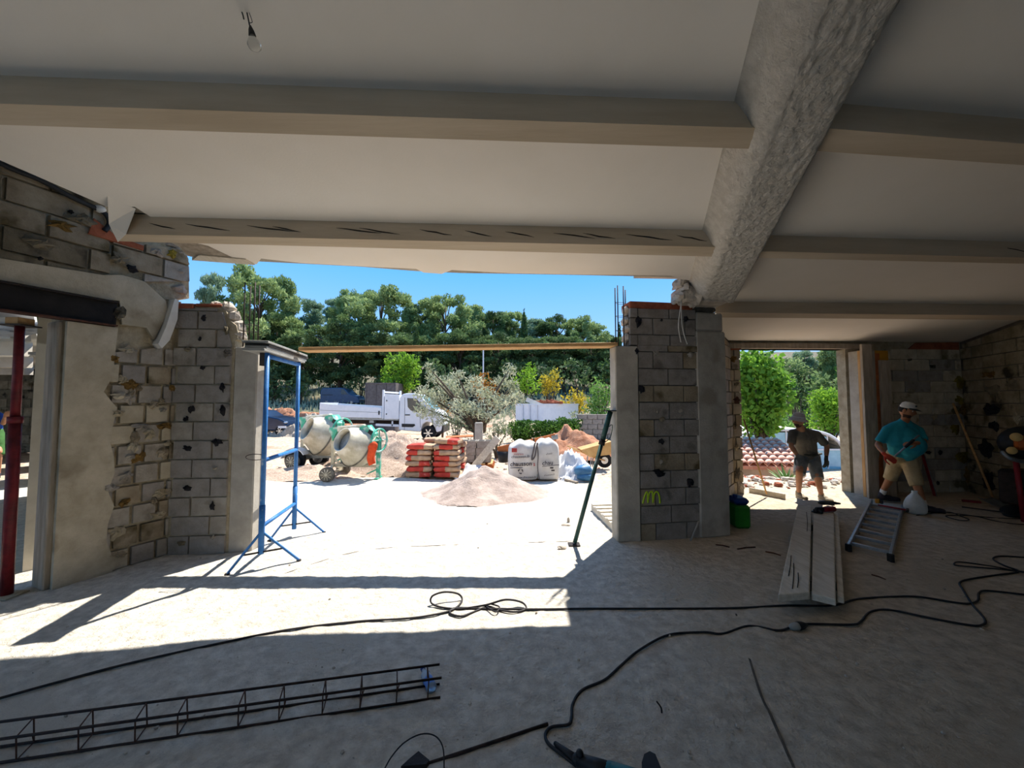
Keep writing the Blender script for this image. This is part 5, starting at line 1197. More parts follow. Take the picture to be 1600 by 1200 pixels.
onbag(bA, 'chausson', 797, 728.5, .125, M['print'], .03, .002); onbag(bA, 's', 833, 728, .125, M['printred'], .03, .002)
p = D(798, 731, yf-.01); MB().box(p+Vector((.12, 0, 0)), (.26, .006, .012)).build('printed_line', M['print'], bA)
onbag(bA, 'www.chausson.fr', 806, 748, .062, M['print'], .03)
# recycling triangle: three bent arrows
pc2 = D(813.5, 736.5, yf-.012)
for k in range(3):
    a0 = PI/2+k*2*PI/3+.25; a1 = a0+2*PI/3-.55
    q_ = [pc2+Vector((math.cos(t), 0, math.sin(t)))*.045 for t in np.linspace(a0, a1, 4)]
    MB().tube(q_, [.008, .008, .014, .001], 5).build('recycling_arrow', M['print'], bA)
onbag(bB, 'chau', 847, 727, .125, M['print'], .06, .002)
onbag(bB, 'chaus', 853, 711, .06, M['print'], .15); p = D(847, 729, yf-.01); MB().box(p+Vector((.18, 0, .02)), (.36, .006, .012), Matrix.Rotation(-.1, 3, 'Y')).build('printed_line', M['print'], bB)
for x, y in ((862, 731), (864, 735)): MB().box(D(x, y, yf-.01), (.07, .006, .03)).build('printed_mark', M['print'], bB)
onbag(bB, 'chausson.fr', 850, 744, .05, M['print'], .1)
for par, body_, pts in ((bA, bodyA, [(836, 692), (834, 702), (831, 716), (832, 718), (836, 712), (838, 700), (840, 692)]), (bB, bodyB, [(839, 692), (841, 710), (840, 730), (843, 749)])):
    MB().tube(spline([D(x, y, yf-.02) for x, y in pts], 4), .018 if par is bA else .01, 6).build('lifting_strap', M['shed'], par)
MB().prism([(0, 0), (.11, .0), (.11, .08), (0, .085)], D(799.5, 706.5, yf-.02), (1, 0, 0), Z, (0, -1, 0), 0, .01).build('red_tag', M['printred'], bA)
# ---- white sheeting with blue plastic
p = F(900, 752)
heap('white_sheeting', 'heap of crumpled white plastic sheeting right of the bulk bags', 'sheeting', (p.x+.0, p.y+.55), .62, .62, .62, M['tarp'], 33, .11, None, .85)
ob = MB().ell((p.x+.16, p.y+.02, .22), (.2, .16, .13), None, 14, 10, jit=.1, rg=rg).ell((p.x+.2, p.y-.02, .10), (.2, .16, .09), None, 14, 10, jit=.12, rg=rg).build('blue_sack', M['bluetarp'], origin=(p.x+.16, p.y, 0)); setp(subd(ob, 1), 'blue plastic sack in front of the white sheeting', 'sack')
a_, b_ = F(870, 748), F(902, 756); mb = MB(); mb.bar(a_+Z*.03, b_+Z*.03, .06, .035); setp(mb.build('batten', M['woodg'], origin=a_), 'grey batten lying in front of the white sheeting', 'batten')
# ---- wheelbarrow
d_ = 9.9; P_ = lambda x, y, dd=0: D(x, y, d_+dd)
c_ = P_(930, 712); zg = tz(c_.x, d_)
o = thing('wheelbarrow', 'tan wheelbarrow tipped beside the red soil behind the right post', 'wheelbarrow', (c_.x, c_.y, zg))
tr = [P_(905, 701), P_(952, 688), P_(950, 708), P_(918, 712)]
vs = [p_+Vector((0, -.28, 0)) for p_ in tr]+[p_+Vector((0, .28, 0)) for p_ in tr]
mb = MB(); mb.add(vs, [(0, 1, 2, 3), (7, 6, 5, 4), (1, 5, 6, 2), (2, 6, 7, 3), (3, 7, 4, 0), (0, 4, 5, 1)]); fixn(mb.build('tray', M['barrow'], o))
wc = P_(944, 719); w = MB().lathe([(.06, -.04), (.15, -.045), (.19, -.03), (.19, .03), (.15, .045), (.06, .04)], wc, (0.1, 1, 0), 20, capa=True, capb=True).build('wheel', M['tyre'], o)
MB().cyl(wc-Vector((0, .055, 0)), wc+Vector((0, .055, 0)), .09, None, 12).build('rim', M['chrome'], w)
for dy in (-.22, .22):
    q_ = Vector((0, dy, 0)); MB().tube([P_(888, 698)+q_, P_(905, 704)+q_, P_(925, 713)+q_, wc+q_*.3], .017, 6).build('handle', M['barrow'], o)
    pl_ = P_(921, 713)+q_; MB().tube([pl_, Vector((pl_.x-.03, pl_.y, zg+.03)), Vector((pl_.x+.12, pl_.y, zg+.03)), P_(930, 712)+q_], .015, 6).build('leg', M['galv'], o)
# ---- dry-stacked block wall at the right
d_ = 15.5; xA, xB = D(902, 690, d_).x, D(962, 690, d_).x; zg = tz((xA+xB)/2, d_)
k = 0; proto = None
for r in range(5):
    xx = xA+(.0 if r % 2 == 0 else .2)
    kx = 0
    while xx < xB-.1:
        if proto is None: proto = MB().box((0, 0, .1), (.385, .2, .192), bev=.01).build('loose_block', M['block2'], origin=(0, 0, 0)); b = proto
        else: b = proto.copy(); COL.objects.link(b)
        b.location = (xx+.2, d_+rg.uniform(-.015, .015), zg+.2*r); kx += 1; setp(b, 'grey block in the dry stack behind the wheelbarrow, %s row, %s from the left' % (['bottom', 'second', 'third', 'fourth', 'top'][r], ['first', 'second', 'third', 'fourth', 'fifth'][kx-1]), 'block', 'dry-stacked blocks behind the wheelbarrow'); xx += .4
# ---- skip with rubble
d_ = 21.0; P_ = lambda x, y, dd=0: D(x, y, d_+dd)
x0, x1, x2 = P_(806, 650).x, P_(850, 650).x, P_(903, 650).x; zt_ = P_(850, 632).z; zb = min(P_(850, 662).z, zt_-.9)
o = thing('rubble_skip', 'white metal skip full of terracotta rubble behind the junipers', 'skip', ((x0+x2)/2, d_+1, zb))
A4 = [(x0, d_+1.4), (x1, d_), (x2+.3, d_+1.6), (x1+.9, d_+3.2)]
vs = [(x, y, zb) for x, y in A4]+[(x, y, zt_) for x, y in A4]
mb = MB(); mb.add(vs, [(3, 2, 1, 0), (0, 1, 5, 4), (1, 2, 6, 5), (2, 3, 7, 6), (3, 0, 4, 7)]); ob = fixn(mb.build('skip_body', M['white'], o)); k_ = ob.modifiers.new('t', 'SOLIDIFY'); k_.thickness = .06; bake(ob)
for i_ in range(4):
    a_, b_ = Vector((*A4[i_], zt_)), Vector((*A4[(i_+1) % 4], zt_)); MB().bar(a_, b_, .1, .08).build('rim', M['white'], o)
for t in (.25, .5, .75):
    a_ = Vector((*A4[0], 0)).lerp(Vector((*A4[1], 0)), t); MB().box((a_.x, a_.y-.05, (zb+zt_)/2), (.08, .08, zt_-zb)).build('rib', M['white'], o)
mb = MB()
cx_, cy_ = sum(p_[0] for p_ in A4)/4, sum(p_[1] for p_ in A4)/4
mb.add([(x, y, zt_-.12) for x, y in A4]+[(cx_, cy_, zt_+.1)], [(0, 1, 4), (1, 2, 4), (2, 3, 4), (3, 0, 4)])
mb.build('rubble_fill', M['stone'], o)
for k in range(16):
    a_ = rg.uniform(-.8, .9); p_ = Vector((cx_+a_, cy_+rg.uniform(-.9, .5), zt_+.05+rg.uniform(0, .12)))
    ob = MB().box((0, 0, 0), (rg.uniform(.35, .6), rg.uniform(.2, .35), .14), Matrix.Rotation(rg.uniform(-.5, .5), 3, 'Y') @ Matrix.Rotation(rg.uniform(0, 3), 3, 'Z'), bev=.02).build('terracotta_lump', M['redbrick'], o, local=True); ob.location = p_-o.location
MB().box((cx_-.9, cy_-.7, zt_+.12), (.9, .05, .25), Matrix.Rotation(.4, 3, 'Y')).build('broken_board', M['whitew'], o)
# ---- stone bollard before the olive
p = G(748, 695, 12.2); b = D(743, 700, 12.2); mb = MB(); zt_ = D(748, 660, 12.2).z; mb.box((p.x, p.y, (zt_+p.z)/2-.05), (.24, .2, zt_-p.z+.1), bev=.02); setp(mb.build('gate_post', M['conc'], origin=p), 'short pale stone post in front of the olive tree', 'post')
# ---- slim white pole in the trees
p = G(755, 600, 30); mb = MB(); mb.cyl((p.x, p.y, p.z-.2), (p.x, p.y, D(755, 545, 30).z), .06, .05, 10); setp(mb.build('white_pole', M['white'], origin=p), 'slim white pole rising in front of the dark pines', 'pole')

# ---- vehicles
def wheel(par, c, r, w, ax=(0, 1, 0), local=False):
    ax = Vector(ax); wl_ = MB().lathe([(r*.62, -w/2), (r*.9, -w/2), (r, -w/3), (r, w/3), (r*.9, w/2), (r*.62, w/2)], c, ax, 24, capa=True, capb=True).build('wheel', M['tyre'], par)
    h = MB(); c = Vector(c); h.cyl(c-ax*(w/2+.01), c+ax*(w/2+.01), r*.2, None, 10)
    for k in range(6):
        t = 2*PI*k/6; h.bar(c-ax*(w/2+.008)+Vector((math.cos(t), 0, math.sin(t)))*r*.15, c-ax*(w/2+.008)+Vector((math.cos(t), 0, math.sin(t)))*r*.62, r*.14, .02, up=(0, 1, 0))
    h.build('rim', M['chrome'], wl_); return wl_
d_ = 19.0; P_ = lambda x, y: D(x, y, d_)
tx = lambda x: P_(x, 650).x; tzv = lambda y: P_(640, y).z
yc = d_
gl = min(tz(tx(668), d_), tzv(688))
o = thing('flatbed_truck', 'white flatbed tipper truck parked behind the mixers', 'truck', (tx(600), d_+.95, gl))
def side(poly, y0, y1, name, m, par=o, bev=0):
    mb = MB(); mb.prism([(tx(x), tzv(y)) for x, y in poly], (0, 0, 0), (1, 0, 0), Z, (0, 1, 0), y0, y1); ob = fixn(mb.build(name, m, par))
    if bev: k_ = ob.modifiers.new('b', 'BEVEL'); k_.width = bev; k_.segments = 3; k_.limit_method = 'ANGLE'; bake(ob)
    return ob
cab = side([(623, 672), (624, 622), (628, 616), (634, 614.5), (646, 614.5), (653, 616), (660, 622), (675, 639), (684, 643), (690, 651), (692, 664), (690, 674), (682, 676), (680, 669), (675, 661), (667, 659), (660, 663), (657, 675)], d_, d_+1.95, 'cab', M['white'], bev=.06)
side([(636, 622), (650, 622.5), (660, 634), (657, 646), (642, 641.5), (637, 636)], d_-.008, d_+.02, 'side_window', M['glassd'], cab)
side([(650, 623), (651.2, 623), (651.2, 644), (650, 643.6)], d_-.016, d_+.0, 'window_pillar', M['plastic'], cab)
mb = MB(); a_, b_ = Vector((tx(655), 0, tzv(618.2))), Vector((tx(676), 0, tzv(639.2))); nrm = Vector((b_.z-a_.z, 0, a_.x-b_.x)).normalized()*-.03
if nrm.x < 0: nrm = -nrm
vs = [a_+Vector((0, d_+.10, 0))+nrm, b_+Vector((0, d_+.06, 0))+nrm, b_+Vector((0, d_+1.89, 0))+nrm, a_+Vector((0, d_+1.85, 0))+nrm]
mb.add(vs+[v-nrm*1.2 for v in vs], [(0, 1, 2, 3), (7, 6, 5, 4), (0, 4, 5, 1), (1, 5, 6, 2), (2, 6, 7, 3), (3, 7, 4, 0)]); fixn(mb.build('windscreen', M['glassb'], cab))
side([(628, 662), (648, 662.5), (649, 665), (645, 667.5), (628, 667)], d_-.012, d_+.02, 'side_trim', M['plastic'], cab)
side([(633, 647.5), (640.5, 647.5), (640.5, 649), (633, 649)], d_-.025, d_, 'door_handle', M['plastic'], cab)
side([(632, 621), (632.5, 621), (632.5, 672), (632, 672)], d_-.004, d_+.01, 'door_seam', M['plastic'], cab); side([(655.5, 646), (656, 646), (657.5, 668), (657, 668)], d_-.004, d_+.01, 'door_seam', M['plastic'], cab)
c_ = P_(663, 640); MB().box((c_.x, d_-.14, c_.z), (.18, .2, .36), bev=.05).build('mirror', M['plastic'], cab)
side([(682, 665), (693, 664), (693, 676), (682, 678)], d_+.02, d_+1.93, 'bumper', M['plastic'])
wheel(o, (tx(669), d_+.17, gl+.36), .36, .24); wheel(o, (tx(669), d_+1.78, gl+.36), .36, .24); wheel(o, (tx(540), d_+.2, gl+.36), .36, .3); wheel(o, (tx(540), d_+1.75, gl+.36), .36, .3)
side([(600, 615.5), (623, 617), (623, 655), (600, 655)], d_+.03, d_+1.9, 'tool_locker', M['white'], bev=.02)
for x, y in ((603, 625), (603, 646)): side([(x, y), (x+1.2, y), (x+1.2, y+2), (x, y+2)], d_+.0, d_+.04, 'hinge', M['plastic'])
side([(596.5, 609), (599, 609), (599, 654), (596, 654)], d_+.04, d_+.16, 'rack_post', M['white']); side([(608, 609), (610, 609), (610, 620), (608, 620)], d_+1.7, d_+1.85, 'rack_post', M['white'])
MB().bar((tx(598), d_+.1, tzv(612.5)), (tx(606), d_+1.8, tzv(612.5)), .08, .08).build('rack_bar', M['white'], o)
sb_ = side([(500, 630), (517, 632), (596, 637), (596, 653), (500, 651)], d_-.02, d_+.02, 'drop_side', M['white'])
side([(500, 640.5), (596, 644.5), (596, 645.1), (500, 641.1)], d_-.026, d_, 'side_groove', M['galv'], sb_)
side([(591.5, 642), (593.5, 642), (593.2, 648), (591.5, 648)], d_-.045, d_, 'latch', M['plastic'], sb_)
side([(500, 630), (596, 636), (596, 653), (500, 651)], d_+1.88, d_+1.92, 'drop_side', M['white'])
side([(499, 629), (501, 629), (501, 651), (499, 651)], d_, d_+1.9, 'tailboard', M['white'])
side([(500, 651), (622, 653), (622, 657), (500, 655)], d_+.05, d_+1.85, 'bed_floor', M['galv'])
side([(505, 656), (622, 658), (622, 664), (505, 662)], d_+.5, d_+1.4, 'chassis', M['steel'])
side([(586, 662), (622, 663.5), (622, 667), (586, 665.5)], d_+.1, d_+.2, 'guard_rail', M['white']); side([(611, 658), (613, 658), (613, 666), (611, 666)], d_+.1, d_+.2, 'guard_strut', M['white']); side([(576, 657), (583, 657), (583, 661), (576, 661)], d_+.1, d_+.5, 'battery_box', M['galv'])
# grey shed behind
d_ = 26.0
p = D(593, 640, d_); zb = tz(p.x, d_)
o = thing('grey_container', 'dark grey site container behind the truck bed', 'container', (p.x, d_+1, zb))
x0, x1 = D(572, 600, d_).x, D(618, 600, d_).x; zt_ = D(572, 598, d_).z
MB().box(((x0+x1)/2, d_+1.2, (zb+zt_)/2-.2), (x1-x0, 2.4, zt_-zb+.4)).build('box', M['shed'], o)
for t in (.0, .33, .66, 1): MB().box((x0+(x1-x0)*t, d_-.02, (zb+zt_)/2-.2), (.07, .06, zt_-zb+.4)).build('panel_post', M['shed'], o)
for t in (0, .5, 1): MB().box(((x0+x1)/2, d_-.025, zb+.1+(zt_-zb-.14)*t), (x1-x0, .05, .06)).build('rail', M['shed'], o)
# blue van
d_ = 40.0; p = D(528, 628, d_); gl = tz(p.x, d_)
o = thing('blue_van', 'blue panel van parked in the shade under the pines', 'van', (p.x, d_+.9, gl))
sx = lambda x: D(x, 620, d_).x; sc_ = (D(500, 603, d_).z-D(500, 630, d_).z)/27
szz = lambda y: gl+(630.5-y)*sc_
def vside(poly, y0, y1, name, m, par, bev=0):
    mb = MB(); mb.prism([(sx(x), szz(y)) for x, y in poly], (0, 0, 0), (1, 0, 0), Z, (0, 1, 0), y0, y1); ob = fixn(mb.build(name, m, par))
    if bev: k_ = ob.modifiers.new('b', 'BEVEL'); k_.width = bev; k_.segments = 2; k_.limit_method = 'ANGLE'; bake(ob)
    return ob
vb = vside([(500, 627), (500, 608), (503, 603), (532, 602.5), (538, 604), (547, 613), (558, 616), (561, 621), (561, 627)], d_, d_+1.8, 'body', M['vanblue'], o, .08)
vside([(533, 605), (537, 605.5), (543, 613), (533, 613)], d_-.02, d_+.05, 'side_window', M['glassd'], vb); vside([(503, 613.5), (520, 613.5), (520, 614.3), (503, 614.3)], d_-.02, d_+.03, 'rail', M['plastic'], vb)
vside([(505, 606), (516, 606), (516, 611), (505, 611)], d_-.015, d_+.03, 'panel', M['vanblue'], vb)
for x in (510, 549): wheel(o, (sx(x), d_+.12, gl+.31), .31, .22); wheel(o, (sx(x), d_+1.65, gl+.31), .31, .22)
# navy car, its front pointing right out from behind the post
d_ = 24.0; p = D(422, 675, d_); gl = tz(p.x, d_)
o = thing('navy_car', 'dark navy car nose peeking out right of the left post', 'car', (p.x, d_+.8, gl))
k_s = 1.5/33; bx_ = D(447, 670, d_).x
cx2 = lambda x: bx_-(447-x)*d_/600; cz = lambda y: gl+(681-y)*d_/600*1.0
sx, szz = cx2, cz
cb = vside([(447, 673), (447.5, 664), (443, 657), (434, 653), (418, 650), (404, 641), (380, 640), (350, 650), (345, 673)], d_, d_+1.75, 'body', M['carblue'], o, .09)
mb = MB(); mb.prism([(cx2(415), cz(649.5)), (cx2(405), cz(643)), (cx2(380), cz(642.5)), (cx2(375), cz(651))], (0, 0, 0), (1, 0, 0), Z, (0, 1, 0), d_-.02, d_+.03); fixn(mb.build('side_window', M['glassd'], cb))
MB().box((cx2(447.5), d_+.85, cz(667)), (.05, .55, .13)).box((cx2(441), d_-.01, cz(667)), (.5, .03, .13)).build('number_plate', M['white'], cb)
MB().ell((cx2(444), d_+.12, cz(660)), (.16, .12, .08), None, 10, 6).build('headlamp', M['chrome'], cb)
for x in (437, 362): wheel(o, (cx2(x), d_+.1, gl+.32), .32, .22); wheel(o, (cx2(x), d_+1.6, gl+.32), .32, .22)
# brushwood and reddish tile piles by the road
p = G(450, 650, 27)
o = thing('brushwood_pile', 'pile of cut brushwood and poles behind the navy car', 'brushwood', (p.x, p.y, p.z))
mb = MB()
for k in range(220):
    c_ = Vector((p.x+rg.uniform(-3.2, 2.6), p.y+rg.uniform(-1.2, 1.2), 0)); c_.z = tz(c_.x, c_.y)+rg.uniform(.0, .95)*(1-abs(c_.x-p.x)/3.6); a_ = rg.uniform(-.5, .5); L_ = rg.uniform(.5, 1.4)
    v = Vector((math.cos(a_), rg.uniform(-.4, .4), math.sin(a_)*.6))*L_*.5; mb.cyl(c_-v, c_+v, rg.uniform(.02, .05), None, 5, caps=False)
ob = mb.build('sticks', M['woodg'], o); ob['kind'] = 'stuff'
heap('rubble_bank', 'long low bank of reddish rubble along the far road', 'rubble bank', (G(450, 640, 30).x, 30), 7.5, 1.6, 1.0, M['soil'], 61, .3)
heap('chip_heap', 'wood chip and root heap left of the gravel, behind the trailer', 'heap', (G(455, 660, 22).x, 24.5), 2.6, 1.2, .8, M['woodg'], 63, .5)

# ---- beyond the door: tiled pool house, pool enclosure
def tiled_roof():
    e0, e1 = D(1150, 727, 10.6), D(1262, 738, 10.6)     # eave
    r0 = D(1150, 691, 12.8); r1 = D(1290, 691, 12.8)
    o = thing('tiled_roof', 'low roof of pale terracotta barrel tiles below the terrace', 'roof', (e0.x, e0.y, e0.z))
    eu = (e1-e0); eu.z = 0; Lw = 2.6; up = (r0-e0); up.x = .9; up.y = 2.2; 
    eu = Vector((1, 0, -.02)).normalized(); ups = Vector((.62, 2.2, .52)); Lr = ups.length; ups.normalize(); nn = eu.cross(ups).normalized()
    if nn.z < 0: nn = -nn
    st = e0+Vector((-.6, 0, 0))
    mb = MB(); q_ = [st, st+eu*2.75, st+eu*2.75+ups*Lr, st+ups*Lr]; mb.add(q_+[v-nn*.1 for v in q_], [(0, 1, 2, 3), (7, 6, 5, 4), (0, 4, 5, 1), (1, 5, 6, 2), (2, 6, 7, 3), (3, 7, 4, 0)]); fixn(mb.build('roof_base', M['tile'], o))
    prot = None
    for cidx in range(11):
        for ridx in range(7):
            ll = Lr/7*1.12
            if prot is None:
                mb = MB(); vs = []
                for k, (rr, s) in enumerate(((.115, 0), (.098, ll))):
                    for t in np.linspace(0, PI, 8):
                        for q in (rr, rr-.018): vs.append(eu*(q*math.cos(t))+nn*(q*math.sin(t)*.85+.012*(1-k))+ups*s)
                fs = []
                for i_ in range(7):
                    a_ = i_*2; fs += [(a_, a_+2, a_+18, a_+16), (a_+1, a_+17, a_+19, a_+3), (a_, a_+1, a_+3, a_+2), (a_+16, a_+18, a_+19, a_+17)]
                mb.add(vs, fs); t_ = fixn(mb.build('roof_tile', M['tile'], o, True, local=True)); prot = t_
            else:
                t_ = prot.copy(); COL.objects.link(t_); t_.parent = o
            t_.location = st-o.location+eu*(.12+.245*cidx+rg.uniform(-.008, .008))+ups*(Lr/7*ridx)+nn*.01
    # wall under the eave
    MB().box((st.x+1.35, st.y+.35, st.z-.45), (2.7, .2, .8)).build('wall', M['wallroom'], o)
tiled_roof()
# pool enclosure: segmented barrel vault
d_ = 15.5; xl_, xr_ = D(1150, 700, d_).x-.3, D(1322, 700, d_).x; zt_ = D(1240, 671.5, d_).z; zb = tz(11, d_)-.15
o = thing('pool_enclosure', 'white arched pool enclosure with clear panels below the terrace', 'pool enclosure', ((xl_+xr_)/2, d_, zb))
cx_ = (xl_+xr_)/2; hw = (xr_-xl_)/2; hh = zt_-zb
dirv = Vector((.75, 3.0, 0))
def arch(t, off=0): 
    q = abs(math.cos(t))**.62*(1 if math.cos(t) > 0 else -1); z = math.sin(t)**.62 if math.sin(t) > 0 else 0
    return Vector((cx_+(hw+off)*q, d_, zb+(hh+off)*z))
T = np.linspace(0, PI, 21)
for seg in range(3):
    v0 = dirv*seg; v1 = dirv*(seg+1); gr = -.06*seg
    A_ = [arch(t, gr) for t in T]; nA = len(T)
    mb = MB(); mb.add([p_+v0 for p_ in A_]+[p_+v1 for p_ in A_], [(i_, i_+1, nA+i_+1, nA+i_) for i_ in range(nA-1)]); ob = mb.build('vault_panel', M['polyc'], o, True); k_ = ob.modifiers.new('t', 'SOLIDIFY'); k_.thickness = .02; bake(ob)
    MB().tube([p_+v0 for p_ in A_], .06, 6).build('arch_rib', M['poolw'], o)
    MB().tube([arch(t, gr+.02)+v0+dirv*.06 for t in T], .03, 6).build('seal', M['plastic'], o)
    for i_ in range(2, nA-2, 1):
        MB().cyl(A_[i_]+v0, A_[i_]+v1, .022, None, 5).build('purlin_bar', M['poolw'], o)
# glazed end: mullions and bluish panes
def az(x):
    c = max(-1, min(1, (x-cx_)/hw)); t = math.acos(abs(c)**(1/.62)*(1 if c > 0 else -1)); return arch(t, -.05).z
for k in range(8):
    xa, xb = cx_-hw*.93+hw*1.86*k/8, cx_-hw*.93+hw*1.86*(k+1)/8
    for z0_, z1a, z1b in ((zb+.05, zb+hh*.52, zb+hh*.52), (zb+hh*.56, az(xa)-.06, az(xb)-.06)):
        if min(z1a, z1b) < z0_+.05: continue
        mb = MB(); mb.prism([(xa+.03, z0_), (xb-.03, z0_), (xb-.03, z1b), (xa+.03, z1a)], (0, d_+.05, 0), (1, 0, 0), Z, (0, 1, 0), 0, .012); fixn(mb.build('pane', M['glassb'], o))
    MB().bar((xa, d_+.05, zb), (xa, d_+.05, az(xa)), .05, .05, up=(0, 1, 0)).build('mullion', M['poolw'], o)
MB().bar((cx_-hw, d_+.04, zb+hh*.54), (cx_+hw, d_+.04, zb+hh*.54), .05, .06).build('transom', M['poolw'], o)
# rubble on the ground outside the door
mb = MB()
for k in range(420):
    x, y = rg.uniform(1130, 1400), 0; d2 = rg.uniform(7.5, 10.3); p = D(x, 700, d2); s = rg.choice((.02, .03, .05, .08)); z = gz(p.x, d2) if d2 > 8.2 else 0
    mb.ell((p.x, d2, z+s*.4), (s*rg.uniform(.7, 1.4), s, s*.6), Matrix.Rotation(rg.uniform(0, 3), 3, 'Z'), 6, 4, jit=.2, rg=rg, m=rg.choice((0, 0, 1)))
o = mb.build('rubble_stones', [M['stone'], M['redbrick']], origin=D(1260, 745, 9)); setp(o, 'loose pale and red rubble stones outside the door opening', 'rubble', kind='stuff')
mb = MB()
for k in range(500):
    d2 = rg.uniform(8.4, 14); x = rg.uniform(-6, 4.2); s = rg.choice((.012, .02, .03, .05)); mb.ell((x, d2, gz(x, d2)+s*.3), (s*rg.uniform(.7, 1.4), s, s*.6), None, 5, 3, jit=.2, rg=rg, m=rg.choice((0, 0, 0, 1)))
o = mb.build('yard_stones', [M['stone'], M['redbrick']], origin=(0, 10, 0)); setp(o, 'scattered small stones over the yard around the heaps', 'stones', kind='stuff')

# ================================================================ VEGETATION
def leaves(name, puffs, per, size, mt, seed, parent=None, flat=.5, shell=.45, droop=0, asp=.5):
    r = np.random.RandomState(seed); P = []; Nn = []
    for (c, rad) in puffs:
        n = max(20, int(per*(rad[0]*rad[1]+rad[1]*rad[2]+rad[0]*rad[2])/3))
        v = r.normal(size=(n, 3)); v /= np.linalg.norm(v, axis=1)[:, None]
        q = (shell+(1-shell)*r.rand(n)**.5)[:, None]
        P.append(np.array(c)+v*q*np.array(rad)); Nn.append(v)
    P = np.concatenate(P); Nn = np.concatenate(Nn); n = len(P)
    d = Nn*flat+r.normal(size=(n, 3))*.6+np.array([0, 0, .25-droop]); d /= np.linalg.norm(d, axis=1)[:, None]
    s = np.cross(d, r.normal(size=(n, 3))); s /= np.linalg.norm(s, axis=1)[:, None]
    L = (size*(.6+.8*r.rand(n)))[:, None]; W = L*asp
    V = np.stack([P-d*L*.5, P+s*W*.5, P+d*L*.5, P-s*W*.5], 1).reshape(-1, 3)
    return npmesh(name, V, np.arange(n*4).reshape(-1, 4), mt, parent)
def branchy(parent, pts_list, mt=None, name='trunk'):
    mb = MB()
    for pts, r0, r1 in pts_list:
        k = len(pts); mb.tube(pts, [r0+(r1-r0)*i/(k-1) for i in range(k)], 7)
    return mb.build(name, mt or M['bark'], parent, True, local=True)
def pine_proto(seed, kind, mt):
    r = random.Random(seed); o = thing('pine_tree', 'pine', 'tree', (0, 0, 0)); H = 10.0; puffs = []
    if kind == 0:       # broad rounded
        for k in range(70):
            z = r.uniform(2.6, 9.3); a = r.uniform(0, 2*PI); w = 3.6*math.sin(PI*min(1, max(.08, (z-2.2)/8.2)))**.7; q = w*r.uniform(.35, 1)
            puffs.append(((q*math.cos(a), q*math.sin(a), z), (r.uniform(.45, 1.0), r.uniform(.45, 1.0), r.uniform(.3, .7))))
    elif kind == 1:     # taller, conical top
        for k in range(60):
            z = 2.4+7.2*k/60; a = k*2.4+r.uniform(-.4, .4); w = 2.5*(1-(z-2.6)/8.2)**.8; q = w*r.uniform(.4, 1)
            puffs.append(((q*math.cos(a), q*math.sin(a), z), (r.uniform(.4, .85), r.uniform(.4, .85), r.uniform(.3, .65))))
    else:               # open crown with visible limbs
        for k in range(52):
            z = r.uniform(3.6, 9.5); a = r.uniform(0, 2*PI); q = r.uniform(.6, 3.0)*(1.15-(z/14)); puffs.append(((q*math.cos(a), q*math.sin(a), z), (r.uniform(.4, .9), r.uniform(.4, .9), r.uniform(.25, .5))))
    br = [([(0, 0, -.5), (.1, .05, 3), (.05, .1, 6), (.2, 0, 8.8)], .24, .05)]
    for c, rad in puffs[::3]: br.append(([(.1, .05, max(1.8, c[2]-2.0)), (c[0]*.5, c[1]*.5, c[2]-.7), c], .07, .02))
    leaves('foliage', puffs, 620, .36, mt, seed, o, .5, .15, 0, .32)['kind'] = 'stuff'
    branchy(o, br); return o
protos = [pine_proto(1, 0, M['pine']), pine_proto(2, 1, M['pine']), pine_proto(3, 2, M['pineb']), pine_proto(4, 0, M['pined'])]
usedp = set()
def place(proto, px, d, ytop, wpx, label, group='pines on the wooded slope', H=10.0, W=7.0, rz=None, base=None):
    x = D(px, 600, d).x; zb = tz(x, d) if base is None else base; zt = D(px, ytop, d).z; h = max(1.5, zt-zb)
    if proto.name in usedp: o = clone(proto)
    else: o = proto; usedp.add(proto.name)
    o.location = (x, d, zb-.1); s = h/H; w = wpx/600*d/W
    o.scale = (w, w, s); o.rotation_euler.z = rnd.uniform(0, 6.28) if rz is None else rz
    setp(o, label, 'tree', group); WPOS[o.name] = Vector(o.location); return o
ORD = ['first', 'second', 'third', 'fourth', 'fifth', 'sixth', 'seventh', 'eighth', 'ninth', 'tenth', 'eleventh', 'twelfth', 'thirteenth', 'fourteenth', 'fifteenth', 'sixteenth', 'seventeenth']
near = 'green pine on the wooded slope behind the yard'
special = {0: 'pale feathery pine seen beside the broken block wall at left', 1: 'broad green pine seen over the left starter bars', 6: 'broadest pine, standing high above the white truck', 9: 'bright-topped pine in the middle of the slope, above the olive tree', 15: 'pine at the right end of the slope, beside the right starter bars'}
pl_ = [(325, 42, 410, 66, 2), (402, 44, 412, 120, 0), (448, 52, 448, 64, 1), (486, 56, 460, 70, 2), (520, 60, 455, 60, 2), (556, 56, 446, 80, 0), (592, 47, 444, 118, 0), (640, 58, 470, 70, 1), (664, 60, 476, 70, 3), (697, 50, 458, 108, 0), (742, 58, 474, 76, 1), (770, 55, 482, 70, 3), (800, 58, 484, 76, 0), (838, 56, 490, 78, 2), (872, 54, 492, 74, 3), (912, 50, 492, 84, 0), (945, 60, 520, 60, 3)]
for k, (px, d, yt, w, pk) in enumerate(pl_): place(protos[pk], px, d, yt, w, special.get(k, 'green pine on the skyline of the wooded slope, %s from the left' % ORD[k]))
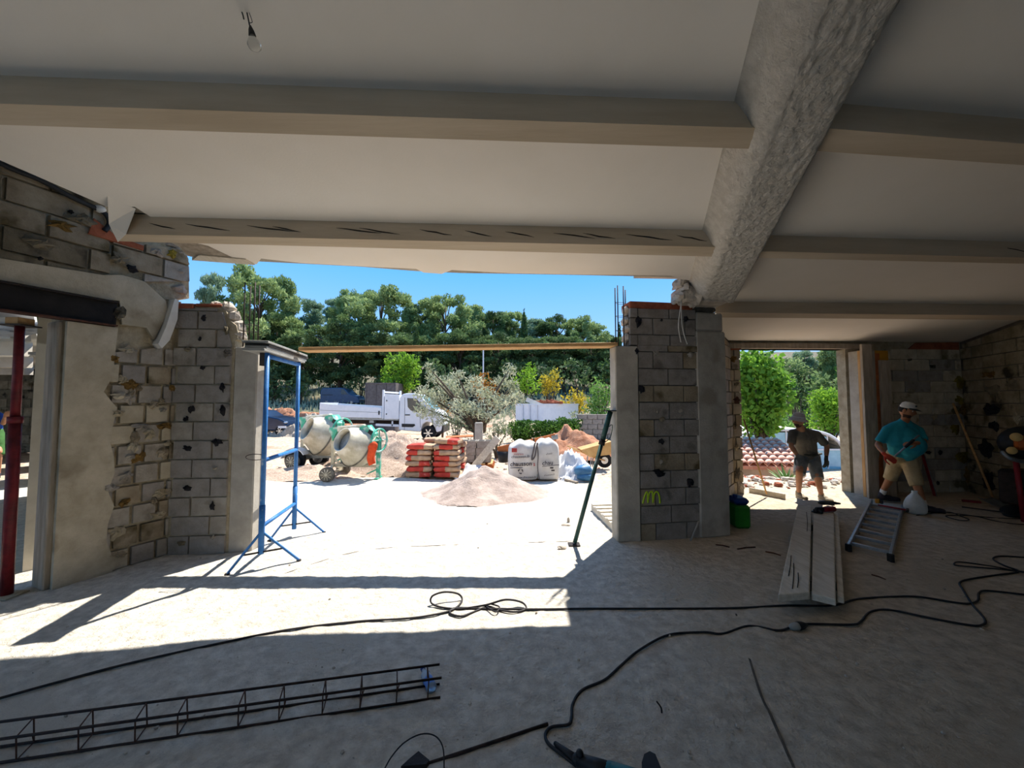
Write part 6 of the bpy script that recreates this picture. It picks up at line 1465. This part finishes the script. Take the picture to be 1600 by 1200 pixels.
for k, (px, d, yt, w, pk) in enumerate([(360, 50, 470, 90, 3), (430, 46, 500, 90, 3), (470, 45, 520, 80, 3), (530, 44, 500, 110, 3), (610, 43, 515, 100, 3), (655, 46, 520, 90, 3), (720, 46, 512, 100, 3), (780, 46, 520, 100, 3), (830, 45, 522, 90, 3), (880, 46, 520, 90, 3), (925, 45, 530, 80, 3), (960, 44, 540, 70, 3)]): place(protos[pk], px, d, yt, w, 'dark shaded pine below the skyline row, %s from the left' % ORD[k])
for k, (px, d, yt, w, pk) in enumerate([(200, 48, 430, 110, 0), (110, 52, 450, 100, 3), (20, 50, 440, 110, 0), (-90, 52, 450, 120, 3)]): place(protos[pk], px, d, yt, w, 'pine hidden behind the left wall, %s from its right end' % ORD[k])
# pines beyond the door
for px, d, yt, w, pk, lab in [(1256, 36, 540, 60, 2, 'open-crowned pine with bare trunk seen through the door'), (1300, 32, 530, 80, 1, 'tall green pine seen at the right of the door opening'), (1215, 44, 560, 60, 3, 'dark pine behind the bright leafy tree seen through the door'), (1345, 34, 525, 70, 0, 'pine half hidden by the door post'), (1170, 46, 560, 70, 3, 'dark pine behind the fig at the left of the door'), (1275, 48, 562, 70, 3, 'distant dark pine low on the slope seen through the door')]: place(protos[pk], px, d, yt, w, lab, 'pines seen through the door')
# cypresses
def cypress(seed):
    o = thing('cypress', 'cypress', 'tree', (0, 0, 0)); puffs = [((0, 0, z), (.62*math.sin(PI*min(1, (z+.6)/10.4))**.6+.1,)*2+(.8,)) for z in np.arange(.6, 9.8, .6)]
    leaves('foliage', puffs, 420, .4, M['darkg'], seed, o, .2, .6, -.8, .35)['kind'] = 'stuff'; branchy(o, [([(0, 0, -.5), (0, 0, 9)], .15, .03)]); return o
cy = cypress(9)
place(cy, 650, 40, 512, 16, 'dark slim cypress behind the lime green shrub', 'cypresses in the trees', 10, 1.5); place(cy, 819, 46, 486, 14, 'dark slim cypress spire in the middle right of the pines', 'cypresses in the trees', 10, 1.5); place(cy, 969, 60, 505, 8, 'small far cypress behind the right starter bars', 'cypresses in the trees', 10, 1.5)
# bushes
def bush(name, label, px, d, x0, x1, y0, y1, mt, seed, n=14, per=500, size=.14, group=None, cat='bush', stems=True, base=None, depth=None, asp=.5):
    xa, xb = D(x0, 600, d).x, D(x1, 600, d).x; zt = D(px, y0, d).z; cx = (xa+xb)/2; zb = tz(cx, d) if base is None else base
    z1 = min(D(px, y1, d).z, zt-.3); z1 = max(z1, zb-.05)
    r = random.Random(seed); w = (xb-xa)/2; h = zt-z1; dp = depth or w*.8
    o = thing(name, label, cat, (cx, d, zb), group); puffs = []
    for k in range(n):
        a = r.uniform(0, 2*PI); q = r.uniform(.1, .72); zz = r.uniform(.22, .80); s = r.uniform(.26, .42)
        e_ = math.sin(PI*min(.95, max(.15, zz)))**.5
        puffs.append(((w*q*math.cos(a)*e_, dp*q*math.sin(a)*e_, z1-zb+h*zz), (w*s, dp*s, h*s*.62)))
    leaves('foliage', puffs, per, size, mt, seed, o, .5, .4, 0, asp)['kind'] = 'stuff'
    br = [([(0, 0, -.15), (c[0]*.3, c[1]*.3, c[2]*.5), c], .05*max(.4, min(1.5, h/2)), .012) for c, _ in puffs[::2]]
    if stems: branchy(o, br, name='stem')
    return o
bush('round_tree', 'rounded lime green tree behind the white truck cab', 622, 28, 588, 658, 548, 622, M['lime'], 11, 22, 260, .26, cat='tree')
bush('ochre_tree', 'small orange-brown tree behind the olive crown', 752, 26, 728, 786, 572, 640, M['orangel'], 12, 14, 220, .22, cat='tree')
bush('vine_shrub', 'bright yellow-green shrub behind the right of the olive tree', 825, 27, 798, 850, 566, 625, M['lime'], 13, 14, 240, .22)
bush('dome_shrub', 'yellow-green domed shrub behind the white skip', 862, 27, 838, 884, 573, 625, M['yellowl'], 14, 16, 300, .2)
bush('broom_shrub', 'yellow flowering shrub right of the domed shrub', 898, 25, 872, 926, 603, 655, M['yellowl'], 15, 14, 260, .2)
bush('green_shrub', 'fresh green shrub behind the right concrete post', 930, 22, 904, 968, 590, 668, M['midg'], 16, 18, 320, .18)
bush('flowering_shrub', 'small pale-flowered shrub right of the skip', 908, 17.5, 882, 934, 640, 668, M['sage'], 17, 12, 700, .10)
for k, (x0, x1, y0, y1, lab) in enumerate([(786, 850, 655, 692, 'spreading juniper in front of the skip, left of three'), (820, 892, 657, 690, 'spreading juniper in front of the skip, middle of three'), (858, 916, 652, 692, 'spreading juniper in front of the skip, right of three')]):
    bush('juniper', lab, (x0+x1)/2, 15.5, x0, x1, y0, y1+4, M['junip'], 20+k, 34, 1500, .10, 'junipers before the skip', depth=.8, stems=False)
bush('lavender_bush', 'feathery grey-green bush right of the stone post', 775, 12.2, 746, 806, 655, 705, M['sage'], 26, 16, 900, .13, asp=.2)
bush('rosemary_bush', 'grey-green bush under the left of the olive tree', 712, 13.2, 684, 744, 648, 700, M['sage'], 27, 14, 700, .12, asp=.25)
bush('dry_bush', 'dry grey scrub between the olive and the skip', 812, 24, 784, 842, 600, 660, M['sage'], 28, 14, 220, .18, asp=.25)
bush('dry_shrub', 'brownish shrub behind the truck bonnet', 690, 22, 668, 716, 615, 665, M['orangel'], 29, 12, 160, .14, asp=.3)
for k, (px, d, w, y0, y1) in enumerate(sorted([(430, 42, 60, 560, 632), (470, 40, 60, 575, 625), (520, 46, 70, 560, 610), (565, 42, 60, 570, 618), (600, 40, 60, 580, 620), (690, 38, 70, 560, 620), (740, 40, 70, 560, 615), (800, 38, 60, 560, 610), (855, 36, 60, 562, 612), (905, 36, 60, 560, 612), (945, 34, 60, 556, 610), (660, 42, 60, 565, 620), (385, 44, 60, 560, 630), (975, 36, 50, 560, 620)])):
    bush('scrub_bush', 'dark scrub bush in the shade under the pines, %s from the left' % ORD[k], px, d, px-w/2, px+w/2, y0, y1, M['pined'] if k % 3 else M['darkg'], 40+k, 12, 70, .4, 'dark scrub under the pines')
# olive tree
pO = G(745, 690, 14.0); olx, old = pO.x, 14.0
o = thing('olive_tree', 'wide silvery olive tree in the middle of the yard', 'tree', (olx, old, tz(olx, old)))
sc_ = old/600; puffs = []; br = []
rO = random.Random(5); ot = Vector((olx, old, tz(olx, old)))
for (x, y, w, h) in [(668, 640, 22, 16), (688, 620, 22, 18), (662, 615, 18, 16), (700, 598, 20, 14), (720, 612, 20, 16), (742, 600, 20, 16), (722, 636, 20, 16), (760, 618, 20, 16), (782, 598, 16, 14), (796, 578, 12, 12), (800, 604, 14, 14), (778, 628, 18, 14), (808, 622, 14, 12), (742, 640, 18, 14), (690, 655, 16, 14), (676, 590, 12, 12), (760, 648, 14, 10), (670, 575, 8, 10), (715, 585, 12, 10)]:
    c = D(x, y, old+rO.uniform(-.9, .9))-ot; puffs.append((tuple(c), (w*sc_*1.05, w*sc_, h*sc_)))
    br.append(([(0, 0, .1), (.0, 0, .55), (c.x*.35, c.y*.4, .55+(c.z-.55)*.45), (c.x*.75, c.y*.8, .55+(c.z-.55)*.8), tuple(c)], .085, .012))
leaves('foliage', puffs, 1500, .15, M['olive'], 5, o, .5, .1, 0, .26)['kind'] = 'stuff'
branchy(o, br); branchy(o, [([(0, 0, -.2), (.02, 0, .3), (.0, 0, .65)], .17, .13)])
# beyond the door
bush('fig_tree', 'leafy bright green tree at the left of the door opening', 1190, 13.5, 1140, 1240, 536, 694, M['fig'], 61, 60, 420, .17, cat='tree', asp=.75)
bush('lime_bush', 'bright yellow-green bush at the right of the door opening', 1292, 17, 1252, 1334, 604, 690, M['lime'], 62, 40, 520, .14)
bush('grey_bush', 'grey-green bush low behind the pool enclosure at left', 1195, 19, 1150, 1250, 640, 682, M['midg'], 63, 18, 260, .2)
bush('dark_bush', 'dark shaded bush in the middle of the door view', 1245, 24, 1222, 1272, 595, 650, M['darkg'], 64, 14, 160, .28)
bush('hedge_bush', 'green bush at the far right edge of the door opening', 1322, 18.5, 1296, 1345, 640, 690, M['midg'], 65, 14, 300, .18)
for k, (px, d, y0, y1, w) in enumerate(sorted([(1180, 34, 560, 640, 80), (1235, 30, 575, 650, 60), (1285, 30, 570, 640, 70), (1330, 30, 560, 650, 60), (1255, 26, 600, 655, 40)])): bush('slope_bush', 'green slope bush seen through the door, %s from the left' % ORD[k], px, d, px-w/2, px+w/2, y0, y1, M['pine'] if k % 2 else M['midg'], 70+k, 14, 110, .35, 'bushes on the slope seen through the door')
for k, (px, d, y0, y1, w, mm) in enumerate(sorted([(1170, 22, 636, 690, 60, 'darkg'), (1215, 21, 650, 690, 60, 'midg'), (1250, 21, 645, 690, 60, 'darkg'), (1240, 34, 556, 620, 60, 'pine'), (1290, 36, 552, 620, 70, 'pined'), (1200, 38, 566, 630, 80, 'pined')])): bush('garden_bush', 'shaded garden bush beyond the pool enclosure, %s from the left' % ORD[k], px, d, px-w/2, px+w/2, y0, y1, M[mm], 90+k, 18, 200, .24, 'bushes beyond the pool enclosure')
bush('young_shrub', 'small pale green shrub beside the pool enclosure by the door post', 1322, 10.0, 1312, 1334, 715, 755, M['lime'], 80, 9, 700, .09)
# yucca
p = G(1228, 742, 9.9); o = thing('yucca', 'spiky green yucca in front of the tiled roof', 'plant', (p.x, p.y, p.z))
for k in range(34):
    a = k*2.4; e_ = .35+.9*(k/34); L_ = rnd.uniform(.42, .62); dx = Vector((math.cos(a)*math.cos(e_), math.sin(a)*math.cos(e_), math.sin(e_))); s_ = dx.cross(Z).normalized()
    b0 = Vector((0, 0, .08)); mb = MB(); w_ = .03; t_ = b0+dx*L_-Z*.05; m_ = b0+dx*L_*.5; n_ = s_.cross(dx)*.008
    mb.add([b0-s_*w_*.6, b0+s_*w_*.6, m_+s_*w_, t_, m_-s_*w_, b0-n_*2, m_-n_*2], [(0, 1, 2, 4), (4, 2, 3), (0, 5, 1), (1, 5, 6, 2), (0, 4, 6, 5), (2, 6, 3), (4, 3, 6)]); mb.build('leaf', M['agave'], o, local=True)
MB().cyl((0, 0, -.1), (0, 0, .14), .07, .05, 8).build('stem', M['bark'], o, local=True)
# low dry grass tufts on the slope
r = np.random.RandomState(3); n = 9000; px = r.uniform(300, 1350, n); d = r.uniform(31, 60, n); Xg = (px-800)/600*d; Zz = terr(Xg, d)
L = r.uniform(.2, .7, n); a = r.uniform(0, PI, n); w = .12
V = np.stack([np.stack([Xg-np.cos(a)*w, d-np.sin(a)*w, Zz-.05], -1), np.stack([Xg+np.cos(a)*w, d+np.sin(a)*w, Zz-.05], -1), np.stack([Xg+r.uniform(-.2, .2, n), d+r.uniform(-.2, .2, n), Zz+L], -1)], 1).reshape(-1, 3)
o = npmesh('dry_grass', V, np.arange(n*3).reshape(-1, 3), M['olive']); setp(o, 'dry grass tufts over the wooded slope', 'grass', kind='stuff')

# ================================================================ PEOPLE
def frame(fwd, up=(0, 0, 1)):
    f = Vector(fwd).normalized(); u = Vector(up); x = f.cross(u).normalized(); u = x.cross(f).normalized()
    return Matrix((x, f, u)).transposed()          # columns: right, forward, up
M['beard'] = mat('dark_stubble', '4a352a', '3a2920', .9, 30)
def head(par, c, fwd, up, skin, s=1.0, beard=True, tag_=''):
    R3 = frame(fwd, up); c = Vector(c); nu, nv = 28, 20; vs = []
    for i in range(nv+1):
        th = PI*i/nv
        for j in range(nu):
            ph = 2*PI*j/nu
            v = Vector((math.sin(th)*math.cos(ph), math.sin(th)*math.sin(ph), math.cos(th)))
            x, y, z = v.x*.076, v.y*.096, v.z*.118
            if z < -.02: q = min(1, (-z-.02)/.09); x *= 1-.32*q; y *= (1-.12*q) if y > 0 else (1-.45*q)
            if y > .03:
                e_ = math.exp(-((z-.012)/.018)**2)*math.exp(-((abs(x)-.032)/.016)**2); y -= .014*e_
                y += .024*math.exp(-((z+.022)/.020)**2)*math.exp(-(x/.013)**2)+.012*math.exp(-((z-.002)/.02)**2)*math.exp(-(x/.010)**2)
                y += .006*math.exp(-((z-.036)/.010)**2)*math.exp(-(x/.05)**2)
                y += .006*math.exp(-((z+.058)/.007)**2)*math.exp(-(x/.024)**2)-.005*math.exp(-((z+.0645)/.003)**2)*math.exp(-(x/.022)**2)+.006*math.exp(-((z+.072)/.007)**2)*math.exp(-(x/.020)**2)
                y += .008*math.exp(-((z+.100)/.014)**2)*math.exp(-(x/.022)**2)
            vs.append(c+R3 @ (Vector((x, y, z))*s))
    fs = []
    for i in range(nv):
        for j in range(nu):
            a, b = i*nu+j, i*nu+(j+1) % nu; fs.append((a, a+nu, b+nu, b))
    mb = MB(); mb.add(vs, fs); W = lambda x, y, z: c+R3 @ (Vector((x, y, z))*s)
    for sx in (-1, 1): mb.ell(W(sx*.078, -.005, -.005), (.012*s, .022*s, .034*s), R3, 8, 6)
    h = mb.build('head', skin, par, True)
    for sx in (-1, 1):
        e_ = MB().sph(W(sx*.032, .072, .012), .0125*s, 10, 7).build('eye', M['eye'], par, True); MB().sph(W(sx*.032, .0815, .011), .0058*s, 8, 6).build('iris', M['hair'], e_, True)
        MB().tube([W(sx*.014, .090, .034), W(sx*.032, .089, .041), W(sx*.052, .076, .034)], .005*s, 5).build('eyebrow', M['hair'], par)
    MB().tube([W(-.020, .0885, -.065), W(0, .097, -.0655), W(.020, .0885, -.065)], .0022*s, 4).build('mouth', M['rust'], par)
    mb = MB(); mb.ell(W(0, -.012, .022), (.081*s, .096*s, .104*s), R3, 18, 12); hr = mb.build('hair', M['hair'], par, True)
    import bmesh
    bm = bmesh.new(); bm.from_mesh(hr.data); inv = R3.inverted(); o_ = WPOS[par.name]
    kill = [v for v in bm.verts if (lambda q: (q.y > .045*s and q.z < .060*s) or q.z < -.045*s)(inv @ (v.co+o_-c))]
    bmesh.ops.delete(bm, geom=kill, context='VERTS'); bm.to_mesh(hr.data); bm.free()
    if beard:
        keep = []; loc = [inv @ (v-c) for v in vs]
        for f_ in fs:
            q = sum((loc[t] for t in f_), Vector())/4
            if q.z < -.048*s and q.z > -.113*s and q.y > -.015*s and not (abs(q.x) < .024*s and -.073*s < q.z < -.056*s): keep.append(f_)
        idx = {}; bv = []
        for f_ in keep:
            for t in f_:
                if t not in idx: idx[t] = len(bv); bv.append(c+R3 @ (loc[t]*1.035))
        mb = MB(); mb.add(bv, [tuple(idx[t] for t in f_) for f_ in keep]); mb.build('beard', M['beard'], par, True)
    return R3, W
def hand(par, wrist, tip, palm_n, thumb_side, mt, curl=.5, s=1.0, name='hand'):
    w = Vector(wrist); f = (Vector(tip)-w); L = f.length; f.normalize(); n = Vector(palm_n); n = (n-f*n.dot(f)).normalized(); x = f.cross(n).normalized()*thumb_side
    L = .18*s; mb = MB(); Rm = Matrix((x, f, n)).transposed()
    mb.ell(w+f*.050*s, (.040*s, .055*s, .018*s), Rm, 12, 8); mb.limb([w-f*.02, w+f*.03*s], [.027*s, .030*s], 10)
    for k, (off, ll) in enumerate(((.030, .072), (.010, .082), (-.011, .076), (-.031, .060))):
        b = w+f*.092*s+x*off*s; p = [b-f*.02*s, b]; d = f.copy()
        for seg, q in enumerate((.42, .33, .25)):
            a = curl*(.5+.25*seg); d = (d*math.cos(a)+n*math.sin(a)).normalized(); p.append(p[-1]+d*ll*q*s)
        mb.limb(p, [.0105*s, .0105*s, .010*s, .009*s, .0078*s], 8)
    b = w+f*.028*s+x*.030*s; p = [b, b+(x*.8+f*.6)*.032*s, b+(x*.9+f*1.2+n*.3*curl)*.050*s, b+(x*.8+f*1.8+n*.6*curl)*.060*s]
    mb.limb(p, [.015*s, .013*s, .011*s, .009*s], 8)
    o = mb.build(name, mt, par); return melt(o, .0055, 3)
def foot(par, heel, toe, mt, s=1.0, name='shoe'):
    h = Vector(heel); t = Vector(toe); f = t-h; f.z = 0; L = f.length; f.normalize(); x = f.cross(Z)
    Rm = Matrix((x, f, Z)).transposed(); L = max(L, .24)
    mb = MB(); mb.ell(h+f*.07+Z*.055, (.045, .075, .055), Rm).ell(h+f*(L*.45)+Z*.048, (.043, .085, .046), Rm).ell(h+f*(L*.78)+Z*.038, (.050, .078, .036), Rm)
    mb.limb([h+f*.06+Z*.06, h+f*.055+Z*.105], [.045, .043], 10)
    o = melt(mb.build(name, mt, par), .009, 3)
    mb = MB(); pts = []
    for k in range(20):
        a = 2*PI*k/20; pts.append((math.sin(a)*(.050 if math.cos(a) > -.2 else .044), L*.5+math.cos(a)*(L*.5+.012)))
    mb.prism(pts, h, x, f, Z, .002, .022); fixn(mb.build('sole', M['plastic'] if mt is not M['shoeb'] else M['woodgl'], o)); return o
def person(label, J, base, skin, shirt, shorts, handm, shoem, face, belly=0, sw=1.0, curl=(.35, .5), sock=None, headup=(0, 0, 1), gl=('glove', 'glove'), thumbs=(1, -1), palms=None, beard=True):
    o = thing('person', label, 'person', base); g = lambda k: Vector(J[k])
    cs = (g('shr')-g('shl')).normalized(); ch = g('chest'); be = g('belly'); pv = g('pelvis')
    def torso(mb, a, r):
        for sg in (-1, 1):
            mb.limb([g('neck')-Z*.03+cs*sg*.02, ch+cs*sg*.075*sw, be+cs*sg*.065*sw, pv+cs*sg*.06*sw], [.055+a, .105+a, .110+a+belly*.4, .105+a], 14)
        mb.limb([ch, be+Vector(J.get('bellyoff', (0, 0, 0))), pv], [.11+a, .125+a+belly, .115+a], 14)
        mb.limb([g('neck')-Z*.035, ch+cs*.10*sw+Z*.07, g('shr')], [.05+a, .06+a, .058+a], 12).limb([g('neck')-Z*.035, ch-cs*.10*sw+Z*.07, g('shl')], [.05+a, .06+a, .058+a], 12)
    mb = MB(); torso(mb, -.012, 0); mb.limb([g('neck')-Z*.04, g('head')-Z*.05], [.058, .055], 12)
    for s in 'lr':
        mb.limb([g('sh'+s), g('sh'+s).lerp(g('el'+s), .5), g('el'+s), g('el'+s).lerp(g('wr'+s), .35), g('wr'+s)], [.052, .046, .038, .040, .027], 12)
        k_ = g('kn'+s); a_ = g('an'+s)
        mb.limb([g('hip'+s), g('hip'+s).lerp(k_, .5), k_, k_.lerp(a_, .3), a_], [.085, .072, .054, .054, .036], 12)
        mb.limb([a_, a_-Z*.03], [.036, .036], 10)
    body = melt(mb.build('body', skin, o), .013, 4)
    mb = MB(); torso(mb, .008, 0)
    for s in 'lr': mb.limb([g('sh'+s), g('sh'+s).lerp(g('el'+s), .62)], [.070, .064], 12).cyl(g('sh'+s).lerp(g('el'+s), .5), g('sh'+s).lerp(g('el'+s), .80), .064, .068, 14)
    melt(mb.build('shirt', shirt, o), .012, 4)
    mb = MB()
    for s in 'lr':
        k_ = g('kn'+s); a_ = g('an'+s); mb.limb([g('hip'+s)+Z*.03, g('hip'+s).lerp(k_, .55)], [.112, .098], 14).cyl(g('hip'+s).lerp(k_, .5), k_.lerp(a_, .16), .098, .088, 16)
    mb.limb([pv+cs*.07*sw+Z*.02, pv-cs*.07*sw+Z*.02], [.118+belly*.3]*2, 14).limb([g('hipl'), pv-Z*.04, g('hipr')], [.10, .10, .10], 12)
    melt(mb.build('shorts', shorts, o), .012, 3)
    R3, W = head(o, J['head'], face, headup, skin, 1.0, beard)
    for k, s in enumerate('lr'):
        pn = (palms or {}).get(s, (0, .3, 1))
        hd = hand(o, J['wr'+s], J['ha'+s], pn, thumbs[k], handm[k], curl[k], 1.0, gl[k])
        if sock: MB().limb([g('an'+s)-Z*.045, g('an'+s)+(g('kn'+s)-g('an'+s)).normalized()*.06], [.042, .042], 12).build('sock', sock, o, True)
        foot(o, J['he'+s], J['to'+s], shoem)
    return o, R3, W
P = D
J1 = dict(head=P(1247.5, 657, 6.36), neck=P(1252, 669, 6.48), chest=P(1256, 682, 6.56), belly=P(1259, 697, 6.68), pelvis=P(1261, 711, 6.78),
          shl=P(1238.5, 677, 6.50), shr=P(1276, 679, 6.58), ell=P(1236, 697, 6.42), wrl=P(1246, 712, 6.34), hal=P(1252, 728, 6.28), elr=P(1292, 697, 6.62), wrr=P(1291, 716, 6.52), har=P(1290, 732, 6.50),
          hipl=P(1253, 715, 6.78), hipr=P(1270, 715, 6.80), knl=P(1249, 736, 6.56), knr=P(1277, 744, 6.56), anl=P(1248, 768, 6.78), anr=P(1283, 770, 6.62))
for s, x in (('l', 1248), ('r', 1283)):
    a = J1['an'+s]; a.z = .10; J1['he'+s] = Vector((a.x, a.y+.06, 0)); J1['to'+s] = Vector((a.x+(-.02 if s == 'l' else .02), a.y-.2, 0))
m1, R3, W = person('man in grey t-shirt and bucket hat bending towards us in the doorway', J1, (J1['pelvis'].x, J1['pelvis'].y, 0), M['skin'], M['tshirt'], M['shorts'], (M['glove'], M['gloved']), M['shoeb'], (-.10, -1, -.12), palms={'l': (0, .8, -.2), 'r': (-.3, .9, 0)}, headup=(.10, -.15, 1), thumbs=(-1, 1))
up_ = R3 @ Vector((0, 0, 1)); h_ = MB(); h_.lathe([(.0, .135), (.05, .132), (.078, .115), (.090, .065), (.094, .045), (.125, .020), (.142, .002), (.140, -.004), (.122, .012), (.088, .035)], W(0, -.002, .0), up_, 26); ob = h_.build('bucket_hat', M['hat'], m1, True)
MB().lathe([(.0935, .045), (.0955, .050), (.093, .064), (.0905, .066)], W(0, -.002, 0), up_, 26).build('hat_band', M['white'], ob, True)
# belt with tool pouch
MB().limb([P(1283, 709, 6.7), P(1270, 712, 6.58), P(1258, 711, 6.55)], [.018, .02, .018], 8).build('belt', M['gloved'], m1, True)
J2 = dict(head=P(1417, 642, 6.02), neck=P(1413, 656, 6.10), chest=P(1411, 673, 6.14), belly=P(1413, 694, 6.08), pelvis=P(1411, 713, 6.18), bellyoff=(.03, -.06, -.01),
          shl=P(1387, 671, 6.16), shr=P(1435, 673, 6.14), ell=P(1371, 695, 6.22), wrl=P(1382.5, 710, 6.02), hal=P(1394, 718, 5.95), elr=P(1444, 691, 6.0), wrr=P(1428, 693, 5.80), har=P(1416, 693, 5.78),
          hipl=P(1401, 717, 6.26), hipr=P(1419, 717, 6.16), knl=P(1393, 744, 6.36), knr=P(1431, 754, 6.02), anl=P(1378, 770, 6.52), anr=P(1444, 786, 5.92))
J2['anl'].z = max(.13, J2['anl'].z); J2['anr'].z = .10
a = J2['anl']; J2['hel'] = Vector((a.x-.06, a.y+.02, .03)); J2['tol'] = Vector((a.x+.19, a.y-.10, 0))
a = J2['anr']; J2['her'] = Vector((a.x-.05, a.y+.03, 0)); J2['tor'] = Vector((a.x+.22, a.y-.08, 0))
m2, R3, W = person('man in teal t-shirt and white cap striding past the planks by the wall', J2, (J2['pelvis'].x, J2['pelvis'].y, 0), M['skind'], M['tealshirt'], M['khaki'], (M['glover'], M['skind']), M['shoe'], (.50, -1, -.30), belly=.055, sw=1.28, sock=M['sock'], palms={'l': (.6, .6, -.3), 'r': (0, .5, -1)}, curl=(.35, .9), gl=('glove', 'hand'), thumbs=(-1, 1), headup=(.1, -.1, 1))
up_ = R3 @ Vector((0, 0, 1)); fw_ = R3 @ Vector((0, 1, 0)); rt_ = R3 @ Vector((1, 0, 0))
ob = MB().lathe([(.0, .142), (.05, .138), (.080, .115), (.092, .075), (.094, .05), (.088, .045)], W(0, -.002, 0), up_, 26).build('cap', M['sock'], m2, True)
vs = []
for i in range(9):
    a = -1.15+2.3*i/8
    for q, z in ((.088, .052), (.155-.03*abs(a)**2*.4, .034)): vs.append(W(math.sin(a)*q*.95, math.cos(a)*q, z))
mb = MB(); mb.add(vs, [(2*i, 2*i+1, 2*i+3, 2*i+2) for i in range(8)]); vz = mb.build('visor', M['gloved'], ob, True); k = vz.modifiers.new('t', 'SOLIDIFY'); k.thickness = .006; bake(vz)
MB().prism([(-.02, -.012), (.02, -.012), (.022, .01), (-.022, .01)], W(0, .078, .098), rt_, up_, fw_, 0, .012).build('emblem', M['gloved'], ob)
# the bar he holds
a_, b_ = P(1398, 713, 5.80), P(1436, 680, 5.74)
o = thing('steel_bar', 'grey steel bar held across the belly by the man in teal', 'bar', a_); MB().cyl(a_, b_, .013, None, 8).build('rod', M['galv'], o, True)
MB().limb([a_.lerp(b_, .45), a_.lerp(b_, .75)], [.020, .022], 8).build('grip', M['plastic'], o, True)
# person partly cut by the left edge, seen through the left opening
d_ = 8.6; Q = lambda x, y, dd=0: D(x, y, d_+dd)
J3 = dict(head=Q(-14, 631), neck=Q(-14, 642), chest=Q(-13, 652), belly=Q(-13, 664), pelvis=Q(-12, 676), shl=Q(-26, 650), shr=Q(0, 650), ell=Q(-30, 668), wrl=Q(-24, 678), hal=Q(-20, 686), elr=Q(5, 662), wrr=Q(8, 651, -.2), har=Q(12, 645, -.25),
          hipl=Q(-18, 680), hipr=Q(-5, 680), knl=Q(-20, 708), knr=Q(-2, 706, -.15), anl=Q(-20, 740), anr=Q(-3, 740))
for s in 'lr':
    a = J3['an'+s]; a.z = .1; J3['he'+s] = Vector((a.x-.05, a.y+.05, 0)); J3['to'+s] = Vector((a.x+.14, a.y-.15, 0))
M['bluesh'] = mat('blue_tshirt', '2a4f9c', '22428a', .9, 6, .2); M['greensh'] = mat('green_shorts', '3f6b35', '33582b', .9, 6, .2)
m3, _, _ = person('person in blue top and green shorts half cut by the left photo edge', J3, (J3['pelvis'].x, J3['pelvis'].y, 0), M['skin'], M['bluesh'], M['greensh'], (M['skin'], M['skin']), M['shoe'], (.6, -1, 0), gl=('hand', 'hand'), beard=False)
